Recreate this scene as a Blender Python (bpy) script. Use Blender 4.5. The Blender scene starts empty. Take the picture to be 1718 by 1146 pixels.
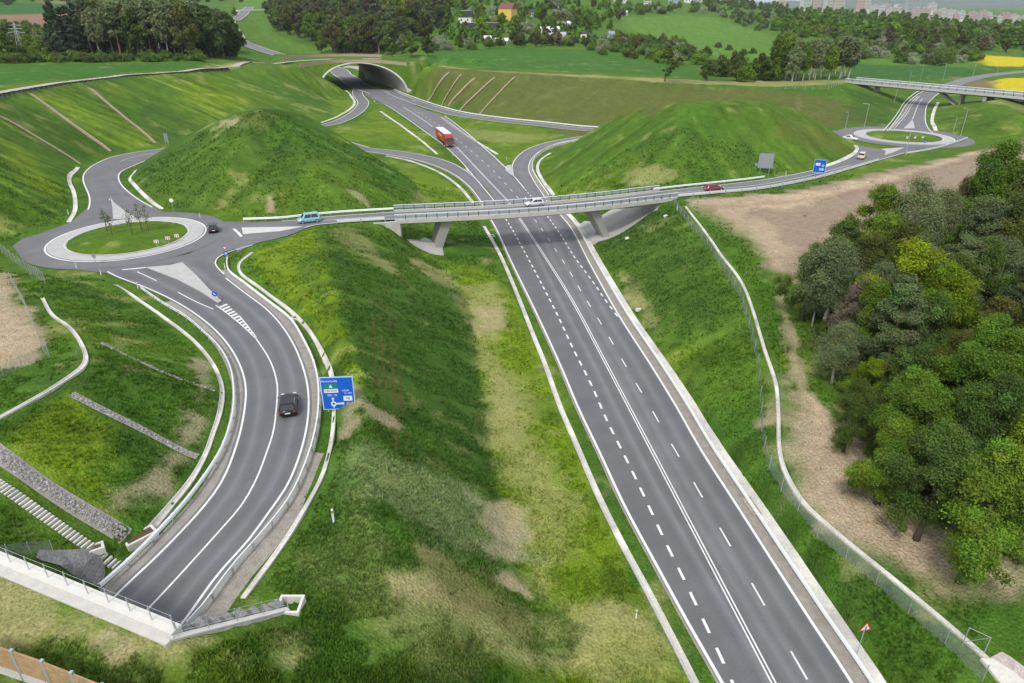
import bpy, bmesh, math, random
import numpy as np
from mathutils import Vector, Matrix
from mathutils.geometry import delaunay_2d_cdt
R = math.radians
SC = bpy.context.scene
COL = SC.collection
random.seed(7)
RNG = np.random.default_rng(11)

# ------------------------------------------------------------------ camera
CZ, PITCH, FPX = 47.0, R(26.4), 1718 * 24 / 36
cam_d = bpy.data.cameras.new('camera')
cam_d.lens, cam_d.sensor_width, cam_d.sensor_fit = 24, 36, 'HORIZONTAL'
cam_d.clip_start, cam_d.clip_end = 1, 60000
cam = bpy.data.objects.new('camera', cam_d)
COL.objects.link(cam)
cam.location = (0, 0, CZ)
cam.rotation_euler = (R(90) - PITCH, 0, 0)
SC.camera = cam
# ------------------------------------------------------------------ sky, sun
SUN_EL, SUN_AZ = R(50), R(205)
w = bpy.data.worlds.new('World'); SC.world = w; w.use_nodes = True
nt = w.node_tree
bg = nt.nodes['Background']
sky = nt.nodes.new('ShaderNodeTexSky')
sky.sky_type = 'NISHITA'; sky.sun_disc = False
sky.sun_elevation, sky.sun_rotation = SUN_EL, SUN_AZ
sky.air_density, sky.dust_density, sky.ozone_density = 1.0, 4.0, 1.0
tc = nt.nodes.new('ShaderNodeTexCoord')
nz = nt.nodes.new('ShaderNodeTexNoise'); nz.inputs['Scale'].default_value = 3.5; nz.inputs['Detail'].default_value = 5
mp = nt.nodes.new('ShaderNodeMapping'); mp.inputs['Scale'].default_value = (1, 1, 6)
rmp = nt.nodes.new('ShaderNodeMapRange'); rmp.inputs[1].default_value = .35; rmp.inputs[2].default_value = .62
rmp.inputs[3].default_value = .62; rmp.inputs[4].default_value = .97
mixc = nt.nodes.new('ShaderNodeMixRGB'); mixc.inputs[2].default_value = (6.6, 6.9, 7.4, 1)   # overcast cloud deck
nt.links.new(tc.outputs['Generated'], mp.inputs['Vector']); nt.links.new(mp.outputs[0], nz.inputs['Vector'])
nt.links.new(nz.outputs['Fac'], rmp.inputs[0]); nt.links.new(rmp.outputs[0], mixc.inputs[0])
nt.links.new(sky.outputs[0], mixc.inputs[1]); nt.links.new(mixc.outputs[0], bg.inputs['Color'])
bg.inputs['Strength'].default_value = .112
sd = bpy.data.lights.new('sun', 'SUN'); sd.energy = 2.0; sd.angle = R(11); sd.color = (1, .96, .9)
sun = bpy.data.objects.new('sun', sd); COL.objects.link(sun)
sun.rotation_euler = (R(90) - SUN_EL, 0, math.pi - SUN_AZ)
SC.view_settings.view_transform = 'Standard'; SC.view_settings.look = 'None'
SC.view_settings.exposure = 0.3; SC.view_settings.gamma = 1
try:
    SC.view_settings.use_curve_mapping = False
except Exception: pass
SC.cycles.max_bounces = 5; SC.cycles.diffuse_bounces = 3; SC.cycles.glossy_bounces = 2
SC.cycles.transparent_max_bounces = 8; SC.cycles.caustics_reflective = False; SC.cycles.caustics_refractive = False

# ------------------------------------------------------------------ picture point -> place
CP, SP = math.cos(PITCH), math.sin(PITCH)
def ray(px, py):
    u = (px - 859) / FPX; v = (573 - py) / FPX
    return u, CP + v * SP, -SP + v * CP
def P(px, py, z):
    dx, dy, dz = ray(px, py); t = (z - CZ) / dz
    return (dx * t, dy * t, z)
def PY(px, py, Y):
    dx, dy, dz = ray(px, py); t = Y / dy
    return (dx * t, Y, CZ + dz * t)
def W3(pts): return np.array([P(*p) for p in pts], float)
def catmull(pts, step=2.0):
    p = np.asarray(pts, float)
    if len(p) < 3: return resample(p, step)
    q = np.vstack([2 * p[0] - p[1], p, 2 * p[-1] - p[-2]])
    out = []
    for i in range(1, len(q) - 2):
        a, b, c, d = q[i - 1], q[i], q[i + 1], q[i + 2]
        n = max(2, int(np.linalg.norm((c - b)[:2]) / step) + 1)
        t0 = 0.0; t1 = t0 + max(np.linalg.norm((b - a)[:2]), 1e-3) ** .5
        t2 = t1 + max(np.linalg.norm((c - b)[:2]), 1e-3) ** .5; t3 = t2 + max(np.linalg.norm((d - c)[:2]), 1e-3) ** .5
        for t in np.linspace(t1, t2, n, endpoint=False):
            A1 = (t1 - t) / (t1 - t0) * a + (t - t0) / (t1 - t0) * b
            A2 = (t2 - t) / (t2 - t1) * b + (t - t1) / (t2 - t1) * c
            A3 = (t3 - t) / (t3 - t2) * c + (t - t2) / (t3 - t2) * d
            B1 = (t2 - t) / (t2 - t0) * A1 + (t - t0) / (t2 - t0) * A2
            B2 = (t3 - t) / (t3 - t1) * A2 + (t - t1) / (t3 - t1) * A3
            out.append((t2 - t) / (t2 - t1) * B1 + (t - t1) / (t2 - t1) * B2)
    out.append(p[-1])
    return resample(np.array(out), step)
def resample(p, step):
    p = np.asarray(p, float)
    d = np.r_[0, np.cumsum(np.linalg.norm(np.diff(p[:, :2], axis=0), axis=1))]
    n = max(2, int(round(d[-1] / step)) + 1)
    s = np.linspace(0, d[-1], n)
    return np.stack([np.interp(s, d, p[:, k]) for k in range(p.shape[1])], 1)
def pairs_ribbon(pairs, step=2.0):
    """pairs of picture points across the road (left, right, height) -> left and right edge in the place"""
    a = []
    for l, r, z in pairs:
        a.append(np.r_[P(l[0], l[1], z), P(r[0], r[1], z)])
    a = np.array(a)
    mid = (a[:, :3] + a[:, 3:]) / 2
    m = catmull(np.c_[mid[:, :2], mid[:, 2], a], step)
    return m[:, 3:6], m[:, 6:9]
def normals2(c):
    t = np.gradient(c[:, :2], axis=0); t /= np.linalg.norm(t, axis=1)[:, None] + 1e-9
    return np.c_[-t[:, 1], t[:, 0]]          # left of the direction of travel
def centre_ribbon(c, wl, wr=None):
    wr = wl if wr is None else wr
    n = normals2(c)
    wl = np.broadcast_to(wl, (len(c),)); wr = np.broadcast_to(wr, (len(c),))
    L = c.copy(); L[:, :2] += n * wl[:, None]
    Rr = c.copy(); Rr[:, :2] -= n * wr[:, None]
    return L, Rr
def widen(L, Rr, d):
    v = Rr[:, :2] - L[:, :2]; v /= np.linalg.norm(v, axis=1)[:, None] + 1e-9
    L2, R2 = L.copy(), Rr.copy(); L2[:, :2] -= v * d; R2[:, :2] += v * d
    return L2, R2

# ------------------------------------------------------------------ value noise
_LAT = RNG.random((8, 256, 256))
def vn(x, y, scale, k=0):
    x = np.asarray(x) / scale + 17.3 * k; y = np.asarray(y) / scale + 9.1 * k
    xi = np.floor(x).astype(int); yi = np.floor(y).astype(int)
    fx = x - xi; fy = y - yi
    fx = fx * fx * (3 - 2 * fx); fy = fy * fy * (3 - 2 * fy)
    L = _LAT[k % 8]
    a = L[xi & 255, yi & 255]; b = L[(xi + 1) & 255, yi & 255]
    c = L[xi & 255, (yi + 1) & 255]; d = L[(xi + 1) & 255, (yi + 1) & 255]
    return (a * (1 - fx) + b * fx) * (1 - fy) + (c * (1 - fx) + d * fx) * fy
def fbm(x, y, scale, oct=4, k=0):
    s = 0; a = .5; t = 0
    for i in range(oct):
        s = s + a * vn(x, y, scale / 2 ** i, k + i); t += a; a *= .55
    return s / t
def sstep(a, b, x):
    t = np.clip((x - a) / (b - a), 0, 1); return t * t * (3 - 2 * t)

# ------------------------------------------------------------------ roads laid out
C_L, C_R = (-70.5, 121.0, 8.3), (125.0, 224.5, 8.7)
MA = pairs_ribbon([((1252, 1230), (1482, 1230), 0), ((1207, 1146), (1434, 1146), 0), ((1150, 1045), (1367, 1045), 0),
    ((1099, 951), (1306, 951), 0), ((1045, 850), (1241, 850), 0), ((1001.5, 756), (1180, 756), 0), ((967, 683), (1138, 683), 0),
    ((940, 618), (1098, 618), 0), ((900, 530), (1041, 530), 0), ((859, 445), (993, 445), 0), ((829, 380), (958, 380), 0),
    ((812, 352), (934, 352), 0), ((806, 340), (925, 340), 0)])
MB = pairs_ribbon([((843, 360), (916, 360), 0), ((832, 345), (905, 345), 0), ((824, 333), (896, 333), 0), ((795, 296), (863, 296), .5), ((771, 269), (835, 269), 1),
    ((742, 242), (805, 242), 1.7), ((713, 221), (781, 221), 2.2), ((682, 199), (752, 199), 2.6), ((652, 179), (718, 179), 2.9),
    ((628, 167), (690, 167), 3), ((606, 156.5), (669, 156.5), 3)])
mc = (MB[0] + MB[1])[-1] / 2
MC_c = catmull(np.array([mc, (-92, 432, 3.2), (-108, 476, 3.6), (-128, 520, 4.5), (-160, 566, 6.5), P(473, 95, 8), P(440, 85, 11), P(409, 73, 15),
    PY(396, 58, 740), P(386, 42, 27), PY(394, 34, 850), PY(405, 26, 900), PY(414, 17, 950), PY(420, 12, 1010)]), 4)
MC = centre_ribbon(MC_c, 6.3)
R1 = pairs_ribbon([((816, 352), (843, 352), 0), ((805, 337), (833, 340), 0), ((788, 315), (815, 318), .3), ((761, 293), (791, 292), .6), ((723, 276), (752, 270.5), 1.2),
    ((682, 265), (706, 259), 2), ((641, 258), (662, 252), 3), ((604, 253), (614, 248), 4)])
r1e = (R1[0] + R1[1])[-1] / 2
R1h = centre_ribbon(catmull(np.array([r1e, (-60, 236, 5), (-78, 226, 5.9), (-92, 216, 6.6), P(290, 250.5, 7)]), 3), 3.2)
R2 = pairs_ribbon([((136, 366), (285, 361), 8.3), ((146, 350), (255, 346), 8.3), ((148, 332), (228, 330), 8.3), ((138, 303), (203, 306), 8.2), ((141, 289), (203, 290), 8.1), ((157, 276), (221, 280), 8),
    ((191, 262), (245, 270), 7.8), ((238, 253.5), (272, 259.5), 7.5), ((284, 248), (300, 253), 7)], 1.5)
r2e = (R2[0] + R2[1])[-1] / 2
R2h = centre_ribbon(catmull(np.array([r2e, (-97, 228, 6.2), (-87, 252, 5.2), P(545, 210, 4.5), P(572, 202.5, 4), P(598, 188, 3.5),
    P(609.5, 172.5, 3.2), P(600, 158, 3), (-90, 425, 3.1)]), 3), 2.9)
R3_c = catmull(W3([(905, 345, 0), (897, 330, 0), (880, 302, .3), (873, 284, .6), (879, 266, 1.2), (899, 250, 2), (928, 240, 3), (960, 234, 3.6), (984, 230.5, 4)]), 2)
R3 = centre_ribbon(R3_c, 2.9)
R4_c = catmull(W3([(645, 149, 3), (668, 160, 3), (700, 172, 3), (735, 183.5, 3.2), (774, 193, 3.4), (842, 202.5, 3.7), (910, 209.5, 4), (968, 216, 4.3), (996, 218, 4.6)]), 3)
R4 = centre_ribbon(R4_c, 3.4)
R5_c = catmull(np.array([R3_c[-1], (45, 257, 5.0), (70, 256, 6.4), (92, 245, 7.9), (106, 233, 8.6), (112, 229, 8.7)]), 3)
R5 = centre_ribbon(R5_c, 3.6)
R4j = centre_ribbon(catmull(np.array([R4_c[-1], (48, 262, 5.2), (68, 257.5, 6.3)]), 3), 3.2)
BR = pairs_ribbon([((378, 371.5), (398, 424), 8.3), ((401, 373), (424, 410), 8.3), ((440, 372), (483, 395.5), 8.3), ((480, 370), (522, 379.5), 8.3), ((520, 365.5), (545, 376.5), 8.3),
    ((570, 361), (573, 374), 8.3), ((650, 356), (652, 369), 8.3), ((860, 345.5), (861, 358.5), 8.3), ((1000, 333.5), (1000, 346.5), 8.3),
    ((1130, 318), (1130, 331.5), 8.3), ((1200, 310.5), (1200, 325), 8.4), ((1274, 302), (1274, 318), 8.5), ((1369, 284), (1373, 299), 8.6),
    ((1417, 268), (1429, 283), 8.7), ((1437, 254), (1478, 268.5), 8.7), ((1436, 244), (1520, 257), 8.7)], 2)
SR = pairs_ribbon([((176, 456), (352, 434), 8.3), ((191, 464), (361, 443), 8.3), ((238, 482), (376, 460), 8.3), ((289, 506), (408, 485.5), 8.2), ((340, 540), (453, 519.5), 8.1), ((374, 574), (483, 553.6), 8),
    ((398, 615), (507, 598), 8), ((407, 652), (521, 645.5), 8), ((405, 686), (523, 690), 8), ((395, 734), (514, 745), 8), ((368, 804), (488, 815), 8),
    ((340, 844), (459, 858), 8), ((306, 882), (422, 909), 8), ((259, 930), (372, 965), 8), ((194, 991), (320, 1038), 8), ((120, 1068), (250, 1128), 8)], 1.5)
RN = pairs_ribbon([((1480, 227), (1575, 229), 8.7), ((1488, 219), (1562, 219), 8.7), ((1497, 208), (1555, 207), 8.7), ((1510, 190), (1554, 190), 8.7), ((1519, 175), (1557, 176), 8.7),
    ((1528, 166), (1564, 167), 8.7), ((1540, 157), (1575, 158), 8.8), ((1557, 149), (1590, 150), 9)], 2)
rne = (RN[0] + RN[1])[-1] / 2
RNh = centre_ribbon(catmull(np.array([rne, P(1591, 145, 9.2), P(1612, 137, 9.6), P(1650, 128, 10), P(1718, 120, 10.3), P(1800, 114, 10.5)]), 4), 4.2)
TRK_c = catmull(W3([(-140, 184, 25.5), (0, 155, 24), (60, 145, 23.6), (130, 134.5, 23), (250, 124, 21.5), (330, 119.5, 20.5), (380, 116, 19.8), (410, 110, 19.3), (450, 106.5, 18.6), (500, 102.5, 18.1), (560, 99, 18.1), (640, 99, 18)]), 3)
TRK = centre_ribbon(TRK_c, 2.0)
TRK2 = centre_ribbon(catmull(np.array([P(650, 97, 18), PY(632, 92, 455), PY(615, 86, 480), PY(596, 80, 510), PY(575, 78, 525)]), 3), 2.2)
ROADS = dict(MA=MA, MB=MB, MC=MC, R1=R1, R1h=R1h, R2=R2, R2h=R2h, R3=R3, R4=R4, R5=R5, R4j=R4j, BR=BR, SR=SR, RN=RN, RNh=RNh)

# ------------------------------------------------------------------ lie of the land
PTS = []           # (x, y, z, priority)
def addw(a, pr=1, step=None):
    a = np.asarray(a, float)
    if step: a = resample(a, step)
    for q in a: PTS.append((q[0], q[1], q[2], pr))
def addp(pts, pr=1, step=4): addw(W3(pts), pr, step)
def addY(*pts):
    for px, py, Y in pts: PTS.append((*PY(px, py, Y), 1))
BR_N = len(BR[0])
for k, (L, Rr) in ROADS.items():
    if k == 'BR':
        continue
    L2, R2_ = widen(L, Rr, 1.0)
    L3 = L2[::2].copy(); L3[:, 2] -= .1; R3_ = R2_[::2].copy(); R3_[:, 2] -= .1
    mid = (L + Rr)[::2] / 2; mid[:, 2] -= .1
    pr = 3 if k in ('MA', 'MB', 'SR', 'R2', 'R1', 'R3', 'RN') else 2
    addw(L3, pr); addw(R3_, pr); addw(mid, pr)
# the road over the bridge: only where it lies on the ground
xa, xb = P(652, 372, 8.3)[0], P(1112, 334, 8.3)[0]
L2, R2_ = widen(BR[0], BR[1], 1.2)
for e in (L2, R2_, (L2 + R2_) / 2):
    for q in e[::2]:
        if q[0] < xa - 1 or q[0] > xb + 1: PTS.append((q[0], q[1], q[2] - .1, 3))
for C in (C_L, C_R):
    for r in (0, 8, 14, 19.5):
        for a in np.linspace(0, 2 * math.pi, max(1, int(r * 1.2)), endpoint=False):
            PTS.append((C[0] + r * math.cos(a), C[1] + r * math.sin(a), C[2] - .1 + (.7 if r == 0 else .45 if r == 8 else 0), 3))
# left cut slope
addw([(-330, 150, 30), P(-250, 215, 27.5), P(-120, 178, 25.3)], 1, 15)
addp([(-120, 178, 25.3), (0, 157, 23.8), (60, 147, 23.4), (130, 136.5, 22.8), (250, 126, 21.3), (330, 121.5, 20.3), (400, 116, 19.3), (440, 114.5, 18.7), (500, 112, 18)])
addp([(-150, 450, 10), (-60, 415, 9.2), (0, 394, 8.8), (60, 385, 8.6), (110, 373, 8.4), (120, 345, 8.3), (113, 315, 8.3), (124, 281, 8.2), (150, 269, 8.1), (190, 256, 8), (240, 247, 7.7), (290, 242, 7.3)])
addw([P(290, 242, 7.3), (-113, 236, 6.6), (-103, 262, 5.4), (-88, 287, 4), P(555, 197, 3.4), P(560, 184, 3.2), P(548, 167, 3)], 1, 4)
# left mound
addp([(440, 180, 23.2), (500, 186, 21), (560, 220, 15.8), (620, 258, 10.8), (670, 290, 6.5), (706, 319, 3)])
addp([(440, 180, 23.2), (380, 194, 21.8), (330, 216, 17.6), (280, 245, 12.4), (240, 273, 8.7)])
addp([(440, 187, 22.9), (400, 201, 21.6), (480, 200, 20.9)])
addp([(226, 288, 8.1), (222, 304, 8.1), (238, 332, 8.2), (274, 354, 8.3), (305, 360, 8.4), (400, 366, 8.4), (500, 361, 8.4), (570, 355, 8.3), (640, 349, 7.6), (690, 343, 4), (714, 340, 2.4)])
addp([(714, 340, 2.4), (708, 323, 2.2), (694, 306, 2.2), (668, 288, 2.5), (640, 272, 3.2), (612, 260, 3.8)])
addw([(-50, 220, 6), (-72, 211, 6.8), (-88, 205, 7.4)], 1, 4)
addp([(745, 335, 1), (760, 325, .8), (735, 300, 1.2), (690, 278, 2)])
# right mound
addp([(1150, 170, 22.4), (1220, 168, 22.4), (1285, 169, 22), (1335, 181, 19), (1393, 216, 12), (1425, 240, 9)])
addp([(1150, 170, 22.4), (1074, 180, 19.4), (1030, 197, 15.0), (990, 219, 10.4), (955, 244, 6), (935, 258, 3)])
addp([(926, 296, 1.2), (922, 282, 1.5), (926, 268, 2), (938, 256, 2.6)])
addp([(945, 318, 1.6), (985, 318, 3.2), (1040, 318, 6), (1090, 312, 7.8), (1180, 306, 8.4), (1270, 298.5, 8.4), (1369, 281, 8.6), (1412, 264, 8.6), (1426, 252, 8.6), (1424, 243, 8.6), (1404, 235, 8.5)])
addw([(30, 240, 5.2), (45, 247, 5.4), (70, 246, 6.6), (88, 235, 8), (98, 228, 8.5)], 1, 4)
addp([(1150, 178, 21.9), (1220, 177, 21.9), (1285, 179, 21.2)])
# far right cut
addp([(690, 160, 3.1), (735, 176, 3.3), (808, 195, 3.7), (876, 205, 4), (995, 213, 4.6)])
addw([P(995, 213, 4.6), (60, 270, 6.2), (92, 254, 8.4), P(1398, 217, 8.8), P(1450, 215.5, 8.7), P(1484, 212, 8.7)], 1, 5)
addp([(690, 115, 17.7), (720, 118, 17.5), (760, 121, 17.5), (900, 127, 17.3), (1000, 131, 17), (1170, 141, 16.5), (1300, 150, 16), (1400, 149, 15.5), (1428, 142, 15.3)])
addp([(690, 111, 17.9), (760, 117, 17.7), (900, 122, 17.5), (1000, 126, 17.2), (1170, 135, 16.7), (1300, 143, 16.2), (1425, 136, 15.4)])
# right road cut under the far bridge
addw([P(1428, 142, 15.3), (160, 345, 15), (172, 365, 13.5), (190, 395, 11)], 1, 5)
addp([(1484, 212, 8.7), (1506, 182, 8.8), (1526, 160, 8.9)])
addp([(1576, 205, 8.8), (1568, 182, 8.8), (1588, 158, 9)])
addp([(1580, 221, 8.8), (1624, 230, 8.9), (1704, 228, 9.5), (1760, 230, 10)])
addp([(1655, 170, 15), (1661, 179, 15), (1714, 195, 14.3), (1800, 218, 13.6)])
addw([P(1655, 170, 15), (205, 290, 13.5), (222, 330, 11)], 1, 5)
# plateau right of the bridge road, bare field, wood
addp([(1300, 330, 8.8), (1450, 300, 9.3), (1600, 262, 9.8), (1690, 240, 11)], 1, 8)
addp([(1138, 338, 8.2), (1200, 329, 8.3), (1274, 322, 8.4), (1373, 303, 8.5), (1470, 279, 8.6), (1540, 262, 8.7), (1604, 243, 8.8)])
addp([(1340, 470, 8), (1430, 520, 7.5)], 1, 5)
addp([(1480, 600, 7), (1500, 860, 4.6), (1718, 960, 4.5), (1718, 700, 8.5), (1718, 400, 11), (1400, 360, 9.3), (1250, 400, 8), (1330, 600, 6), (1390, 760, 4.2), (1718, 1146, 4),
      (1560, 980, 3.6), (1900, 600, 12), (2100, 1000, 7), (1980, 400, 14), (1900, 260, 13)], 1, 400)
addp([(1128, 339, 8), (1186, 396, 8), (1243, 481, 7.2), (1281, 585, 6), (1303, 660, 5), (1308, 770, 4), (1349, 849, 3.4), (1444, 931, 3), (1580, 1043, 2.7), (1660, 1111, 2.6), (1800, 1215, 2.5)])
addp([(1012, 415, .4), (1026, 445, .3), (1066, 509, .3), (1121, 591, .3), (1171, 669, .3), (1228, 756, .3), (1276, 841, .3), (1349, 940, .3), (1414, 1035, .3), (1490, 1146, .3), (1545, 1230, .3)])
addp([(985, 395, .3), (1000, 408, .4)]); addp([(985, 397, .3), (955, 352, .5), (944, 332, .8)])
addp([(1115, 338, 6.8), (1040, 385, 1.6)], 1, 3)
# berm between the roads
addp([(538, 386, 9.6), (548, 430, 10.4), (556, 480, 10.8), (575, 560, 11), (595, 640, 11), (605, 700, 11), (612, 760, 10.6), (622, 820, 9.8), (640, 900, 8.6), (665, 1000, 7.6), (700, 1146, 7), (720, 1230, 7)])
addp([(424, 428, 8.2), (410, 441, 8.2), (413, 459, 8.1), (452, 489, 8), (504, 530, 7.9), (536, 564, 7.9), (557, 604, 7.9), (571, 640, 7.9), (575, 686, 7.9), (571, 741, 7.9), (554, 800, 7.9), (510, 882, 7.9), (425, 1004, 8)])
addp([(470, 418, 8.5), (510, 394, 9)]); addp([(522, 383, 8.3), (570, 379, 8.3), (638, 377, 8.2)])
addp([(565, 385, 9), (600, 388, 8.3), (622, 384, 8.1), (651, 386, 7.3), (672, 394, 5.2), (684, 403, 3.2)])
addp([(650, 398, 6.4), (672, 407, 4.4), (690, 418, 2.4)])
addp([(662, 374, 7.0), (676, 389, 4.6), (694, 404, 1.6)])
addp([(695, 427, 1.2), (740, 452, .7), (775, 490, .5), (795, 560, .5), (803, 650, .5), (822, 740, .5), (838, 835, .5), (862, 930, .5), (895, 1010, .5), (930, 1100, .5), (975, 1220, .5)])
addp([(720, 398, .8), (800, 382, .3), (740, 360, .8), (720, 346, 1.6)])
addp([(803, 380, .2), (868, 516, .2), (902, 598, .2), (968, 770, .2), (1038, 919, .2), (1140, 1137, .2), (1190, 1230, .2)])
addp([(560, 960, 8.3), (520, 1010, 9.2), (560, 1146, 9), (600, 1060, 8.2)], 1, 400)
# portal of the road tunnel in front
WZ = 14.0
addp([(-70, 915, 14), (0, 946, 13.95), (150, 1006, 13.93), (296, 1076, 13.9)], 2, 1.5)
addw(np.array([P(306, 1078, 13.8), P(350, 1066, 12.9), P(420, 1044, 11.2), P(486, 1025, 9.7)]) + np.array([.45, -.35, 0]), 4, 1.2)
addp([(0, 1000, 14), (150, 1060, 13.8), (0, 1146, 14.2), (200, 1146, 13.8), (330, 1146, 13), (450, 1146, 11), (100, 1230, 14), (-150, 1050, 14.2), (400, 1230, 12)], 1, 400)
addp([(335, 1052, 8.4), (380, 1040, 8.6), (430, 1025, 8.9), (480, 1012, 9.2)], 2, 1.5)
# left hillside
addp([(186, 480, 8.1), (228, 507, 8.1), (272, 540, 8), (315, 575, 8), (348, 615, 7.9), (363, 655, 7.9), (361, 686, 7.9), (347, 732, 7.9), (338, 758, 7.9), (305, 815, 7.9), (242, 893, 7.9), (185, 955, 8)])
addp([(40, 468, 11.5), (62, 484, 12.5), (73, 501, 13), (90, 530, 13.6), (118, 550, 14), (138, 577, 14.6), (147, 605, 15), (141, 620, 15.2), (117, 636, 15.4), (68, 668, 15.8), (0, 704, 16), (-100, 750, 16)])
addp([(20, 480, 13.2), (60, 560, 15), (0, 520, 15), (0, 600, 15.6), (-100, 560, 16), (-200, 650, 17), (-100, 480, 13)], 1, 400)
addp([(-40, 430, 9.3), (0, 424, 8.8), (30, 430, 8.4), (68, 441, 8.3), (112, 454, 8.2), (150, 462, 8.2)])
addp([(0, 815, 14.3), (-80, 800, 15.5), (0, 900, 13.6), (-80, 890, 14)], 1, 400)
# far country
addY((0, 108, 300), (170, 106, 310), (330, 104, 330), (0, 95, 335), (170, 96, 345), (330, 96, 360), (0, 60, 440), (0, 35, 700), (100, 35, 700), (0, 20, 850), (150, 20, 850), (0, 8, 1000), (150, 8, 1000),
     (0, 0, 1150), (150, 0, 1150), (0, -30, 1500), (150, -30, 1500), (-400, 60, 500), (-400, 10, 1000), (250, 80, 410), (360, 85, 420), (300, 50, 600), (330, 25, 800), (250, 10, 1000),
     (450, 12, 1000), (500, 8, 1050), (470, -4, 1400), (420, 24, 905), (450, 50, 760), (480, 76, 600), (500, 72, 580), (520, 82, 530), (450, 30, 880), (430, 40, 830),
     (360, 60, 640), (380, 80, 600), (440, 103, 430), (490, 100.5, 430), (560, 90, 480), (600, 88, 470), (660, 92, 450), (650, 60, 600), (600, 40, 760), (700, 10, 850),
     (720, 87, 490), (850, 82, 530), (1000, 84, 520), (850, 50, 700), (800, 50, 680), (852, 36, 760), (930, 52, 700), (850, 0, 1000), (850, -30, 1300), (700, -30, 1300), (1000, -10, 1150),
     (1050, 60, 700), (1050, 28, 900), (1000, 55, 700), (1150, 28, 950), (1150, 10, 1150), (1150, 1, 1300), (1100, 100, 450), (1200, 100, 480), (1300, 95, 500), (1130, 75, 600), (1250, 45, 880), (1250, 20, 1250),
     (1170, 118, 390), (1000, 105, 410), (850, 100, 420), (1420, 110, 440), (1300, 120, 400), (1500, 115, 430), (1600, 108, 470), (1690, 96, 560), (1690, 110, 480), (1690, 135, 370), (1718, 150, 335), (1640, 150, 330),
     (1500, 92, 560), (1400, 70, 700), (1400, 30, 1100), (1500, 50, 900), (1600, 62, 800), (1550, 36, 1900), (1700, 46, 1650), (1350, 19, 1750), (1450, 24, 1800), (1800, 100, 560), (1800, 50, 1400), (1900, 130, 450))
for x, y, z in ((-900, 2600, 120), (0, 2600, 90), (500, 2600, 45), (1100, 2600, 12), (2000, 2600, 5), (-1700, 2600, 120), (-1700, 1000, 60), (-1700, 100, 30), (-500, 20, 25), (-300, -60, 20), (0, -60, 3), (300, -60, 8), (700, 0, 15), (2000, 100, 10), (2000, 900, 5),
                (480, 200, 14), (420, 320, 12), (45, -20, .3), (-30, -20, 12), (15, 10, .4), (25, 10, .4), (60, 15, 4), (-15, 15, 8)):
    PTS.append((x, y, z, 1))
for x, y, z in ((-165, 500, 10), (-185, 500, 12), (-190, 560, 8.6), (-205, 600, 10), (-215, 540, 14), (-150, 520, 7), (-140, 560, 9), (-160, 620, 13), (-240, 650, 18)): PTS.append((x, y, z, 1))

def build_tin(pts):
    pts = sorted(pts, key=lambda p: -p[3])
    cell = {}; keep = []
    for p in pts:
        d = 1.6 if p[1] < 600 else 8
        if p[3] == 1 : d = 2.2 if p[1] < 600 else 8
        k = (int(p[0] // 3), int(p[1] // 3)); ok = True
        for i in (-1, 0, 1):
            for j in (-1, 0, 1):
                for q in cell.get((k[0] + i, k[1] + j), ()):
                    if (q[0] - p[0]) ** 2 + (q[1] - p[1]) ** 2 < d * d: ok = False; break
                if not ok: break
            if not ok: break
        if ok:
            cell.setdefault(k, []).append(p); keep.append(p)
    v = [Vector((p[0], p[1])) for p in keep]
    ov, oe, of, vo, eo, fo = delaunay_2d_cdt(v, [], [], 0, 1e-4)
    z = np.array([keep[o[0]][2] if o else 0 for o in vo])
    xy = np.array([(q[0], q[1]) for q in ov])
    return xy, z, [tuple(f) for f in of]
class Grid:
    def __init__(s, x0, y0, step, nx, ny):
        s.x0, s.y0, s.step, s.nx, s.ny = x0, y0, step, nx, ny
        s.z = np.full((nx, ny), np.nan)
    def idx(s, x, y):
        return (np.asarray(x) - s.x0) / s.step, (np.asarray(y) - s.y0) / s.step
    def sample(s, x, y, a=None):
        a = s.z if a is None else a
        i, j = s.idx(x, y)
        i = np.clip(i, 0, s.nx - 1.001); j = np.clip(j, 0, s.ny - 1.001)
        i0 = i.astype(int); j0 = j.astype(int); fi = i - i0; fj = j - j0
        return (a[i0, j0] * (1 - fi) + a[i0 + 1, j0] * fi) * (1 - fj) + (a[i0, j0 + 1] * (1 - fi) + a[i0 + 1, j0 + 1] * fi) * fj
    def tri(s, p, q, r, mode='set'):
        i, j = zip(*(( (a[0] - s.x0) / s.step, (a[1] - s.y0) / s.step) for a in (p, q, r)))
        i0, i1 = max(0, math.ceil(min(i) - 1e-6)), min(s.nx - 1, math.floor(max(i) + 1e-6))
        j0, j1 = max(0, math.ceil(min(j) - 1e-6)), min(s.ny - 1, math.floor(max(j) + 1e-6))
        if i1 < i0 or j1 < j0: return
        den = (j[1] - j[2]) * (i[0] - i[2]) + (i[2] - i[1]) * (j[0] - j[2])
        if abs(den) < 1e-12: return
        I, J = np.mgrid[i0:i1 + 1, j0:j1 + 1]
        a = ((j[1] - j[2]) * (I - i[2]) + (i[2] - i[1]) * (J - j[2])) / den
        b = ((j[2] - j[0]) * (I - i[2]) + (i[0] - i[2]) * (J - j[2])) / den
        c = 1 - a - b
        m = (a >= -1e-4) & (b >= -1e-4) & (c >= -1e-4)
        zz = a * p[2] + b * q[2] + c * r[2]
        sub = s.z[i0:i1 + 1, j0:j1 + 1]
        if mode == 'set': sub[m] = zz[m]
        else: sub[m] = np.minimum(sub[m], zz[m])
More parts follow.
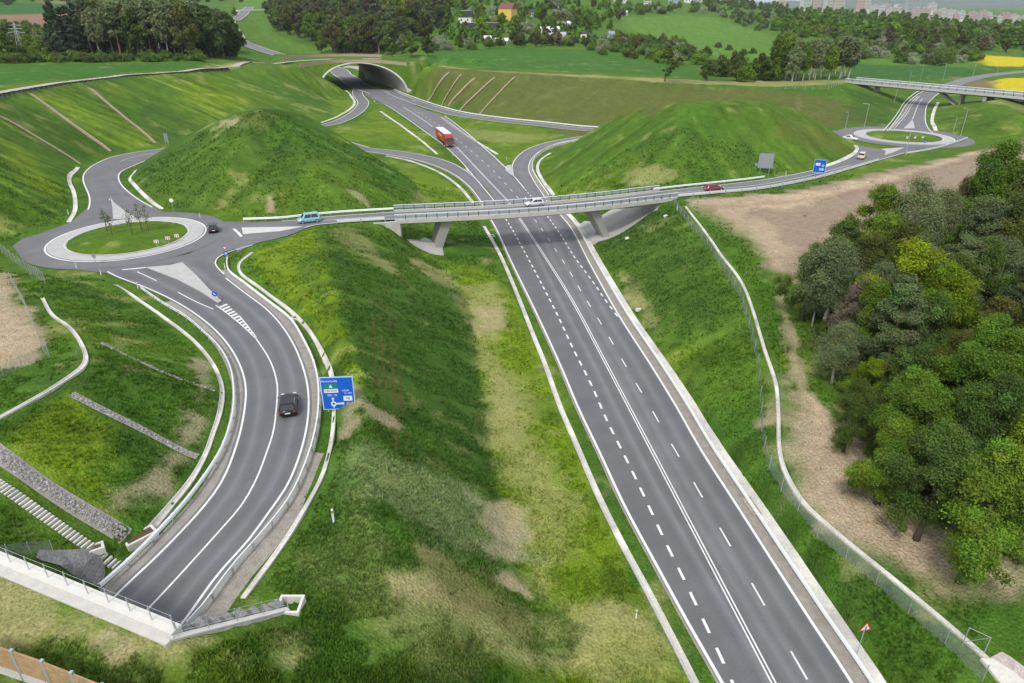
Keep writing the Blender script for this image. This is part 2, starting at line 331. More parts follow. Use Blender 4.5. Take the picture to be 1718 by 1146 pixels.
def blur(a, n):
    for _ in range(n):
        p = np.pad(a, 1, mode='edge')
        a = (p[:-2, 1:-1] + 2 * p[1:-1, 1:-1] + p[2:, 1:-1]) / 4
        p = np.pad(a, 1, mode='edge')
        a = (p[1:-1, :-2] + 2 * p[1:-1, 1:-1] + p[1:-1, 2:]) / 4
    return a
GN = Grid(-262, 12, .75, 800, 656)      # near: x -262..338, y 12..504
GF = Grid(-1700, -60, 10, 371, 267)
_xy, _z, _f = build_tin(PTS)
for f in _f:
    a = [(_xy[k][0], _xy[k][1], _z[k]) for k in f]
    GN.tri(*a); GF.tri(*a)
for g in (GN, GF):
    g.z[np.isnan(g.z)] = 10
GN.z = blur(GN.z, 2); GF.z = blur(GF.z, 1)
# soft natural unevenness
gx = GN.x0 + np.arange(GN.nx)[:, None] * GN.step + 0 * np.arange(GN.ny)[None]
gy = GN.y0 + np.arange(GN.ny)[None] * GN.step + 0 * np.arange(GN.nx)[:, None]
GN.z += (fbm(gx, gy, 14, 4) - .5) * .32 + (fbm(gx, gy, 3, 3, 3) - .5) * .22
def quad_strip(L, Rr, off, mode, d):
    L2, R2_ = widen(L, Rr, d)
    for i in range(len(L2) - 1):
        a, b, c, e = [(q[0], q[1], q[2] + off) for q in (L2[i], R2_[i], R2_[i + 1], L2[i + 1])]
        GN.tri(a, b, c, mode); GN.tri(a, c, e, mode)
# tunnel under the wooded overpass: level floor inside, ground kept full height outside
TZ = 3.0
TA_L, TA_R = np.array(P(540, 156, TZ)), np.array(P(683, 155.5, TZ))
TDIR = np.array([-38.0, 76.0, 0]); TLEN = 1.0
def tun(t, s, z):            # t -1..1 across, s 0..1 along
    q = (TA_L + TA_R) / 2 + (TA_R - TA_L) / 2 * t + TDIR * s
    return np.array([q[0], q[1], z])
TOPZ = 17.9
for sgn in (-1, 1):
    q = [tun(sgn * 1.10, .10, TOPZ), tun(sgn * 1.75, .10, TOPZ), tun(sgn * 1.75, .86, TOPZ), tun(sgn * 1.10, .86, TOPZ)]
    GN.tri(q[0], q[1], q[2]); GN.tri(q[0], q[2], q[3])
q = [tun(-1.05, -.03, TZ - .1), tun(1.05, -.03, TZ - .1), tun(1.05, 1.0, TZ + .3), tun(-1.05, 1.0, TZ + .3)]
GN.tri(q[0], q[1], q[2]); GN.tri(q[0], q[2], q[3])
pa, pb = np.array(P(-90, 890, WZ)), np.array(P(303, 1049, WZ))          # line of the tunnel head wall
pd = (pb - pa) / np.linalg.norm(pb - pa); pn = np.array([pd[1], -pd[0], 0])      # towards the viewer
wa, wb = pb + pn * 1.0, np.array(P(484, 1022, 9.6)); wa[2] = WZ - .1
for k, (L, Rr) in ROADS.items():
    if k == 'BR': continue
    if k == 'SR':
        keep = [(((L[i] + Rr[i]) / 2 - pa) @ pn) < .3 for i in range(len(L))]; L, Rr = L[keep], Rr[keep]
    quad_strip(L, Rr, -.1, 'set', 2.9 if k == 'MA' else 2.4 if k == 'SR' else 1.0)
for side in (BR[0][:, 0] < xa - .5, BR[0][:, 0] > xb + .5):
    quad_strip(BR[0][side], BR[1][side], -.1, 'set', .9)
for C in (C_L, C_R):
    d = np.hypot(gx - C[0], gy - C[1])
    m = d < 19.6
    dome = C[2] - .1 + np.where(d < 10.4, .15 + .55 * (1 - (d / 10.4) ** 2) + (fbm(gx, gy, 2.5, 3, 5) - .5) * .2, 0)
    GN.z[m] = dome[m]
wo = np.array([(wb - wa)[1], -(wb - wa)[0], 0]) / np.hypot(*(wb - wa)[:2])
for q in ([pa - pd * 20 + pn * .5, pb + pd * .5 + pn * .5, pb + pd * .5 + pn * 4.5, pa - pd * 20 + pn * 4.5], [wa + wo * .1, wb + wo * .1 + (wb - wa) * .04, wb + wo * 2.4 + (wb - wa) * .04, wa + wo * 3.0]):
    q = [np.array(p_) for p_ in q]
    q[0][2] -= .14; q[1][2] -= .14; q[2][2] -= .35; q[3][2] -= .25
    GN.tri(q[0], q[1], q[2]); GN.tri(q[0], q[2], q[3])
def H(x, y):
    x = np.asarray(x, float); y = np.asarray(y, float)
    e = np.minimum.reduce([x - GN.x0, GN.x0 + GN.step * (GN.nx - 1) - x, y - GN.y0, GN.y0 + GN.step * (GN.ny - 1) - y])
    m = sstep(0, 14, e)
    zf = GF.sample(x, y) + (fbm(x, y, 90, 3, 2) - .5) * 2.4 * sstep(420, 700, y)
    return GN.sample(x, y) * m + zf * (1 - m)
def h1(x, y): return float(H(np.array([x]), np.array([y]))[0])
def hit(pts):
    """picture points -> where they meet the ground"""
    pts = np.asarray(pts, float)
    u = (pts[:, 0] - 859) / FPX; v = (573 - pts[:, 1]) / FPX
    dx, dy, dz = u, CP + v * SP, -SP + v * CP
    T = np.geomspace(18, 4000, 700)
    lo = np.full(len(pts), T[0]); done = np.zeros(len(pts), bool); res = np.full(len(pts), T[-1])
    prev = T[0]
    for t in T[1:]:
        below = CZ + dz * t < H(dx * t, dy * t)
        new = below & ~done
        res[new] = t; lo[new] = prev; done |= below; prev = t
        if done.all(): break
    hi = res.copy()
    for _ in range(18):
        m = (lo + hi) / 2
        b = CZ + dz * m < H(dx * m, dy * m)
        hi = np.where(b, m, hi); lo = np.where(b, lo, m)
    t = hi
    return np.stack([dx * t, dy * t, H(dx * t, dy * t)], 1)

# ------------------------------------------------------------------ materials
MATS = {}
def mat(name, col=(.5, .5, .5), rough=.8, metal=0, attr=False, var=0, scale=1.0, var2=0, scale2=8.0, bump=0, bscale=None, spec=.5, alpha=1, bdist=.05, tr=0, island=0):
    if name in MATS: return MATS[name]
    m = bpy.data.materials.new(name); m.use_nodes = True
    n = m.node_tree; b = n.nodes['Principled BSDF']; L = n.links.new
    b.inputs['Roughness'].default_value = rough; b.inputs['Metallic'].default_value = metal
    b.inputs['Specular IOR Level'].default_value = spec
    b.inputs['Alpha'].default_value = alpha
    src = None
    if attr:
        a = n.nodes.new('ShaderNodeAttribute'); a.attribute_name = 'Col'; src = a.outputs['Color']
    else:
        c = n.nodes.new('ShaderNodeRGB'); c.outputs[0].default_value = (*col, 1); src = c.outputs[0]
    tcn = n.nodes.new('ShaderNodeNewGeometry')
    def noise(sc, det=4):
        q = n.nodes.new('ShaderNodeTexNoise'); q.inputs['Scale'].default_value = sc; q.inputs['Detail'].default_value = det
        L(tcn.outputs['Position'], q.inputs['Vector']); return q.outputs['Fac']
    for v, s in ((var, scale), (var2, scale2)):
        if not v: continue
        f = noise(s)
        r = n.nodes.new('ShaderNodeMapRange'); r.inputs[1].default_value = .3; r.inputs[2].default_value = .7
        r.inputs[3].default_value = 1 - v; r.inputs[4].default_value = 1 + v; L(f, r.inputs[0])
        mx = n.nodes.new('ShaderNodeVectorMath'); mx.operation = 'SCALE'; L(src, mx.inputs[0]); L(r.outputs[0], mx.inputs['Scale']); src = mx.outputs[0]
    if island:
        r = n.nodes.new('ShaderNodeMapRange'); r.inputs[3].default_value = 1 - island; r.inputs[4].default_value = 1 + island
        L(tcn.outputs['Random Per Island'], r.inputs[0])
        mx = n.nodes.new('ShaderNodeVectorMath'); mx.operation = 'SCALE'; L(src, mx.inputs[0]); L(r.outputs[0], mx.inputs['Scale']); src = mx.outputs[0]
    L(src, b.inputs['Base Color'])
    if bump:
        f = noise(bscale or scale2, 5)
        bp = n.nodes.new('ShaderNodeBump'); bp.inputs['Strength'].default_value = bump; bp.inputs['Distance'].default_value = bdist
        L(f, bp.inputs['Height']); L(bp.outputs[0], b.inputs['Normal'])
    if tr:
        t = n.nodes.new('ShaderNodeBsdfTranslucent'); L(src, t.inputs['Color'])
        ms = n.nodes.new('ShaderNodeMixShader'); ms.inputs[0].default_value = tr
        L(b.outputs[0], ms.inputs[1]); L(t.outputs[0], ms.inputs[2]); L(ms.outputs[0], n.nodes['Material Output'].inputs['Surface'])
    MATS[name] = m; return m
M_GROUND = mat('grassland', attr=True, rough=.95, spec=.1, var=.12, scale=.8, var2=.30, scale2=5.0, bump=1.0, bscale=3.6, bdist=.3)
M_ASPH = mat('asphalt', attr=True, rough=.75, spec=.35, var=.09, scale=.28, var2=.08, scale2=5, bump=.15, bscale=40, bdist=.01)
M_WHITE = mat('road_paint', (.74, .74, .73), .75, var=.12, scale=1.6, var2=.08, scale2=10)
M_CONC = mat('concrete', (.50, .49, .455), .85, var=.10, scale=.8, var2=.08, scale2=6, bump=.1, bscale=8)
M_CONCL = mat('pale_concrete', (.60, .585, .535), .85, var=.16, scale=.6, var2=.12, scale2=4, bump=.1, bscale=8)
M_CONCD = mat('weathered_concrete', (.36, .355, .335), .88, var=.14, scale=.35, var2=.10, scale2=3, bump=.1, bscale=8)
M_GRAVEL = mat('gravel', (.30, .275, .235), .95, var=.15, scale=1.2, var2=.25, scale2=10, bump=.5, bscale=14, bdist=.05)
M_TRACK = mat('track_gravel', (.42, .39, .34), .95, var=.12, scale=.6, var2=.12, scale2=6)
M_PAVE = mat('stone_sett_paving', (.45, .445, .44), .85, var=.08, scale=.9, var2=.10, scale2=7)
M_STEEL = mat('galvanised_steel', (.52, .55, .57), .42, .55, var=.05, scale=2)
M_STEELP = mat('bright_zinc', (.80, .82, .84), .5, .05, var=.04, scale=2)
M_DARK = mat('dark_grey', (.04, .042, .046), .6)
M_RUB = mat('rubber', (.018, .018, .019), .85)
def newobj(name, verts, faces, mats, parent=None, cols=None, smooth=False, midx=None):
    me = bpy.data.meshes.new(name)
    verts = np.asarray(verts, np.float32)
    if isinstance(faces, np.ndarray):
        k = faces.shape[1]
        me.vertices.add(len(verts)); me.vertices.foreach_set('co', verts.ravel())
        me.loops.add(faces.size); me.loops.foreach_set('vertex_index', faces.ravel().astype(np.int32))
        me.polygons.add(len(faces)); me.polygons.foreach_set('loop_start', np.arange(0, faces.size, k, dtype=np.int32))
        me.polygons.foreach_set('loop_total', np.full(len(faces), k, np.int32))
        me.update(calc_edges=True)
    else:
        me.from_pydata([tuple(map(float, v)) for v in verts], [], faces); me.update()
    for m in (mats if isinstance(mats, (list, tuple)) else [mats]): me.materials.append(m)
    if midx is not None: me.polygons.foreach_set('material_index', np.asarray(midx, np.int32))
    if cols is not None:
        a = me.attributes.new('Col', 'FLOAT_COLOR', 'POINT')
        c = np.c_[np.asarray(cols, np.float32), np.ones(len(verts), np.float32)]
        a.data.foreach_set('color', c.ravel().astype(np.float32))
    if smooth: me.polygons.foreach_set('use_smooth', np.ones(len(me.polygons), bool))
    o = bpy.data.objects.new(name, me); COL.objects.link(o)
    if parent is not None: o.parent = parent
    return o
def tag(o, label=None, cat=None, group=None, kind=None):
    if label: o['label'] = label
    if cat: o['category'] = cat
    if group: o['group'] = group
    if kind: o['kind'] = kind
    return o
def struct(o): o['kind'] = 'structure'; return o
def thing(name, label, cat, loc=(0, 0, 0), rz=0, group=None):
    o = bpy.data.objects.new(name, None); COL.objects.link(o); o.location = loc; o.rotation_euler = (0, 0, rz)
    o.empty_display_size = .3
    return tag(o, label, cat, group)
def dup(root, loc, rz=0, label=None, group=None, scale=None):
    r = root.copy(); COL.objects.link(r); r.location = loc; r.rotation_euler = (0, 0, rz)
    if scale: r.scale = scale if isinstance(scale, tuple) else (scale,) * 3
    if label: r['label'] = label
    if group: r['group'] = group
    for ch in list(root.children):
        c = ch.copy(); COL.objects.link(c); c.parent = r
        for g in ch.children:
            d = g.copy(); COL.objects.link(d); d.parent = c
    return r

# ------------------------------------------------------------------ what grows where
def inpoly(x, y, poly):
    c = np.zeros(x.shape, bool); j = len(poly) - 1
    for i in range(len(poly)):
        xi, yi = poly[i][:2]; xj, yj = poly[j][:2]
        m = ((yi > y) != (yj > y)) & (x < (xj - xi) * (y - yi) / (yj - yi + 1e-12) + xi)
        c ^= m; j = i
    return c
def polydist(x, y, poly):
    d = np.full(x.shape, 1e9)
    for i in range(len(poly)):
        ax, ay = poly[i][:2]; bx, by = poly[(i + 1) % len(poly)][:2]
        vx, vy = bx - ax, by - ay; L = vx * vx + vy * vy + 1e-9
        t = np.clip(((x - ax) * vx + (y - ay) * vy) / L, 0, 1)
        d = np.minimum(d, (x - ax - t * vx) ** 2 + (y - ay - t * vy) ** 2)
    return np.sqrt(d)
TYPES = dict(
    lush=(.058, .142, .016), dark=(.050, .105, .018), mid=(.090, .172, .018), lime=(.165, .250, .016), straw=(.37, .335, .15), dirt=(.44, .345, .235),
    sand=(.52, .405, .27), soil=(.325, .25, .18), brown=(.27, .165, .11), wheat=(.056, .155, .022), wheat2=(.046, .135, .026), meadow=(.105, .215, .030),
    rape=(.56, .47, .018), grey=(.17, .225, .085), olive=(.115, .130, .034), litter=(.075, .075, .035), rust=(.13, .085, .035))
PATCH = [  # picture outline, what, edge softness m, raggedness m, strength
 ([(-60, 112), (0, 109), (100, 108), (200, 107), (338, 105), (334, 114), (250, 119), (120, 129), (0, 143), (-80, 150)], 'wheat', 1, .5, 1),
 ([(706, 97), (735, 84), (850, 81), (1000, 83), (1060, 98), (1110, 107), (1175, 111), (1175, 133), (1100, 126), (950, 119), (830, 113), (720, 106)], 'wheat', 2, 1, 1),
 ([(1428, 103), (1500, 108), (1600, 113), (1668, 117), (1640, 127), (1560, 134), (1480, 133), (1425, 128)], 'wheat2', 2, 1, 1),
 ([(1640, 91), (1718, 97), (1800, 100), (1800, 114), (1660, 111), (1635, 104)], 'rape', 2, 1, 1),
 ([(1655, 138), (1690, 131), (1800, 131), (1800, 160), (1690, 153)], 'rape', 2, 1, 1),
 ([(1040, 30), (1140, 24), (1200, 29), (1260, 48), (1305, 65), (1310, 104), (1200, 98), (1120, 70), (1050, 45)], 'meadow', 8, 6, 1),
 ([(1400, 92), (1560, 106), (1650, 104), (1640, 113), (1500, 110), (1400, 104)], 'meadow', 6, 4, .8),
 ([(-60, 26), (130, 23), (135, 35), (60, 46), (-60, 38)], 'brown', 6, 3, 1),
 ([(-60, 4), (180, 9), (210, 22), (-60, 25)], 'wheat2', 6, 3, 1),
 ([(60, 2), (210, 4), (180, 9), (60, 5)], 'brown', 6, 3, 1),
 ([(400, -4), (510, -4), (440, 19), (400, 19)], 'meadow', 8, 4, 1),
 ([(430, 30), (447, 30), (470, 62), (560, 92), (520, 96), (470, 80), (440, 60)], 'meadow', 4, 3, .7),
 ([(345, 108), (400, 104), (415, 108), (370, 116), (340, 117)], 'straw', 2, 2, .8),
 ([(690, 109), (760, 115), (900, 122), (1000, 126), (1200, 136), (1420, 134), (1425, 140), (1300, 146), (1170, 141), (1000, 131), (850, 124), (690, 115)], 'straw', 1.5, 1.5, .85),
 # bare field and bank on the right
 ([(1160, 336), (1290, 326), (1400, 306), (1560, 272), (1690, 241), (1730, 236), (1720, 300), (1640, 420), (1480, 440), (1400, 440), (1335, 474), (1300, 455), (1270, 400), (1220, 360)], 'soil', 1.5, 2, 1),
 ([(1225, 345), (1340, 322), (1480, 298), (1600, 266), (1640, 252), (1640, 258), (1500, 300), (1400, 330), (1330, 350), (1270, 352)], 'sand', 2, 2.5, .9),
 ([(1150, 336), (1290, 327), (1300, 333), (1230, 341), (1160, 346)], 'dirt', 1, 1.5, .9),
 ([(1165, 350), (1240, 345), (1290, 380), (1330, 440), (1320, 470), (1295, 450), (1262, 400), (1215, 372)], 'sand', 2, 3, .55),
 ([(1318, 640), (1362, 672), (1415, 725), (1462, 790), (1478, 850), (1560, 880), (1640, 915), (1730, 955), (1730, 1030), (1660, 1000), (1560, 975), (1480, 945), (1410, 885), (1365, 835), (1330, 760), (1312, 700)], 'dirt', 2, 3.0, .95),
 ([(1360, 690), (1420, 740), (1450, 800), (1470, 850), (1540, 890), (1530, 920), (1440, 880), (1390, 800), (1352, 730)], 'sand', 2.5, 2.5, .5),
 ([(1338, 650), (1352, 648), (1420, 725), (1475, 800), (1520, 866), (1620, 912), (1730, 955), (1730, 985), (1610, 945), (1500, 898), (1448, 822), (1398, 748)], 'sand', .8, 1.2, .9),
 ([(1352, 660), (1355, 660), (1424, 738), (1478, 815), (1530, 880), (1640, 932), (1640, 935), (1526, 884), (1472, 818), (1420, 742)], 'soil', .12, .3, .6),
 ([(1344, 664), (1347, 664), (1408, 742), (1460, 818), (1508, 884), (1610, 936), (1610, 939), (1504, 888), (1455, 821), (1404, 746)], 'soil', .12, .3, .6),
 ([(1180, 345), (1330, 335), (1480, 312), (1640, 262), (1640, 266), (1480, 318), (1330, 342), (1180, 352)], 'brown', .3, .8, .35),
 ([(1302, 480), (1314, 478), (1330, 560), (1352, 650), (1338, 660), (1315, 570)], 'dirt', .5, .7, .85),
 ([(1300, 640), (1330, 650), (1345, 740), (1370, 800), (1340, 820), (1318, 760)], 'grey', 2, 2, .7),
 ([(1040, 460), (1062, 468), (1110, 545), (1098, 556), (1055, 505)], 'straw', .8, 1.2, .8),
 # left
 ([(-40, 436), (20, 462), (42, 520), (76, 580), (62, 602), (-20, 640)], 'dirt', 1, 1.5, .9),
 ([(0, 520), (40, 560), (30, 590), (0, 600)], 'sand', 1.5, 2, .5),
 ([(60, 700), (130, 668), (180, 710), (205, 760), (200, 830), (170, 860), (100, 820), (30, 770), (0, 750), (10, 715)], 'lime', 1.5, 2.0, .92),
 ([(320, 590), (345, 610), (350, 655), (335, 700), (320, 745), (300, 780), (270, 830), (195, 850), (240, 815), (290, 760), (325, 690), (330, 640)], 'dirt', .8, 1.2, .7),
 ([(200, 830), (250, 815), (280, 850), (230, 890), (205, 860)], 'lush', 1, 1.5, .8),
 ([(0, 420), (40, 440), (110, 470), (190, 500), (210, 520), (120, 490), (50, 450)], 'dark', 1, 1.5, .7),
 # road flats, berm
 ([(757, 470), (800, 465), (848, 478), (872, 520), (930, 640), (985, 790), (1040, 930), (1100, 1040), (1150, 1150), (930, 1150), (885, 990), (850, 880), (835, 835), (812, 680), (793, 560)], 'lime', .5, .7, .92),
 ([(755, 475), (830, 470), (845, 520), (840, 580), (800, 560)], 'straw', 1.2, 3, .7),
 ([(800, 520), (850, 520), (850, 555), (805, 560)], 'dirt', .8, 1.5, .45),
 ([(800, 560), (830, 600), (900, 700), (960, 850), (940, 940), (890, 880), (850, 780), (815, 680)], 'straw', 2, 3, .55),
 ([(830, 850), (905, 870), (960, 1000), (1040, 1000), (1100, 1120), (960, 1140), (890, 1010)], 'straw', 2, 4, .7),
 ([(862, 935), (900, 960), (960, 1060), (950, 1130), (910, 1060), (880, 1000)], 'lush', 1, 1.5, .75),
 ([(820, 620), (850, 640), (880, 730), (860, 760), (830, 700)], 'straw', 1.5, 2, .5),
 ([(550, 388), (600, 386), (690, 425), (780, 492), (795, 560), (803, 650), (838, 835), (780, 810), (690, 775), (645, 745), (615, 640), (580, 520)], 'dark', .6, .8, .55),
 ([(420, 428), (470, 405), (525, 384), (548, 430), (560, 490), (580, 570), (598, 650), (575, 640), (545, 570), (500, 520), (450, 470)], 'lime', .8, 1.0, .93),
 ([(500, 440), (530, 430), (560, 520), (560, 560), (520, 520)], 'lush', 1, 1.5, .8),
 ([(590, 740), (640, 760), (760, 800), (838, 840), (870, 940), (780, 940), (650, 870), (590, 820)], 'grey', 2, 3, .9),
 ([(800, 835), (850, 840), (885, 1000), (850, 980), (830, 900)], 'dirt', 1, 2, .75),
 ([(600, 880), (760, 950), (900, 1040), (930, 1146), (700, 1146), (640, 1060), (600, 950)], 'straw', 2.5, 4, .66),
 ([(620, 900), (760, 960), (880, 1040), (840, 1060), (700, 1000), (650, 980)], 'straw', 1.5, 3, .9),
 ([(690, 930), (800, 970), (890, 1040), (880, 1080), (760, 1020)], 'olive', 2, 3, .8),
 ([(560, 760), (600, 840), (610, 960), (660, 1080), (640, 1150), (470, 1150), (440, 1050), (500, 1000), (540, 880)], 'lush', 1.5, 2.5, .8),
 ([(420, 1070), (470, 1050), (540, 1050), (540, 1085), (450, 1110)], 'straw', 1, 2, .7),
 ([(700, 1112), (760, 1100), (900, 1140), (890, 1190), (690, 1190)], 'lush', 1, 1.5, .7),
 ([(575, 660), (610, 660), (655, 700), (640, 705), (600, 690), (595, 760), (570, 730)], 'dirt', .8, 1, .8),
 ([(-60, 960), (150, 1040), (280, 1090), (270, 1120), (120, 1090), (-60, 1040)], 'straw', 1.5, 2.5, .88),
 ([(160, 1085), (240, 1080), (240, 1100), (180, 1110)], 'dirt', .7, 1.2, .7),
 ([(100, 1100), (200, 1110), (300, 1146), (150, 1160), (60, 1110)], 'mid', 1, 2, .8),
 ([(690, 428), (750, 455), (775, 490), (750, 482), (700, 450)], 'straw', .8, 1, .7),
 ([(540, 385), (600, 383), (630, 420), (700, 490), (740, 520), (600, 420), (560, 400)], 'straw', .8, 1.5, .5),
 *[([(x0 - 1.2, y0), (x0 + 1.2, y0), (x1 + 1.7, y1), (x1 - 1.7, y1)], 'rust', .12, .18, .6) for x0, y0, x1, y1 in ((623, 485, 632, 672), (635, 485, 647, 690), (648, 480, 664, 700), (660, 490, 676, 700), (663, 720, 665, 765), (681, 725, 682, 785))],
 # flats between the slip roads
 ([(600, 203), (640, 178), (660, 186), (752, 262), (700, 257), (640, 247), (560, 245), (560, 215)], 'lime', 1, 2, .72),
 ([(712, 186), (800, 200), (900, 212), (1000, 218), (980, 232), (920, 236), (866, 262), (845, 284), (790, 240)], 'lime', 1, 2, .62),
 ([(770, 215), (880, 225), (960, 225), (880, 240), (800, 235)], 'straw', 1.5, 2.5, .45),
 ([(645, 262), (700, 282), (760, 310), (795, 340), (714, 343), (706, 318), (680, 294)], 'lime', 1, 1.5, .8),
 ([(556, 166), (590, 168), (604, 180), (590, 190), (560, 198)], 'lime', 1, 1.5, .7),
 ([(700, 320), (735, 345), (715, 350), (690, 340)], 'straw', 1, 1, .5),
 ([(905, 330), (925, 330), (940, 320), (930, 290), (912, 300)], 'lime', .8, 1, .6),
 ([(690, 380), (830, 380), (850, 430), (830, 440), (740, 430)], 'lush', 1, 1, .7),
 ([(720, 430), (790, 445), (850, 470), (800, 470), (755, 462)], 'lime', 1, 1, .8),
 # mounds
 ([(380, 198), (450, 186), (480, 200), (440, 220), (385, 215)], 'straw', 1.5, 2, .3),
 ([(372, 203), (395, 200), (400, 214), (380, 216)], 'sand', .7, 1, .5),
 ([(225, 288), (330, 225), (400, 210), (480, 230), (540, 260), (480, 330), (380, 355), (290, 355)], 'dark', 2, 3, .45),
 ([(580, 318), (600, 322), (622, 345), (618, 350), (600, 330)], 'dirt', .4, .6, .6),
 ([(448, 330), (458, 330), (464, 358), (446, 358)], 'dirt', .5, .6, .8),
 ([(1050, 300), (1060, 280), (1100, 275), (1140, 300), (1110, 308), (1060, 308)], 'straw', 1, 2, .6),
 ([(1330, 190), (1400, 230), (1420, 250), (1370, 260), (1300, 230)], 'rust', 2, 3, .28),
 ([(1050, 215), (1150, 205), (1250, 220), (1300, 260), (1200, 290), (1080, 270)], 'dark', 3, 4, .3),
 ([(960, 245), (1030, 205), (1090, 188), (1330, 190), (1400, 225), (1200, 235), (1000, 290), (930, 290)], 'lush', 3, 4, .5),
 ([(1325, 182), (1340, 160), (1345, 182)], 'dirt', .8, 1, .9),
 ([(720, 120), (1000, 132), (1300, 152), (1400, 165), (1480, 210), (1400, 212), (1100, 190), (900, 205), (800, 192), (700, 160)], 'olive', 2, 3, .85),
 ([(1430, 150), (1500, 170), (1490, 208), (1410, 210)], 'dark', 2, 2, .6),
 ([(1580, 200), (1660, 182), (1700, 200), (1690, 225), (1600, 225)], 'dark', 2, 2, .5),
 ([(1690, 160), (1718, 165), (1718, 190), (1660, 172)], 'straw', 1, 2, .6),
 ([(1590, 128), (1640, 130), (1680, 138), (1650, 150)], 'brown', 1, 1, .6),
 # left cut slope: yellow-green streaks
 ([(90, 165), (150, 170), (260, 235), (230, 250), (150, 215)], 'lime', 3, 5, .85),
 ([(290, 135), (380, 140), (420, 170), (360, 195), (300, 165)], 'lime', 3, 5, .85),
 ([(0, 230), (60, 260), (115, 310), (110, 345), (0, 290)], 'lime', 3, 5, .9),
 ([(430, 125), (480, 130), (545, 165), (540, 185), (480, 170)], 'lush', 2, 3, .6),
 ([(200, 160), (280, 170), (330, 215), (300, 235), (250, 200)], 'dark', 2, 4, .5),
 ([(0, 170), (80, 175), (200, 250), (120, 270), (0, 220)], 'dark', 3, 4, .45),
 ([(0, 320), (60, 345), (110, 365), (60, 382), (0, 385)], 'lime', 2, 3, .4),
 ([(100, 170), (300, 350), (480, 205), (440, 190)], 'mid', 3, 4, .0),
 # right slope
 ([(1440, 900), (1560, 980), (1660, 1120), (1600, 1150), (1450, 1150), (1330, 900)], 'lush', 1.5, 2, .7),
 ([(1560, 985), (1640, 1000), (1718, 1040), (1718, 1110), (1660, 1095)], 'lush', 1.5, 2, .7),
 ([(1000, 410), (1130, 345), (1180, 395), (1230, 480), (1200, 560), (1100, 520)], 'dark', 2, 3, .6),
 ([(1150, 345), (1190, 350), (1250, 400), (1290, 470), (1240, 470), (1190, 400)], 'lush', 1, 1.5, .7),
 ([(1255, 480), (1300, 470), (1320, 600), (1310, 640), (1285, 580)], 'lush', 1, 1.5, .7),
 # floor of the wood
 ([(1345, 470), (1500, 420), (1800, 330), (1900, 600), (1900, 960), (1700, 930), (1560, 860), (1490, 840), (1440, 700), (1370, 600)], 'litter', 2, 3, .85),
]
# downslope streaks: noise smeared along the fall of the ground
gzx, gzy = np.gradient(GN.z, GN.step)
_sl = np.hypot(gzx, gzy)
_w = RNG.random(GN.z.shape)
_acc = np.zeros_like(_w); _I, _J = np.mgrid[0:GN.nx, 0:GN.ny].astype(float)
ux, uy = blur(gzx, 8), blur(gzy, 8); _n = np.hypot(ux, uy) + 1e-6; ux, uy = ux / _n, uy / _n
for sg in (-1, 1):
    ii, jj = _I.copy(), _J.copy()
    for k in range(14):
        a = np.clip(ii, 0, GN.nx - 1).astype(int); b = np.clip(jj, 0, GN.ny - 1).astype(int)
        _acc += _w[a, b]; ii += sg * ux[a, b]; jj += sg * uy[a, b]
_acc = blur(_acc, 1)
_acc = (_acc - _acc.mean()) / _acc.std()
GN_streak = _acc * sstep(.12, .3, blur(_sl, 4))
def ground_colours(x, y, z, sl):
    T = {k: np.array(v) for k, v in TYPES.items()}
    def mixto(c, t, wgt): return c + (t - c) * wgt[:, None]
    n1 = fbm(x, y, 30, 4, 1); n2 = fbm(x, y, 9, 4, 2); n3 = fbm(x, y, 2.6, 3, 4)
    near = sstep(520, 380, y)
    st = np.where((x > GN.x0 + 2) & (x < 335) & (y > 14) & (y < 500), GN.sample(x, y, GN_streak), 0)
    c = np.tile(T['mid'], (len(x), 1))
    c = mixto(c, T['lush'], sstep(.48, .68, n1) * .8)
    c = mixto(c, T['lime'], sstep(.52, .75, n2 * .6 + (1 - n1) * .4) * .45)
    c = mixto(c, T['meadow'] * .8, (1 - near) * .6)
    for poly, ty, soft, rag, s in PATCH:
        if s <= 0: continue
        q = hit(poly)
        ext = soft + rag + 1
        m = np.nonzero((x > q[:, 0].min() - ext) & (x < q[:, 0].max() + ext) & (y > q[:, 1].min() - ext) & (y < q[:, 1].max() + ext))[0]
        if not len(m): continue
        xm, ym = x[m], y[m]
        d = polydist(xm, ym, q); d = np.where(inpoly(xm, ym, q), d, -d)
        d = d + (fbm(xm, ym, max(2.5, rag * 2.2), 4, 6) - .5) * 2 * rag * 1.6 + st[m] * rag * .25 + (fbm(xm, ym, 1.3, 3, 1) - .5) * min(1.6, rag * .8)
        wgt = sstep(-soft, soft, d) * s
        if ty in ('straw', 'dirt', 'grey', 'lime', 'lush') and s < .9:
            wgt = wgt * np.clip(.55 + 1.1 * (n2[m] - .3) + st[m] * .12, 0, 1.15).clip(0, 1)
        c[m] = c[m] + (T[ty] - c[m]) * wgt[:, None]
    green = np.clip((c[:, 1] - c[:, 0]) * 12, 0, 1)
    # streaks, rills, tufts, thin dry spots
    c = mixto(c, T['straw'], sstep(1.5, 2.4, st) * green * .22)
    c *= (1 + np.clip(st, -2.2, 2.2) * .15 * green)[:, None]
    dry = sstep(.60, .74, n2 * .55 + n3 * .45 + st * .03) * green * near
    c = mixto(c, T['straw'] * .9, dry * .42)
    dk = sstep(.56, .72, fbm(x, y, 5, 4, 7)) * green * near
    c = mixto(c, T['dark'], dk * .38)
    n4 = fbm(x, y, 1.1, 3, 2)
    c *= 1 + ((.34 * n3 + .40 * n4 - .37) * (.35 + .65 * green))[:, None]
    return c
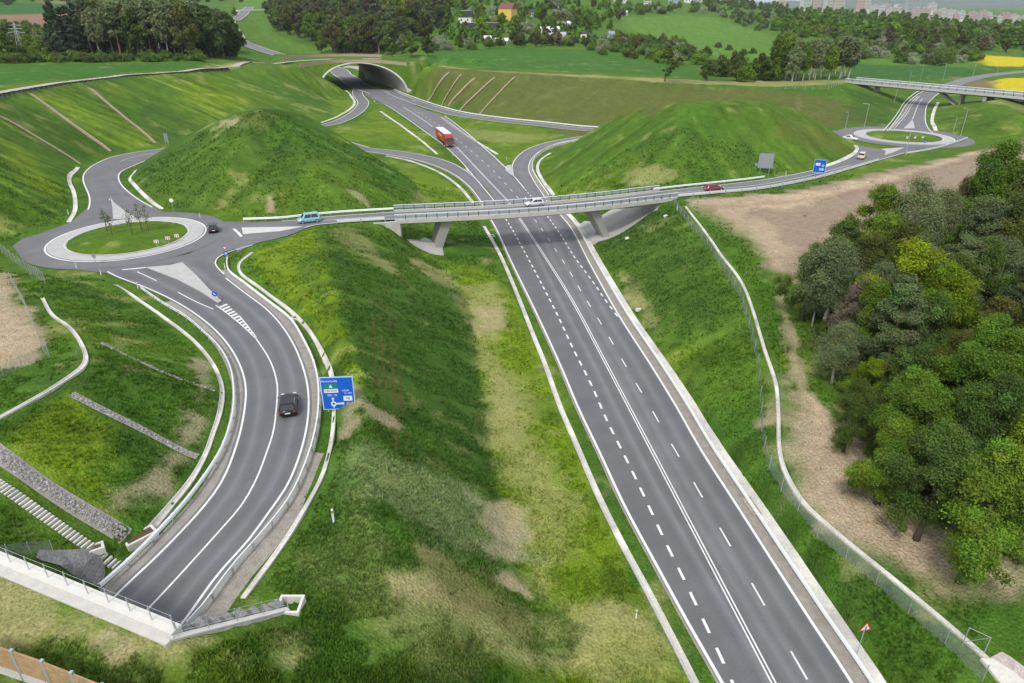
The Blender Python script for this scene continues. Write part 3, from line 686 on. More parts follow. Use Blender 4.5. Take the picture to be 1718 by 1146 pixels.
# ------------------------------------------------------------------ the ground: one sheet to the horizon
rr = [13.0]
while rr[-1] < 520: rr.append(rr[-1] * 1.0044)
while rr[-1] < 16000: rr.append(rr[-1] * 1.02)
rr = np.array(rr); th = np.linspace(R(-60), R(60), 690)
RRg, TT = np.meshgrid(rr, th, indexing='ij')
sx = (RRg * np.sin(TT)).ravel(); sy = (RRg * np.cos(TT)).ravel(); sz = H(sx, sy)
e = .8
ssl = np.hypot(H(sx + e, sy) - H(sx - e, sy), H(sx, sy + e) - H(sx, sy - e)) / (2 * e)
scol = ground_colours(sx, sy, sz, ssl)
ni, nj = RRg.shape
ii = np.arange(ni - 1)[:, None] * nj + np.arange(nj - 1)[None]
gf = np.stack([ii, ii + 1, ii + nj + 1, ii + nj], -1).reshape(-1, 4)[:, ::-1]
ground = struct(newobj('ground', np.c_[sx, sy, sz], gf, M_GROUND, cols=scol, smooth=True))

# ------------------------------------------------------------------ carriageways
def ribbon(name, L, Rr, off, m, ncol=2, colf=None, parent=None, smooth=True):
    t = np.linspace(0, 1, ncol)
    v = L[:, None, :] * (1 - t)[None, :, None] + Rr[:, None, :] * t[None, :, None]
    v = v.reshape(-1, 3).copy(); v[:, 2] += off
    n = len(L)
    i = np.arange(n - 1)[:, None] * ncol + np.arange(ncol - 1)[None]
    f = np.stack([i, i + ncol, i + ncol + 1, i + 1], -1).reshape(-1, 4)
    # face up
    a = v[f[0, 1]] - v[f[0, 0]]; b = v[f[0, 2]] - v[f[0, 0]]
    if a[0] * b[1] - a[1] * b[0] < 0: f = f[:, ::-1]
    cols = None
    if colf is not None:
        cols = colf(np.tile(t, n), v[:, 0], v[:, 1])
    return newobj(name, v, f, m, parent, cols, smooth)
def asph(base=.150, lanes=(), amp=.02):
    """grey carriageway; lanes = positions across with the pale polished band between the wheel paths"""
    def f(t, x, y):
        g = np.full(len(t), base)
        for p, wd, k in lanes: g = g + k * np.exp(-((t - p) / wd) ** 2)
        g = g * (1 + (fbm(x, y, 7, 4, 3) - .5) * .16 + (fbm(x, y, 1.2, 3, 5) - .5) * .10)
        return np.stack([g * .985, g * .99, g * 1.045], 1)
    return f
def poly_flat(name, pts, z, m, parent=None, cols=None):
    from mathutils.geometry import tessellate_polygon
    v = [Vector((p[0], p[1], 0)) for p in pts]
    tri = tessellate_polygon([v])
    f = []
    for a, b, c in tri:
        n = (v[b] - v[a]).cross(v[c] - v[a]); f.append((a, b, c) if n.z > 0 else (a, c, b))
    vv = np.array([(p[0], p[1], z) for p in pts])
    return newobj(name, vv, f, m, parent, None if cols is None else cols(np.full(len(vv), .5), vv[:, 0], vv[:, 1]))
def annulus(name, C, r0, r1, z, m, parent=None, colf=None, n=96, nr=3):
    a = np.linspace(0, 2 * math.pi, n, endpoint=False); r = np.linspace(r0, r1, nr)
    v = np.array([(C[0] + q * math.cos(t), C[1] + q * math.sin(t), z) for t in a for q in r])
    f = []
    for i in range(n):
        for k in range(nr - 1):
            f.append((i * nr + k, i * nr + k + 1, ((i + 1) % n) * nr + k + 1, ((i + 1) % n) * nr + k))
    cols = colf(np.tile(np.linspace(0, 1, nr), n), v[:, 0], v[:, 1]) if colf else None
    return newobj(name, v, f, m, parent, cols)
def strip(name, c, width, off, m=None, parent=None):
    L, Rr = centre_ribbon(np.asarray(c), width / 2)
    return ribbon(name, L, Rr, off, m or M_WHITE, parent=parent)
def dashes(name, c, width, on, period, off, parent=None, phase=0.0, m=None):
    c = resample(c, .25); n = normals2(c)
    d = np.r_[0, np.cumsum(np.linalg.norm(np.diff(c[:, :2], axis=0), axis=1))]
    V, F = [], []
    s = -phase
    while s < d[-1]:
        if s + on > 0:
            ss = np.clip(np.linspace(s, s + on, 4), 0, d[-1])
            k0 = len(V)
            for q in ss:
                p = np.array([np.interp(q, d, c[:, k]) for k in range(3)]); nn = np.array([np.interp(q, d, n[:, k]) for k in range(2)])
                V.append((p[0] + nn[0] * width / 2, p[1] + nn[1] * width / 2, p[2] + off)); V.append((p[0] - nn[0] * width / 2, p[1] - nn[1] * width / 2, p[2] + off))
            for k in range(3): F.append((k0 + 2 * k, k0 + 2 * k + 1, k0 + 2 * k + 3, k0 + 2 * k + 2))
        s += period
    return newobj(name, V, F, m or M_WHITE, parent)
def between(E, t): return E[0] * (1 - t) + E[1] * t
def inset(E, d, side):
    v = E[1][:, :2] - E[0][:, :2]; v = v / (np.linalg.norm(v, axis=1)[:, None] + 1e-9)
    q = (E[0] if side == 0 else E[1]).copy(); q[:, :2] += v * (d if side == 0 else -d); return q
EL = .014
main_road = struct(ribbon('main_road', *MA, .006, M_ASPH, 30, asph(.150, [(.12, .10, -.012), (.30, .03, -.018), (.37, .02, .06), (.44, .03, -.016), (.56, .03, .04), (.67, .025, .055), (.75, .025, -.012), (.84, .018, .06), (.92, .03, -.018), (.0, .02, .03), (1, .02, .03)])))
struct(ribbon('main_road', *MB, .003, M_ASPH, 24, asph(.165, [(.16, .05, .02), (.5, .04, .02), (.83, .04, .02)])))
MC = [e.copy() for e in MC]
for e in MC: e[:, 2] = np.where(e[:, 1] > 495, np.maximum(e[:, 2], H(e[:, 0], e[:, 1]) + .5), e[:, 2])
struct(ribbon('main_road', *MC, .000, M_ASPH, 12, asph(.19)))
for s_ in (0, 1): strip('edge_line', inset(MC, .6, s_), .4, .03)['kind'] = 'structure'
r1 = struct(ribbon('slip_road', *R1, .009, M_ASPH, 10, asph(.165, [(.5, .12, .02)])))
r1h = struct(ribbon('slip_road', *R1h, .012, M_ASPH, 10, asph(.165)))
r2 = struct(ribbon('slip_road', *R2, .006, M_ASPH, 14, asph(.160, [(.25, .06, .015), (.75, .06, .015)])))
r2h = struct(ribbon('slip_road', *R2h, .010, M_ASPH, 10, asph(.165)))
r3 = struct(ribbon('slip_road', *R3, .010, M_ASPH, 10, asph(.160, [(.5, .12, .02)])))
r4 = struct(ribbon('slip_road', *R4, .013, M_ASPH, 8, asph(.17)))
r4j = struct(ribbon('slip_road', *R4j, .016, M_ASPH, 8, asph(.17)))
r5 = struct(ribbon('slip_road', *R5, .020, M_ASPH, 8, asph(.17)))
south_road = struct(ribbon('side_road', *SR, .006, M_ASPH, 26, asph(.150, [(.13, .04, -.020), (.25, .03, .042), (.37, .04, -.014), (.50, .012, -.02), (.63, .04, -.020), (.75, .03, .045), (.87, .04, -.014), (0, .03, .03), (1, .03, .03)])))
bridge_road = struct(ribbon('overpass_road', *BR, .009, M_ASPH, 14, asph(.165, [(.27, .06, .015), (.73, .06, .015)])))
north_road = struct(ribbon('side_road', *RN, .006, M_ASPH, 12, asph(.165, [(.27, .06, .01), (.73, .06, .01)])))
struct(ribbon('side_road', *RNh, .004, M_ASPH, 8, asph(.2)))
TL_ = [e.copy() for e in TRK]
_tm = np.maximum.reduce([H(TL_[0][:, 0], TL_[0][:, 1]), H(TL_[1][:, 0], TL_[1][:, 1]), H((TL_[0] + TL_[1])[:, 0] / 2, (TL_[0] + TL_[1])[:, 1] / 2)])
for e in TL_: e[:, 2] = np.where(e[:, 0] < tun(-1.6, .3, 0)[0], _tm + .12, 18.16)
struct(ribbon('gravel_track', *TL_, 0, M_TRACK))
T2_ = [e.copy() for e in TRK2]
for e in T2_: e[:, 2] = np.maximum(H(e[:, 0], e[:, 1]) + .1, 0)
struct(ribbon('gravel_track', *T2_, .05, M_TRACK))
rings = []
for C, ro, ra, rg in ((C_L, 16.9, 12.9, 10.3), (C_R, 19.6, 14.0, 11.3)):
    o = struct(annulus('roundabout', C, ra - .3, ro, C[2] + .016, M_ASPH, None, asph(.160, [(.5, .18, .012)])))
    ap = struct(annulus('roundabout_apron', C, rg - .4, ra, C[2] + .075, M_PAVE))
    annulus('edge_line', C, ra + .12, ra + .42, C[2] + .024, M_WHITE, o)
    k = annulus('kerb', C, rg - .25, rg + .02, C[2] + .15, M_CONCL, ap)
    rings.append(o)
def PP(pts, z): return [P(a, b, z) for a, b in pts]
fz = 8.3
ASPH_FILL = [([(315, 427), (340, 412), (362, 392), (385, 386), (398, 408), (380, 424), (362, 436), (335, 436)], 8.3),
    ([(128, 452), (178, 458), (200, 463), (250, 462), (306, 452), (352, 452), (364, 443), (355, 428), (320, 425), (250, 440), (180, 440)], 8.3),
    ([(150, 345), (119, 373), (71, 390), (36, 401), (21, 413), (30, 425), (68, 437), (128, 452.5), (178, 458), (200, 440), (130, 415), (130, 390), (170, 370)], 8.3),
    ([(340, 448), (361, 444), (357, 437), (364, 431), (375, 424), (393, 418), (424, 410), (415, 390), (385, 390), (350, 420)], 8.3),
    ([(270, 358), (300, 364.5), (340, 369.5), (401, 373.5), (390, 395), (330, 378), (270, 372)], 8.3),
    ([(1398, 220), (1450, 216.5), (1490, 217), (1480, 226), (1440, 234), (1432, 244), (1425, 240), (1404, 233)], 8.7),
    ([(1555, 217), (1590, 222), (1626, 232), (1619, 237), (1604, 238), (1567, 250), (1520, 257), (1500, 262), (1478, 268.5), (1455, 255), (1520, 244), (1580, 232)], 8.7)]
for pts, z in ASPH_FILL:
    q = PP(pts, z)
    c = np.mean(np.array(q), 0)
    _jz = globals().get('_jz', 0) + 1
    struct(poly_flat('junction_surface', q, z - .006 - .003 * _jz, M_ASPH, cols=asph(.160)))
# ---- painted lines
def lines(parent, E, sides=(0, 1), d=.35, wd=.22, off=EL):
    for s in sides: strip('edge_line', inset(E, d, s), wd, off, parent=parent)
lines(main_road, MA, (0, 1), .22, .28, .016)
def wl(pts, step=1.5): return catmull(np.array([P(*q) for q in pts]), step)
zmain = lambda y: float(np.interp(y, [157, 179, 199, 221, 242, 269, 296, 333], [3, 2.9, 2.6, 2.2, 1.7, 1, .5, 0]))
dbl = wl([(1342, 1230, 0), (1298, 1146, 0), (1101, 770, 0), (1021, 618, 0), (961, 506, 0), (910, 424, 0), (881, 380, 0), (852, 337, 0)])
dbl2 = wl([(x, y, zmain(y)) for x, y in ((852, 337), (808, 291), (764, 245), (725, 212), (682, 183), (644, 162))])
for o_, c in ((main_road, dbl), (main_road, dbl2)):
    n = normals2(c)
    for s in (-.16, .16):
        q = c.copy(); q[:, :2] += n * s; strip('centre_line', q, .14, .018, parent=o_)
sd1 = wl([(1240, 1170, 0), (1216, 1117, 0), (1179, 1038.5, 0), (1146.5, 970, 0), (1118, 912.6, 0), (1070, 810, 0), (1046.5, 762, 0), (1019, 707, 0), (992, 645.5, 0), (961, 584, 0), (934, 526, 0), (910, 479, 0), (883, 428, 0), (857.6, 382, 0), (842, 358, 0)])
dashes('broken_line', sd1, .26, 1.5, 2.95, .018, main_road)
strip('edge_line', wl([(842, 358, 0), (825, 334, 0), (795.5, 296.5, .5)]), .22, .022, parent=main_road)
strip('edge_line', wl([(x, y, zmain(y)) for x, y in ((794, 294.5), (772, 269.5), (743, 242.5), (714, 221.5), (683, 199.3), (653, 179.3), (630, 167.5))]), .3, .018, parent=main_road)
ld = wl([(1360, 1150, 0), (1297, 1041, 0), (1240, 941.5, 0), (1192, 858.6, 0), (1151.5, 787.5, 0), (1116, 727, 0), (1085.7, 674, 0), (1058, 628, 0), (1034.6, 587.6, 0), (1012.5, 550, 0), (993, 518, 0), (975, 489, 0), (959, 461, 0), (943, 435.5, 0), (928, 413, 0), (914, 392, 0), (880, 345, 0)])
dashes('broken_line', ld, .16, 2.6, 7.3, .018, main_road, phase=-.5)
ld2 = wl([(x, y, zmain(y)) for x, y in ((880, 345), (860, 321.6), (823.6, 282.5), (798, 260), (774, 240), (740, 213), (700, 187), (660, 163))])
dashes('broken_line', ld2, .18, 2.6, 7.3, .019, main_road)
sd2 = wl([(1036, 531, 0), (1012.5, 499, 0), (995.5, 474, 0), (965, 433, 0), (932.5, 382, 0), (905, 346, 0), (880, 316.5, .2)])
dashes('broken_line', sd2, .26, 1.5, 2.95, .022, main_road)
strip('edge_line', wl([(880, 316.5, .2), (863.5, 297, .48), (836, 269.5, 1), (806, 242.5, 1.7), (782, 221.5, 2.2), (753, 199.5, 2.6), (719, 179.5, 2.9), (692, 168, 3)]), .3, .022, parent=main_road)
lines(r1, R1, (0, 1), .3, .26, .018); lines(r2, R2, (), .3)
for s in (0, 1): strip('edge_line', inset(R2, .3, s)[5:], .28, .018, parent=r2)
lines(r3, R3, (0, 1), .3, .26, .020); lines(r2h, R2h, (0, 1), .3, .26, .02); lines(r4, R4, (0, 1), .3, .3, .022); lines(r1h, R1h, (0, 1), .3, .26, .024)
strip('centre_line', wl([(258, 257, 7.6), (218, 265, 7.8), (184, 281, 8), (171, 296, 8.1), (175, 315, 8.2), (184, 336, 8.3)]), .16, .018, parent=r2)
lines(south_road, SR, (0,), .35, .2, .018)
strip('edge_line', inset(SR, .35, 1)[8:], .2, .018, parent=south_road)
strip('centre_line', wl([(429, 567, 8.05), (453, 605, 8), (465, 645, 8), (463.5, 686, 8), (458, 727, 8), (447, 760, 8), (432, 800, 8), (405, 848, 8), (364, 895.5, 8), (306, 960, 8), (252, 1018, 8), (212, 1058, 8)]), .16, .018, parent=south_road)
strip('edge_line', wl([(424, 411, 8.3), (395, 419, 8.3), (370, 429, 8.3), (361, 440, 8.3), (366, 450, 8.3), (376, 460, 8.3)]), .2, .022, parent=south_road)
lines(bridge_road, [e[6:] for e in BR], (0, 1), .45, .2, .020)
strip('centre_line', wl([(525, 372.5, 8.3), (572, 367.5, 8.3), (651, 362.5, 8.3), (860, 352, 8.3), (1000, 340, 8.3), (1130, 324.5, 8.3), (1200, 317.5, 8.4), (1274, 310, 8.5), (1371, 291.5, 8.6), (1425, 277, 8.7)]), .16, .02, parent=bridge_road)
lines(north_road, RN, (0, 1), .35, .26, .02)
strip('centre_line', wl([(1531, 200, 8.7), (1535, 190, 8.7), (1541, 175, 8.7), (1549, 164, 8.7), (1559, 156, 8.8)]), .2, .02, parent=north_road)
# ---- islands
def island(name, pts, z, h=.14, m=None):
    q = PP(pts, z); o = poly_flat(name, q, z + h, m or M_PAVE)
    me = o.data; bm = bmesh.new(); bm.from_mesh(me)
    bmesh.ops.dissolve_limit(bm, angle_limit=.01, verts=bm.verts, edges=bm.edges)
    r = bmesh.ops.extrude_face_region(bm, geom=bm.faces[:])
    for v in [g for g in r['geom'] if isinstance(g, bmesh.types.BMVert)]: v.co.z += .001
    for v in bm.verts:
        if abs(v.co.z - (z + h)) < .0005: v.co.z = z - .05
    bm.normal_update(); bm.to_mesh(me); bm.free()
    return struct(o)
island('splitter_island', [(245, 449.5), (285, 446), (306, 441), (330, 463), (352, 487), (372, 506), (366, 509), (335, 489), (296, 469)], 8.28)
island('splitter_island', [(185, 330), (191, 340), (212, 357), (229, 366), (205, 368), (190, 368), (189, 350)], 8.28)
island('splitter_island', [(1478, 250.5), (1518, 248), (1497, 257), (1484, 261), (1486, 254)], 8.7)
island('splitter_island', [(1531, 201), (1535, 215.5), (1516, 216)], 8.7)
dz_ = .02
for o_, pts in ((south_road, [(405, 382), (510, 380), (470, 388), (408, 393)]),):
    poly_flat('painted_island', PP(pts, 8.3), 8.3 + .026, mat('worn_paint', (.56, .56, .55), .8, var=.08, scale=2), bridge_road)
strip('give_way_line', wl([(392, 384, 8.3), (400, 391, 8.3), (405, 397, 8.3)]), .5, .028, parent=bridge_road)
# hatched tail of the island on the near road
a0 = wl([(362, 512, 8.15), (385, 529, 8.1), (408, 548, 8.05), (428, 567, 8)], .5); a1 = wl([(376, 506, 8.15), (396, 524, 8.1), (414, 545, 8.05), (430, 566, 8)], .5)
a1 = np.stack([np.interp(np.linspace(0, 1, len(a0)), np.linspace(0, 1, len(a1)), a1[:, k]) for k in range(3)], 1)
for q in (a0, a1): strip('hatch_border', q, .14, .018, parent=south_road)
V, F = [], []
for i in range(2, len(a0) - 4, 2):
    k = len(V); j = min(len(a0) - 1, i + 1)
    for q in (a0[i], a1[i], a1[j], a0[j]): V.append((q[0], q[1], q[2] + .020))
    F.append((k, k + 1, k + 2, k + 3))
newobj('hatching', V, F, M_WHITE, south_road)
strip('give_way_line', wl([(205, 453, 8.3), (245, 449, 8.3)]), .4, .03, parent=south_road)
strip('edge_line', wl([(230, 456, 8.3), (256, 468, 8.3), (284, 482.5, 8.25), (326, 505, 8.2), (358, 519, 8.15)]), .16, .02, parent=south_road)
# gores
for pts, z, par in (([(791, 291), (772, 268), (750, 266), (770, 276), (782, 285)], .7, main_road), ([(863, 297), (848, 286), (849, 276), (858, 272), (861, 284)], .75, main_road), ([(628, 168), (622, 180), (610, 193), (634, 181)], 3, main_road)):
    o = poly_flat('gore_paving', PP(pts, z), z - .03, M_PAVE); o['kind'] = 'structure'

# ------------------------------------------------------------------ helpers for built things
class MB:
    def __init__(s): s.v, s.f = [], []
    def add(s, v, f):
        k = len(s.v); s.v += [tuple(map(float, q)) for q in v]; s.f += [tuple(i + k for i in q) for q in f]; return s
    def box(s, c, d, rz=0, top=1.0):
        hx, hy, hz = d[0] / 2, d[1] / 2, d[2] / 2; v = []
        for z, k in ((-hz, 1), (hz, top)):
            for x, y in ((-hx, -hy), (hx, -hy), (hx, hy), (-hx, hy)):
                x *= k; y *= k
                v.append((c[0] + x * math.cos(rz) - y * math.sin(rz), c[1] + x * math.sin(rz) + y * math.cos(rz), c[2] + z))
        return s.add(v, [(0, 3, 2, 1), (4, 5, 6, 7), (0, 1, 5, 4), (1, 2, 6, 5), (2, 3, 7, 6), (3, 0, 4, 7)])
    def tube(s, pts, r, n=8, caps=True):
        pts = [Vector(p) for p in pts]; r = [r] * len(pts) if not hasattr(r, '__len__') else r
        k0 = len(s.v); rings = []
        for i, p in enumerate(pts):
            t = (pts[min(i + 1, len(pts) - 1)] - pts[max(i - 1, 0)]).normalized()
            a = t.cross(Vector((0, 0, 1)) if abs(t.z) < .95 else Vector((1, 0, 0))).normalized(); b = t.cross(a)
            rings.append([p + (a * math.cos(2 * math.pi * j / n) + b * math.sin(2 * math.pi * j / n)) * r[i] for j in range(n)])
        v = [q for rg in rings for q in rg]; f = []
        for i in range(len(pts) - 1):
            for j in range(n):
                f.append((i * n + j, i * n + (j + 1) % n, (i + 1) * n + (j + 1) % n, (i + 1) * n + j))
        if caps:
            f.append(tuple(range(n))[::-1]); f.append(tuple(range((len(pts) - 1) * n, len(pts) * n)))
        return s.add(v, f)
    def prism(s, poly, z0, z1):
        n = len(poly); v = [(p[0], p[1], z0) for p in poly] + [(p[0], p[1], z1) for p in poly]
        return s.add(v, [tuple(range(n))[::-1], tuple(range(n, 2 * n))] + [(i, (i + 1) % n, n + (i + 1) % n, n + i) for i in range(n)])
    def obj(s, name, m, parent=None, smooth=False, bevel=0):
        o = newobj(name, s.v, s.f, m, parent)
        bm = bmesh.new(); bm.from_mesh(o.data); bmesh.ops.recalc_face_normals(bm, faces=bm.faces); bm.to_mesh(o.data); bm.free()
        if smooth: o.data.polygons.foreach_set('use_smooth', np.ones(len(o.data.polygons), bool))
        if bevel:
            b = o.modifiers.new('bevel', 'BEVEL'); b.width = bevel; b.segments = 2; b.limit_method = 'ANGLE'
        return o
def sweep(name, c, prof, m, parent=None, closed=True, caps=True, smooth=False):
    """prof: (offset to the left, height) pairs carried along the line c"""
    c = np.asarray(c); n = normals2(c); k = len(prof); V = []
    for i in range(len(c)):
        for o, z in prof: V.append((c[i, 0] + n[i, 0] * o, c[i, 1] + n[i, 1] * o, c[i, 2] + z))
    F = []
    for i in range(len(c) - 1):
        for j in range(k if closed else k - 1):
            a, b = i * k + j, i * k + (j + 1) % k
            F.append((a, b, b + k, a + k))
    if closed and caps: F.append(tuple(range(k))); F.append(tuple(range((len(c) - 1) * k, len(c) * k))[::-1])
    o = newobj(name, V, F, m, parent, smooth=smooth)
    bm = bmesh.new(); bm.from_mesh(o.data); bmesh.ops.recalc_face_normals(bm, faces=bm.faces)
    bm.to_mesh(o.data); bm.free(); return o
def relative(o, root):
    """move a mesh built at world coordinates under root"""
    off = np.array(root.location); a = np.empty(len(o.data.vertices) * 3, np.float32); o.data.vertices.foreach_get('co', a)
    a = a.reshape(-1, 3) - off.astype(np.float32); 
    rz = -root.rotation_euler.z
    if rz:
        x, y = a[:, 0].copy(), a[:, 1].copy(); a[:, 0] = x * math.cos(rz) - y * math.sin(rz); a[:, 1] = x * math.sin(rz) + y * math.cos(rz)
    o.data.vertices.foreach_set('co', a.ravel()); o.data.update(); return o
def local(c, root): return np.asarray(c) - np.array(root.location)
def drape(name, poly, m, off=.05, step=.8, parent=None, kindz=None, px=True):
    q = hit(poly)[:, :2] if px else np.asarray(poly)[:, :2]
    q = resample(np.vstack([q, q[:1]]), step)[:-1]
    x0, y0 = q.min(0); x1, y1 = q.max(0)
    gx_, gy_ = np.meshgrid(np.arange(x0, x1, step), np.arange(y0, y1, step)); gx_, gy_ = gx_.ravel(), gy_.ravel()
    ins = inpoly(gx_, gy_, q) & (polydist(gx_, gy_, q) > step * .5)
    p = [Vector(a) for a in q] + [Vector((a, b)) for a, b in zip(gx_[ins], gy_[ins])]
    e = [(i, (i + 1) % len(q)) for i in range(len(q))]
    ov, oe, of, *_ = delaunay_2d_cdt(p, e, [], 1, 1e-4)
    xy = np.array([(a[0], a[1]) for a in ov]); z = H(xy[:, 0], xy[:, 1]) + off
    return newobj(name, np.c_[xy, z], [tuple(f) for f in of], m, parent)
def ground_line(pts, step=1.2, smooth=True):
    q = hit(pts); q = catmull(q, step) if smooth else resample(q, step)
    q[:, 2] = H(q[:, 0], q[:, 1]); z = q[:, 2]
    for _ in range(3): z = np.r_[z[0], (z[:-2] + 2 * z[1:-1] + z[2:]) / 4, z[-1]]
    q[:, 2] = z; return q
M_DRAIN = mat('drain_concrete', attr=True, rough=.88, var=.10, scale=.9, var2=.14, scale2=5, bump=.15, bscale=8)
def drain(label, pts, width=.75, m=None, name='drainage_channel', group=None, world=None, seg=True):
    c = ground_line(pts) if world is None else world
    n = normals2(c); V = []
    prof = [(-.5, -.35), (-.5, .06), (-.36, .05), (-.16, -.03), (.16, -.03), (.36, .05), (.5, .06), (.5, -.35)]
    k = len(prof)
    zl = H(c[:, 0] + n[:, 0] * width / 2, c[:, 1] + n[:, 1] * width / 2); zr = H(c[:, 0] - n[:, 0] * width / 2, c[:, 1] - n[:, 1] * width / 2)
    zc = np.maximum(H(c[:, 0], c[:, 1]) - (zl + zr) / 2, 0); zl, zr = zl + zc, zr + zc
    for a_ in (zl, zr):
        b_ = a_.copy(); a_[1:-1] = np.maximum(b_[1:-1], np.maximum(b_[:-2], b_[2:]) * .7 + b_[1:-1] * .3)
    for _ in range(4):
        zl = np.r_[zl[0], (zl[:-2] + 2 * zl[1:-1] + zl[2:]) / 4, zl[-1]]; zr = np.r_[zr[0], (zr[:-2] + 2 * zr[1:-1] + zr[2:]) / 4, zr[-1]]
    o0 = c[len(c) // 2].copy()
    for i in range(len(c)):
        for o, z in prof:
            zz = (zl[i] * (o + .5) + zr[i] * (.5 - o)) + z + .09
            V.append((c[i, 0] + n[i, 0] * o * width - o0[0], c[i, 1] + n[i, 1] * o * width - o0[1], zz - o0[2]))
    F = [(i * k + j, i * k + j + 1, (i + 1) * k + j + 1, (i + 1) * k + j) for i in range(len(c) - 1) for j in range(k - 1)]
    F += [tuple(range(k)), tuple(range((len(c) - 1) * k, len(c) * k))[::-1]]
    rs = np.random.default_rng(len(c)); sg = 1 + rs.normal(0, .11, len(c) // 2 + 2); st_ = fbm(c[:, 0], c[:, 1], 1.7, 3, 2)
    base = np.array([.60, .585, .535]); dcol = np.repeat(np.clip(base[None] * (sg[np.arange(len(c)) // 2] * (.72 + .5 * st_))[:, None], 0, 1), k, 0)
    o = newobj(name, V, F, m if m is not None and m is not M_CONCL else M_DRAIN, cols=dcol); o.location = o0
    bm = bmesh.new(); bm.from_mesh(o.data); bmesh.ops.recalc_face_normals(bm, faces=bm.faces); bm.to_mesh(o.data); bm.free()
    return tag(o, label, 'drain', group)

# ------------------------------------------------------------------ the road bridge in the middle
bm_ = (BR[0] + BR[1]) / 2
xl, xr = P(646, 370, 8.3)[0], P(1130, 332, 8.3)[0]
sel = (bm_[:, 0] > xl) & (bm_[:, 0] < xr)
bc = bm_[sel]; bw = np.linalg.norm(BR[1] - BR[0], axis=1)[sel].mean() / 2
br = thing('road_bridge', 'grey concrete bridge on two slanted legs carrying the cross road over the main road', 'bridge', tuple(bc[len(bc) // 2]))
lc = local(bc, br)
hw_ = bw + .55
sweep('deck', lc, [(-hw_ + .35, -.02), (-hw_ + .35, -.75), (-hw_ + 1.3, -1.15), (hw_ - 1.3, -1.15), (hw_ - .35, -.75), (hw_ - .35, -.02)], M_CONCD, br)
for s in (-1, 1):
    sweep('edge_beam', lc, [(s * (hw_ - .33), .20), (s * (hw_ + .12), .20), (s * (hw_ + .12), -.62), (s * (hw_ - .33), -.62)], M_CONC, br)
M_RAILB = mat('blue_grey_steel', (.36, .42, .46), .5, .3)
for s in (-1, 1):
    c = lc.copy(); n = normals2(c); c[:, :2] += n * s * (hw_ - .08)
    rl = sweep('railing', c, [(-.09, 1.13), (.09, 1.13), (.09, 1.23), (-.09, 1.23)], M_STEELP, br)
    sweep('guard_beam', c, [(-.05, .55), (.03, .55), (.05, .72), (.03, .92), (-.05, .92)], M_RAILB, rl)
    cc = resample(c, 2.1)
    pm = MB(); pm.box((0, 0, .66), (.12, .16, .94)); first = None
    for q in cc[1:-1]:
        if first is None: first = pm.obj('post', M_DARK, rl); p_ = first
        else: p_ = first.copy(); COL.objects.link(p_); p_.parent = rl
        p_.location = q; 
def leg(base, top, thick=1.7, wide=5.4):
    ax = np.array([bc[-1, 0] - bc[0, 0], bc[-1, 1] - bc[0, 1]]); ax /= np.linalg.norm(ax); nn = np.array([-ax[1], ax[0]])
    m = MB(); v = []
    for p, th_, wd in ((base, thick * .85, wide * .8), (top, thick * 1.3, wide)):
        for a, b in ((-1, -1), (1, -1), (1, 1), (-1, 1)):
            q = np.array(p[:2]) + ax * a * th_ / 2 + nn * b * wd / 2; v.append((q[0], q[1], p[2]))
    m.add(v, [(0, 3, 2, 1), (4, 5, 6, 7), (0, 1, 5, 4), (1, 2, 6, 5), (2, 3, 7, 6), (3, 0, 4, 7)])
    o = m.obj('leg', M_CONCD, br, bevel=.06); return relative(o, br)
def on_deck(px):
    i = np.argmin([abs((859 + FPX * q[0] / (q[1] * CP + (CZ - q[2]) * SP)) - px) for q in bc]); return bc[i]
nb = normals2(bc).mean(0)
for pxb, pxt, zb in ((723, 742, .9), (1014, 993, .5)):
    t_ = on_deck(pxt); b_ = on_deck(pxb)
    leg((b_[0], b_[1], zb - .4), (t_[0], t_[1], 7.25))
for i, q in ((0, bc[0]), (1, bc[-1])):
    ax = bc[-1] - bc[0]; rz = math.atan2(ax[1], ax[0])
    d = .2 if i == 0 else -4.0
    m = MB().box((q[0] + math.cos(rz) * d, q[1] + math.sin(rz) * d, 4.6), (1.4, hw_ * 2 - .6, 5.2), rz)
    relative(m.obj('abutment', M_CONC, br, bevel=.04), br)
    for s in (-1, 1):
        c0 = np.array([q[0] + math.cos(rz) * d, q[1] + math.sin(rz) * d]) + nb * s * (hw_ - .1)
        sg = -1 if i == 0 else 1
        m = MB().box((c0[0] + math.cos(rz) * sg * 2.2, c0[1] + math.sin(rz) * sg * 2.2, 6.6), (5.2, .5, 3.1), rz)
        relative(m.obj('wing_wall', M_CONC, br, bevel=.04), br)
tag(drape('slope_paving', [(972, 376), (993, 373), (1026, 352), (1085, 345), (1108, 347), (1091, 358), (1041, 393), (992, 412), (978, 390)], mat('grey_slab_paving', (.40, .395, .375), .9, var=.10, scale=.5, var2=.08, scale2=4), .12), 'grey slab paving running up the bank under the right end of the bridge', 'slope paving')
tag(drape('slope_paving', [(682, 402), (714, 399), (741, 410), (745, 430), (726, 428), (704, 418)], MATS['grey_slab_paving'], .12), 'grey slab paving round the foot of the left bridge leg', 'slope paving')
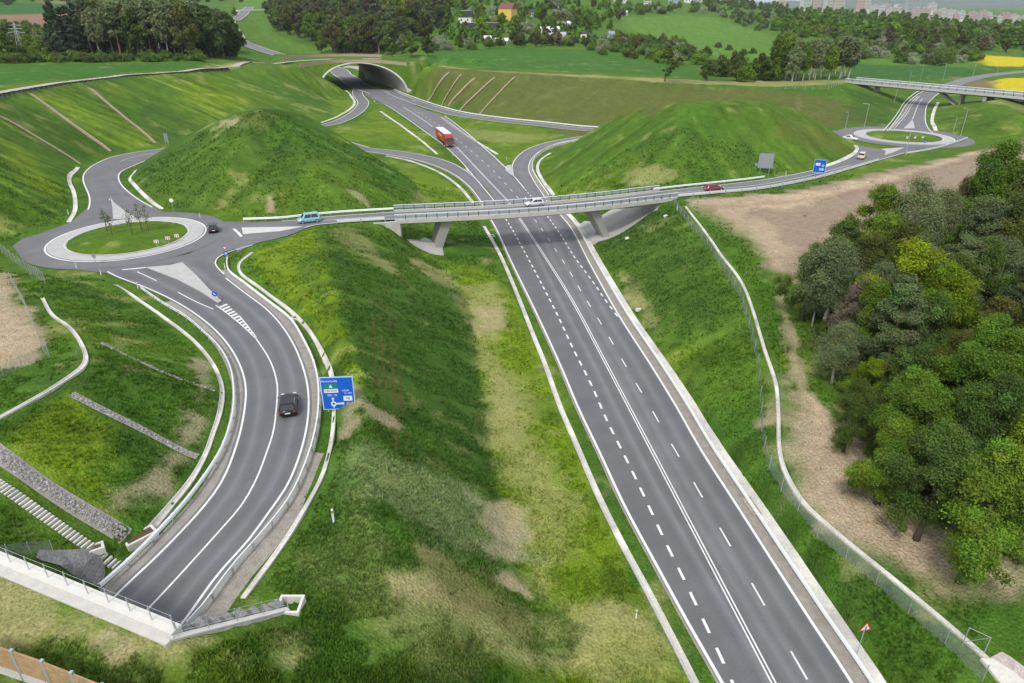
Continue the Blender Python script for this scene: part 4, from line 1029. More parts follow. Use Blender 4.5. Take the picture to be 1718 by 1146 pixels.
# ------------------------------------------------------------------ wildlife overpass with the big arch
AH = 14.3
ov = thing('wildlife_overpass', 'wide concrete arch over the main road with a grassed top', 'overpass', tuple(tun(0, .5, TZ)))
SB = .5 / np.linalg.norm(TDIR)
def arch(t_ang, side, grow=0.0, zadd=0.0):
    ct, st = -math.cos(t_ang), math.sin(t_ang) ** .92
    z = TZ + AH * st
    s = SB * (z - TZ) if side == 0 else 1 - SB * (z - TZ) * .8
    q = tun(ct * (1 + grow * .9), s, z + grow * AH * 1.2 + zadd); return q
NA = 48; angs = np.linspace(0, math.pi, NA + 1)
def arch_strip(name, rows, m):
    V = np.array([q for r_ in rows for q in r_]); k = len(rows[0]); F = []
    for i in range(len(rows) - 1):
        for j in range(k - 1): F.append((i * k + j, i * k + j + 1, (i + 1) * k + j + 1, (i + 1) * k + j))
    o = newobj(name, V, F, m, ov, smooth=True); return relative(o, ov)
GR = .035
arch_strip('arch_shell', [[arch(a, 0) * (1 - u) + arch(a, 1) * u for a in angs] for u in np.linspace(0, 1, 9)], mat('tunnel_concrete', (.44, .43, .40), .85, var=.08, scale=.3, var2=.06, scale2=2))
dirn = TDIR / np.linalg.norm(TDIR)
for side, sg in ((0, -1), (1, 1)):
    a_in = [arch(a, side) for a in angs]; a_out = [arch(a, side, GR) for a in angs]
    f_in = [q + dirn * sg * .5 for q in a_in]; f_out = [q + dirn * sg * .5 for q in a_out]
    b_out = [q - dirn * sg * 1.5 for q in a_out]
    arch_strip('portal_ring', [a_in, f_in, f_out, b_out], M_CONCL)
# earth over the arch
ts = np.r_[np.linspace(-1.45, -1.08, 5), np.cos(np.linspace(math.pi, 0, 41)) * 1.03, np.linspace(1.08, 1.45, 5)]
rows = []
for t in ts:
    u = min(1, abs(t) / 1.03); st = max(0, 1 - u * u) ** .46
    zb = TZ + (AH + .45) * st if abs(t) <= 1.03 else TZ - .4
    col = []
    for k in range(9):
        f = k / 8; z = zb + (TOPZ + .1 - zb) * f; col.append(tun(t, SB * (z - TZ) + .004, z))
    s0, s1 = SB * (TOPZ - TZ) + .004, 1 - SB * (TOPZ - TZ) * .8 - .004
    for k in range(1, 16):
        f = k / 16; s = s0 + (s1 - s0) * f; col.append(tun(t, s, TOPZ + .1 + .25 * math.sin(math.pi * f) * max(0, 1 - abs(t) / 1.45)))
    for k in range(9):
        f = 1 - k / 8; z = zb + (TOPZ + .1 - zb) * f; col.append(tun(t, 1 - SB * (z - TZ) * .8 - .004, z))
    rows.append(col)
V = np.array([q for r_ in rows for q in r_]); k = len(rows[0])
F = [(i * k + j, (i + 1) * k + j, (i + 1) * k + j + 1, i * k + j + 1) for i in range(len(rows) - 1) for j in range(k - 1)]
cover = newobj('earth_cover', V, F, M_GROUND, ov, cols=ground_colours(V[:, 0], V[:, 1], V[:, 2], V[:, 2] * 0) * np.array([.95, .95, .95]), smooth=True); relative(cover, ov)
for t, sg in ((-1.02, -1), (1.03, 1)):
    for s in (0, 1):
        a = tun(t, s, TZ); b = a + np.array([sg * 3.2, (-2.2 if s == 0 else 2.2), 0])
        m = MB(); d = (b - a)[:2]; nn = np.array([-d[1], d[0]]) / np.linalg.norm(d) * .35
        v = [(a[0] + nn[0], a[1] + nn[1], TZ - .5), (b[0] + nn[0], b[1] + nn[1], TZ - .5), (b[0] - nn[0], b[1] - nn[1], TZ - .5), (a[0] - nn[0], a[1] - nn[1], TZ - .5)]
        v += [(q[0], q[1], TZ + h) for q, h in zip(v, (2.2, .8, .8, 2.2))]
        m.add(v, [(0, 3, 2, 1), (4, 5, 6, 7), (0, 1, 5, 4), (1, 2, 6, 5), (2, 3, 7, 6), (3, 0, 4, 7)])
        relative(m.obj('wing_wall', M_CONCL, ov), ov)
M_TIMB = mat('brown_timber', (.42, .33, .24), .85, var=.18, scale=1.5, var2=.15, scale2=9)
M_TIMB2 = mat('larch_boards', (.36, .235, .125), .8, var=.2, scale=2, var2=.2, scale2=12)
def panel_fence(label, c, h, m, spacing=4.0, postm=None, plinth=0, name='timber_fence', cat='fence', posts=True, pw=.16, group=None):
    o0 = tuple(c[len(c) // 2]); t = thing(name, label, cat, o0, group=group); l = local(c, t)
    sweep('boards', l, [(-.05, plinth), (.05, plinth), (.05, h), (-.05, h)], m, t)
    for z in (plinth + h * .25, h * .8): sweep('rail', l, [(-.09, z), (-.053, z), (-.053, z + .1), (-.09, z + .1)], m, t)
    if plinth: sweep('plinth', l, [(-.08, -.3), (.08, -.3), (.08, plinth - .01), (-.08, plinth - .01)], M_CONC, t)
    pm = MB().box((0, 0, (h + .1) / 2 - .1), (pw, pw * 1.2, h + .35)); first = None
    cc = resample(l, spacing)
    for q in cc:
        if first is None: first = pm.obj('post', postm or m, t); p_ = first
        else: p_ = first.copy(); COL.objects.link(p_); p_.parent = t
        p_.location = q
    return t
zf_ = lambda c: np.c_[c[:, :2], np.full(len(c), TOPZ + .12)]
panel_fence('brown timber screen along the front edge of the overpass above the arch', zf_(catmull(W3([(503, 113, 18), (552, 106.6, 18), (592, 105, 18), (625, 105.3, 18), (655, 107.5, 18), (682, 110.5, 18)]), 3)), 1.5, M_TIMB, 3)
panel_fence('brown timber screen along the rear edge of the overpass', zf_(catmull(W3([(474, 101, 18), (530, 96.5, 18), (590, 95, 18), (640, 96.5, 18)]), 3)), 1.6, M_TIMB, 3)
# ------------------------------------------------------------------ tunnel portal below the viewer
pt = thing('tunnel_portal', 'pale concrete head wall above the end of the near curved road', 'tunnel portal', tuple(pb))
def along(name, a, b, prof, m):   # prof: (towards viewer, height)
    c = resample(np.array([a, b]), 2.0); c = c + 0
    o = sweep(name, local(c, pt), [(-q[0], q[1] - 0) for q in prof], m, pt); return o
along('head_wall', pa, pb, [(-.02, -.225), (.66, -.225), (.66, -7.5), (-.02, -7.5)], M_CONC)
along('coping', pa, pb, [(-.06, 0), (.70, 0), (.70, -.22), (-.06, -.22)], mat('fresh_pale_concrete', (.68, .66, .61), .85, var=.06, scale=1.2, var2=.06, scale2=7))
along('gutter_slab', pa - pd * 0, pb + pd * .2, [(.703, -.10), (1.35, -.10), (1.35, -.9), (.703, -.9)], mat('gutter_concrete', (.55, .53, .49), .85, var=.08, scale=1.5, var2=.06, scale2=8))
wc = np.array([wa + (wb - wa) * u for u in np.linspace(0, 1, 14)])
sweep('wing_wall', local(wc, pt), [(-.15, 0), (.15, 0), (.15, -5.6), (-.15, -5.6)], M_CONCL, pt)
sweep('wing_coping', local(wc, pt), [(-.2, .10), (.2, .10), (.2, .003), (-.2, .003)], MATS['fresh_pale_concrete'], pt)
# stepped stone facing between wing and road
m = MB()
for k in range(9):
    u = k / 9; q = wa + (wb - wa) * (u + .05); d = (wb - wa); rz = math.atan2(d[1], d[0]); inw = np.array([-d[1], d[0], 0]) / np.hypot(d[0], d[1])
    top = q[2] - .08 - .12 * math.sin(k * 2.1)
    for r_ in range(4):
        z = max(8.4, top - r_ * .95)
        if r_ and z <= 8.45: break
        m.box((q[0] + inw[0] * (.8 + r_ * .95), q[1] + inw[1] * (.8 + r_ * .95), z - 1.4), (1.0, 1.05, 2.8), rz + .1 * math.sin(k * 3 + r_), .9)
relative(m.obj('stone_facing', mat('grey_stone', (.23, .225, .22), .95, var=.2, scale=1.2, var2=.3, scale2=7, bump=.7, bscale=6, bdist=.12), pt, bevel=.1), pt)
bxp = np.array(P(487, 1018, 9.5)); m = MB()
for dx, dy, sx_, sy_ in ((-.75, 0, .18, 1.6), (.75, 0, .18, 1.6), (0, -.71, 1.32, .18), (0, .71, 1.32, .18)): m.box((bxp[0] + dx, bxp[1] + dy, 9.2), (sx_, sy_, 1.2))
tag(m.obj('inlet_box', MATS['fresh_pale_concrete']), 'open pale concrete inlet box at the tip of the portal wing wall', 'drain inlet')
tag(drape('stone_pitching', [(66, 925), (110, 925), (168, 920), (178, 958), (172, 985), (120, 965), (60, 940)], MATS['grey_stone'], .15, .5), 'dark stone pitching on the bank left of the near road beside the head wall', 'stone pitching')
def post_fence(label, base, h, spacing, name='fence', wires=3, mesh=False, group=None, pr=.035, pm=None, cat='fence', lean=None):
    o0 = tuple(base[len(base) // 2]); t = thing(name, label, cat, o0, group=group); l = local(base, t)
    first = None; mb = MB().tube([(0, 0, -.2), (0, 0, h)], pr, 6)
    for q in resample(l, spacing)[:100]:
        if first is None: first = mb.obj('post', pm or M_STEEL, t); p_ = first
        else: p_ = first.copy(); COL.objects.link(p_); p_.parent = t
        p_.location = q
    if mesh:
        V, F = [], []
        for q in l: V += [(q[0], q[1], q[2] + .02), (q[0], q[1], q[2] + h - .05)]
        F = [(2 * i, 2 * i + 2, 2 * i + 3, 2 * i + 1) for i in range(len(l) - 1)]
        newobj('wire_mesh', V, F, M_MESH, t)
    else:
        mw = MB()
        for k in range(wires): mw.tube([(q[0], q[1], q[2] + h * (k + 1) / wires - .04) for q in l], .012, 4)
        mw.obj('wire', M_STEEL, t)
    return t
# woven wire, modelled as a see-through mesh of real gaps in the material
M_MESH = bpy.data.materials.new('wire_mesh'); M_MESH.use_nodes = True
_n = M_MESH.node_tree; _b = _n.nodes['Principled BSDF']; _b.inputs['Base Color'].default_value = (.40, .43, .44, 1); _b.inputs['Roughness'].default_value = .5; _b.inputs['Alpha'].default_value = .26
cp_ = resample(np.array([pa + pn * .35, pb + pn * .35 - pd * .1]), .5); cp_[:, 2] = WZ
post_fence('low steel post fence standing on the coping of the head wall', cp_, 1.15, 1.75, 'parapet_fence')
cw_ = wc[1:].copy(); cw_[:, 2] += .1
post_fence('short steel post fence along the sloping wing wall', cw_, 1.1, 1.6, 'parapet_fence')
# ------------------------------------------------------------------ timber noise wall in the corner
cf = np.array([P(-60, 1106, 14.1), P(0, 1122, 14.05), P(82, 1150, 13.9), P(170, 1186, 13.8), P(240, 1215, 13.7)]); cf = resample(cf, .6)
panel_fence('brown timber noise wall with steel posts in the grass below the head wall', cf, 2.0, M_TIMB2, 2.2, M_STEEL, .35, 'noise_wall', 'noise wall')

# ------------------------------------------------------------------ drains, shoulders, chutes
def offs(E, d, side):           # line outside the road edge
    return inset(E, -d, side)
def shoulder(E, side, d0, d1, m, off=-.01, sl=slice(None), name='gravel_shoulder'):
    a, b = offs(E, d0, side)[sl], offs(E, d1, side)[sl]
    b = b.copy(); 
    return struct(ribbon(name, a, b, off, m, 3))
M_GRAVB = mat('brown_gravel', (.30, .28, .25), .95, var=.15, scale=1.2, var2=.22, scale2=9, bump=.4, bscale=14)
i0 = int(len(SR[0]) * .22)
shoulder(SR, 0, .0, 1.15, M_GRAVB, -.012, slice(i0, None)); shoulder(SR, 1, .0, 1.05, M_GRAVB, -.012, slice(int(len(SR[0]) * .1), None))
shoulder(SR, 1, 1.04, 2.3, M_GRAVEL, -.03, slice(int(len(SR[0]) * .72), None))
shoulder(MA, 1, .0, 1.45, M_GRAVEL, -.01); shoulder(MA, 0, .0, .22, M_GRAVEL, -.01)
shoulder(R3, 0, .0, .1, M_GRAVB); shoulder(R3, 1, .0, 1.5, M_GRAVEL, -.02)
shoulder(R4, 0, 0, .9, M_GRAVEL, -.02); shoulder(R1, 0, 0, .5, M_GRAVEL, -.02)
gcut = offs(MA, 1.85, 1); gcut = gcut[: int(len(gcut) * .985)]; gcut[:, 2] = H(gcut[:, 0], gcut[:, 1])
drain('long pale concrete gutter along the right edge of the main road', None, 1.15, M_CONCL, world=resample(gcut, 1.5))
D = [
 ('pale concrete channel along the left bank of the near curved road', [(194, 479), (235, 506), (279, 536.6), (323, 570.6), (357, 611), (373, 652), (371, 686), (357, 730.6), (345, 764), (316.5, 814), (252, 892)], .45),
 ('pale concrete channel between the near curved road and the green berm', [(424, 424), (403, 441), (403, 458), (442.5, 489), (493.5, 530), (524, 564), (544.6, 604.6), (558, 638.7), (561.6, 686), (558, 741), (541, 800), (497, 882), (408.5, 1004.5)], .45),
 ('winding pale concrete channel across the left hillside above the chutes', [(71.5, 501), (88.5, 530), (116, 550), (136, 577), (145, 604.6), (139.5, 618), (116, 635), (68, 666), (0, 702), (-70, 738)], .40),
 ('long pale concrete channel in the grass left of the main road', [(812, 380), (839, 428), (866, 490), (893.5, 560), (915, 613.6), (940, 684), (964, 740), (992, 806), (1012, 850), (1040, 906), (1090.5, 1000), (1164, 1144), (1188, 1195)], .66),
 ('long pale concrete channel along the top of the right bank behind the wire fence', [(1150, 347), (1175.5, 380), (1206, 424), (1243.5, 475), (1264, 526), (1281, 584), (1301, 645.5), (1305, 686), (1308, 763), (1318, 797), (1349, 848), (1390, 885), (1444, 929.6), (1499, 974), (1580.5, 1042), (1659, 1110)], .38),
 ('short concrete channel on the outside of the bend above the left roundabout', [(131, 281), (117, 296), (117, 306), (124, 323), (126, 354), (116, 373)], .8),
 ('short concrete channel at the foot of the left mound inside the bend', [(228, 286), (218, 301), (225, 310), (252, 337), (272, 351)], .7),
 ('straight pale channel in the lime green flat left of the red truck', [(638, 187), (682, 218), (733, 259)], .9),
 ('straight pale channel in the grass right of the red truck', [(740, 197), (788, 231), (834, 259)], .9),
 ('curved pale channel beside the slip road joining from the left', [(795, 342), (761, 306), (720, 282), (682, 269), (648, 262)], .9),
 ('curved pale channel along the foot of the right mound beside the slip road', [(929, 328), (910, 303), (902, 286), (905, 272), (924, 257)], .9),
 ('curved pale channel beside the slip road leaving the arch', [(580, 152), (590, 163), (595, 173), (589, 182), (568, 195), (540, 206)], 1.2),
 ('pale channel beside the road that runs under the far bridge on its left', [(1498, 216), (1520, 190), (1528, 176), (1541, 162)], 1.1),
 ('pale channel beside the road that runs under the far bridge on its right', [(1570, 220), (1564, 207), (1566, 190), (1574, 172)], 1.1),
 ('pale channel along the near foot of the right mound by the yellow car', [(1372, 284), (1410, 270), (1432, 258), (1438, 250), (1433, 244)], .9),
]
for lb, pts, wd in D: drain(lb, pts, wd)
for lb, pts, wd in (('grey gravel drain down the left cut slope nearer the arch', [(150, 148), (205, 194), (260, 240)], 1.0), ('grey gravel drain down the left cut slope further from the arch', [(50, 157), (115, 205), (185, 254)], 1.0),
    ('narrow gravel drain low on the left cut slope near the frame edge', [(0, 195), (60, 231), (135, 275)], .5)):
    drain(lb, pts, wd, mat('earthy_gravel', (.34, .265, .185), .95, var=.15, scale=1.2, var2=.22, scale2=9), 'slope_drain')
for k, (a, b) in enumerate((((754, 121), (716, 171)), ((774, 125), (740, 178)), ((797, 131), (752, 177)), ((830, 130), (771, 186)), ((864, 129), (805, 191)))):
    drain('narrow gravel drain running down the right cut slope behind the arch', [a, ((a[0] + b[0]) / 2, (a[1] + b[1]) / 2), b], .7, MATS['earthy_gravel'], 'slope_drain', 'gravel drains down the right cut slope')
M_ROCK = mat('riprap_stone', (.31, .295, .28), .95, var=.25, scale=3, var2=.2, scale2=12, island=.35)
def chute(label, pts, width, n):
    c = ground_line(pts, 1.0); d = drape_strip(c, width * 1.5)
    t = thing('stone_chute', label, 'stone chute', tuple(c[len(c) // 2]))
    o = newobj('bed', d[0], d[1], M_GRAVB, t); relative(o, t)
    nn = normals2(c); mb = MB(); rg = random.Random(len(pts) * 7 + n)
    for _ in range(n):
        i = rg.random() * (len(c) - 1.01); i0 = int(i); f = i - i0; q = c[i0] * (1 - f) + c[i0 + 1] * f; w_ = (rg.random() - .5) * width
        x, y = q[0] + nn[i0, 0] * w_, q[1] + nn[i0, 1] * w_; r = rg.uniform(.07, .17)
        v = []
        for sx_, sy_, sz_ in ((1, 0, 0), (0, 1, 0), (-1, 0, 0), (0, -1, 0), (0, 0, 1), (.5, .5, .8), (-.6, .4, .7)):
            k = r * rg.uniform(.7, 1.2); v.append((sx_ * k, sy_ * k, sz_ * k))
        a = rg.random() * 6.3; z = h1(x, y) + .06
        v = [(x + p[0] * math.cos(a) - p[1] * math.sin(a), y + p[0] * math.sin(a) + p[1] * math.cos(a), z + p[2] * .8) for p in v]
        mb.add(v, [(0, 1, 5), (1, 6, 5), (1, 2, 6), (2, 3, 6), (3, 4, 6), (3, 0, 4), (0, 5, 4), (5, 6, 4)])
    relative(mb.obj('stones', M_ROCK, t), t); return t
def drape_strip(c, width, k=5, off=.06):
    n = normals2(c); V = []
    for i in range(len(c)):
        for o in np.linspace(-.5, .5, k):
            x, y = c[i, 0] + n[i, 0] * o * width, c[i, 1] + n[i, 1] * o * width; V.append((x, y, h1(x, y) + off))
    return V, [(i * k + j, (i + 1) * k + j, (i + 1) * k + j + 1, i * k + j + 1)[::-1] for i in range(len(c) - 1) for j in range(k - 1)]
chute('grey stone chute down the middle of the left hillside', [(121, 662), (180, 692), (250, 727), (332, 767)], .6, 480)
chute('broad grey stone chute beside the concrete stairs', [(-40, 735), (0, 764), (60, 806), (130, 852), (212, 903)], 1.05, 900)
chute('thin stone chute highest on the left hillside', [(170, 576), (230, 605), (290, 632), (360, 656)], .3, 180)
# stairs
c = ground_line([(-60, 775), (0, 816), (60, 857), (120, 899), (160, 925), (196, 949)], .3, False); c = resample(c, .27)
mb = MB(); dd = c[-1] - c[0]; rz = math.atan2(dd[1], dd[0])
for q in c: mb.box((q[0], q[1], q[2] + .05), (.165, .85, .22), rz)
tag(mb.obj('concrete_stairs', M_CONCL), 'flight of narrow pale concrete steps down the left hillside', 'stairs')
# inlets and odd concrete
def inlet(label, px, py, d=(1.6, 1.0, .9), rz=.0, m=None):
    q = hit([(px, py)])[0]; t = thing('drain_inlet', label, 'drain inlet', (q[0], q[1], q[2]), rz)
    mb = MB()
    for x, y, a, b in ((-d[0] / 2, 0, .2, d[1] + .2), (d[0] / 2, 0, .2, d[1] + .2), (0, d[1] / 2, d[0] - .2, .2), (0, -d[1] / 2, d[0] - .2, .2)): mb.box((x, y, d[2] / 2 - .35), (a, b, d[2]))
    mb.obj('box', m or M_CONCL, t, bevel=.02)
    MB().box((0, 0, d[2] - .55), (d[0] - .2, d[1] - .2, .25)).obj('opening', mat('rusty_grating', (.10, .06, .04), .9), t)
    return t
inlet('pale concrete inlet with a rusty opening beside the near guardrail', 236, 904, (2.2, 1.0, .75), .85)
inlet('small concrete inlet on the channel by the near curved road', 497, 533, (1.0, .8, .5), .6)
inlet('small concrete inlet at the foot of the concrete stairs', 162, 921, (.9, .7, .6), .6)
inlet('concrete inlet on the channel just before the bridge', 822, 396, (1.8, 1.6, .4), .3)
inlet('concrete inlet beside the stony patch left of the main road', 903, 550, (1.0, .9, .3), .4)
inlet('small white inlet on the channel beside the blue sign', 529, 790, (.6, .5, .35), .4)
def boulder(label, px, py, r, m=None, name='boulder', zs=.7):
    q = hit([(px, py)])[0]; rg = random.Random(int(px * 3 + py)); bm = bmesh.new(); bmesh.ops.create_icosphere(bm, subdivisions=2, radius=r)
    for v in bm.verts: v.co *= 1 + rg.uniform(-.2, .2); v.co.z *= zs
    me = bpy.data.meshes.new(name); bm.to_mesh(me); bm.free(); me.materials.append(m or M_CONCL); o = bpy.data.objects.new(name, me); COL.objects.link(o); o.location = (q[0], q[1], q[2] + r * .2)
    return tag(o, label, 'rock')
boulder('white boulder in the grass right of the bridge paving', 1052, 401, .5)
mb = MB().box((0, 0, .25), (1.0, .6, .5), .2, .85); o = mb.obj('concrete_block', M_CONCL, bevel=.05); o.location = hit([(1071, 522)])[0]; tag(o, 'small white concrete block on the right bank above the gutter', 'concrete block')
boulder('pale boulder in the scrub by the right bridge abutment', 1117, 364, .5)
tag(drape('stone_pile', [(1243, 838), (1262, 834), (1284, 862), (1264, 868)], mat('pinkish_stone', (.46, .36, .29), .95, var=.2, scale=2, var2=.3, scale2=8, bump=.8, bscale=6, bdist=.15), .2, .3), 'pinkish stone pile at the edge of the long gutter', 'stone pile')
q = [hit([(p, r)])[0] for p, r in ((1635, 1105), (1662, 1118), (1720, 1150), (1760, 1185))]
def slab_thing(name, label, pts, zoff, th_, m, cat):
    w_ = hit(pts); mb = MB(); n = len(w_); v = [(a[0], a[1], a[2] + zoff - th_) for a in w_] + [(a[0], a[1], a[2] + zoff) for a in w_]
    mb.add(v, [tuple(range(n))[::-1], tuple(range(n, 2 * n))] + [(i, (i + 1) % n, n + (i + 1) % n, n + i) for i in range(n)])
    return tag(mb.obj(name, m, bevel=.05), label, cat)
slab_thing('concrete_wing', 'pale concrete culvert wing in the bottom right corner beside the fence gate', [(1643, 1107), (1664, 1108), (1700, 1130), (1740, 1165), (1690, 1165)], .25, .8, M_CONCL, 'culvert')
slab_thing('stone_apron', 'mottled stone apron behind the concrete wing in the bottom right corner', [(1660, 1104), (1680, 1094), (1694, 1102), (1760, 1150), (1750, 1170), (1700, 1130)], .1, .5, mat('pink_grey_stone', (.46, .40, .37), .95, var=.2, scale=1.5, var2=.2, scale2=6), 'stone apron')
# ------------------------------------------------------------------ guardrails
def guardrail(label, c, spacing=4.0, face=1, h=.80, group=None):
    """c runs along the ground under the rail; face = side (of travel) the beam looks to"""
    t = thing('guardrail', label, 'guardrail', tuple(c[len(c) // 2]), group=group); l = local(c, t)
    f = face
    sweep('beam', l, [(0, h - .42), (f * .05, h - .40), (f * .11, h - .32), (f * .04, h - .21), (f * .11, h - .10), (f * .05, h - .02), (0, h), (-f * .06, h), (-f * .06, h - .42)], M_STEELP, t)
    ps = resample(l, spacing)[:100]
    mb = MB().box((0, 0, h / 2 - .2), (.10, .14, h + .35)); first = None
    for q in ps:
        if first is None: first = mb.obj('post', M_STEEL, t); p_ = first
        else: p_ = first.copy(); COL.objects.link(p_); p_.parent = t
        p_.location = (q[0], q[1], q[2])
    nl = normals2(ps)
    for p_, nn in zip([o for o in t.children if o.name.startswith('post')], nl):
        p_.location.x -= nn[0] * f * .1; p_.location.y -= nn[1] * f * .1; p_.rotation_euler.z = math.atan2(nn[1], nn[0])
    return t
def at_h(pts, z, h=.7): 
    c = catmull(W3([(a, b, z + h) for a, b in pts]), 1.5); c[:, 2] -= h; return c
guardrail('bright steel guardrail on the left side of the near curved road', at_h([(236, 481), (272, 506), (308, 527), (340, 553.6), (367.6, 581), (384.6, 611), (391, 642), (391, 686), (383, 720), (366, 761), (320, 827.5), (272, 882), (218, 936), (167, 981)], 8.0), 2.6, 1)
guardrail('bright steel guardrail on the outside of the near curved road by the blue sign', at_h([(381, 430), (383, 451.5), (408.5, 472), (453, 506), (487, 533), (510.6, 570.6), (526, 604.6), (534, 642), (534, 686), (529, 720), (516, 766), (487, 831), (442.5, 889), (391, 946.6), (340, 1014.7), (313, 1044)], 8.0), 2.6, -1)
ge = offs(MA, 1.0, 1)[: int(len(MA[0]) * .99)].copy()
guardrail('long steel guardrail along the right edge of the main road', resample(ge, 2), 4, 1)
for lb, side, x0_, x1_, f in (('steel guardrail on the far side of the cross road left of the bridge', 0, P(400, 372, 8.3)[0], xl + 1.8, -1), ('steel guardrail on the near side of the cross road left of the bridge', 1, P(556, 375, 8.3)[0], xl + 1.8, 1),
                     ('steel guardrail on the far side of the cross road right of the bridge', 0, xr - 3.5, P(1290, 302, 8.5)[0], -1), ('steel guardrail on the near side of the cross road right of the bridge', 1, xr - 3.5, P(1470, 266, 8.6)[0], 1)):
    e = offs(BR, .42, side); k = (e[:, 0] > x0_) & (e[:, 0] < x1_); guardrail(lb, e[k], 4, f)
guardrail('steel guardrail on the outside of the slip road by the right mound', resample(offs(R3, .8, 1)[4:], 2), 4, 1)
guardrail('steel guardrail below the right cut slope along the upper slip road', resample(offs(R4, .3, 0)[3:], 2), 4, -1)
guardrail('steel guardrail left of the road passing under the far bridge', resample(offs(RN, .7, 0)[3:], 2), 4, -1)
guardrail('steel guardrail round the near rim of the right roundabout', catmull(W3([(1520, 260, 8.7), (1570, 251, 8.7), (1606, 240, 8.7), (1622, 234, 8.7)]), 2), 4, 1)
# ------------------------------------------------------------------ wire fences
def fence_px(label, pts, h, sp, top=False, **k):
    c = ground_line(pts, 1.5, False); return post_fence(label, c, h, sp, **k)
fence_px('long grey wire mesh fence along the top of the right bank', [(1131, 345), (1160, 384), (1188, 412), (1211, 452), (1241, 497), (1256, 550), (1270, 610), (1275, 665), (1277, 730), (1285, 782), (1316, 838), (1370, 902), (1445, 960), (1513, 1021), (1598, 1093), (1648, 1142)], 1.7, 3.2, name='wire_fence', mesh=True, pr=.04)
fence_px('wire mesh fence beside the bare earth on the left edge', [(22, 478), (45, 520), (62, 560), (76, 596), (84, 600)], 1.9, 2.6, name='wire_fence', mesh=True, pr=.04)
fence_px('wire mesh fence below the left roundabout rim', [(4, 424), (24, 440), (48, 458), (77, 477)], 1.9, 2.6, name='wire_fence', mesh=True, pr=.04)
fence_px('low wire fence running off the left edge below the bare earth', [(-30, 650), (0, 636), (36, 617), (72, 601)], 1.3, 2.6, name='wire_fence', mesh=True, pr=.03)
fence_px('short wire fence above the head wall on the left hillside', [(-20, 938), (12, 934), (50, 930), (90, 926)], 1.1, 1.5, name='wire_fence', mesh=True, pr=.03)
c = offs(TRK, .8, 1); c = c[(c[:, 0] < -112)]; c[:, 2] = H(c[:, 0], c[:, 1])
post_fence('row of low posts and wire along the track above the left cut slope', resample(c, 2), 1.3, 3.0, 'wire_fence', pr=.07, pm=mat('grey_wood', (.22, .19, .16), .9))
c = ground_line([(1425, 138), (1390, 150), (1350, 152), (1300, 150)], 2, False)
post_fence('wire fence at the left end of the far bridge above the cut', c, 1.5, 4.0, 'wire_fence', pr=.06)
def gate(label, px, py, w_, h, rz):
    q = hit([(px, py)])[0]; t = thing('fence_gate', label, 'gate', tuple(q), rz)
    for s in (-1, 1): MB().tube([(s * w_ / 2, 0, -.2), (s * w_ / 2, 0, h)], .035, 8).obj('post', M_STEEL, t)
    m = MB()
    for a, b in (((-w_ / 2, 0, h - .05), (w_ / 2, 0, h - .05)), ((-w_ / 2, 0, .3), (w_ / 2, 0, .3)), ((-w_ / 2, 0, .3), (w_ / 2, 0, h - .05))): m.tube([a, b], .022, 6)
    m.obj('frame', M_STEEL, t); return t
gate('steel gate frame in the wire fence at the bottom right', 1632, 1090, 1.4, 1.9, -.7)

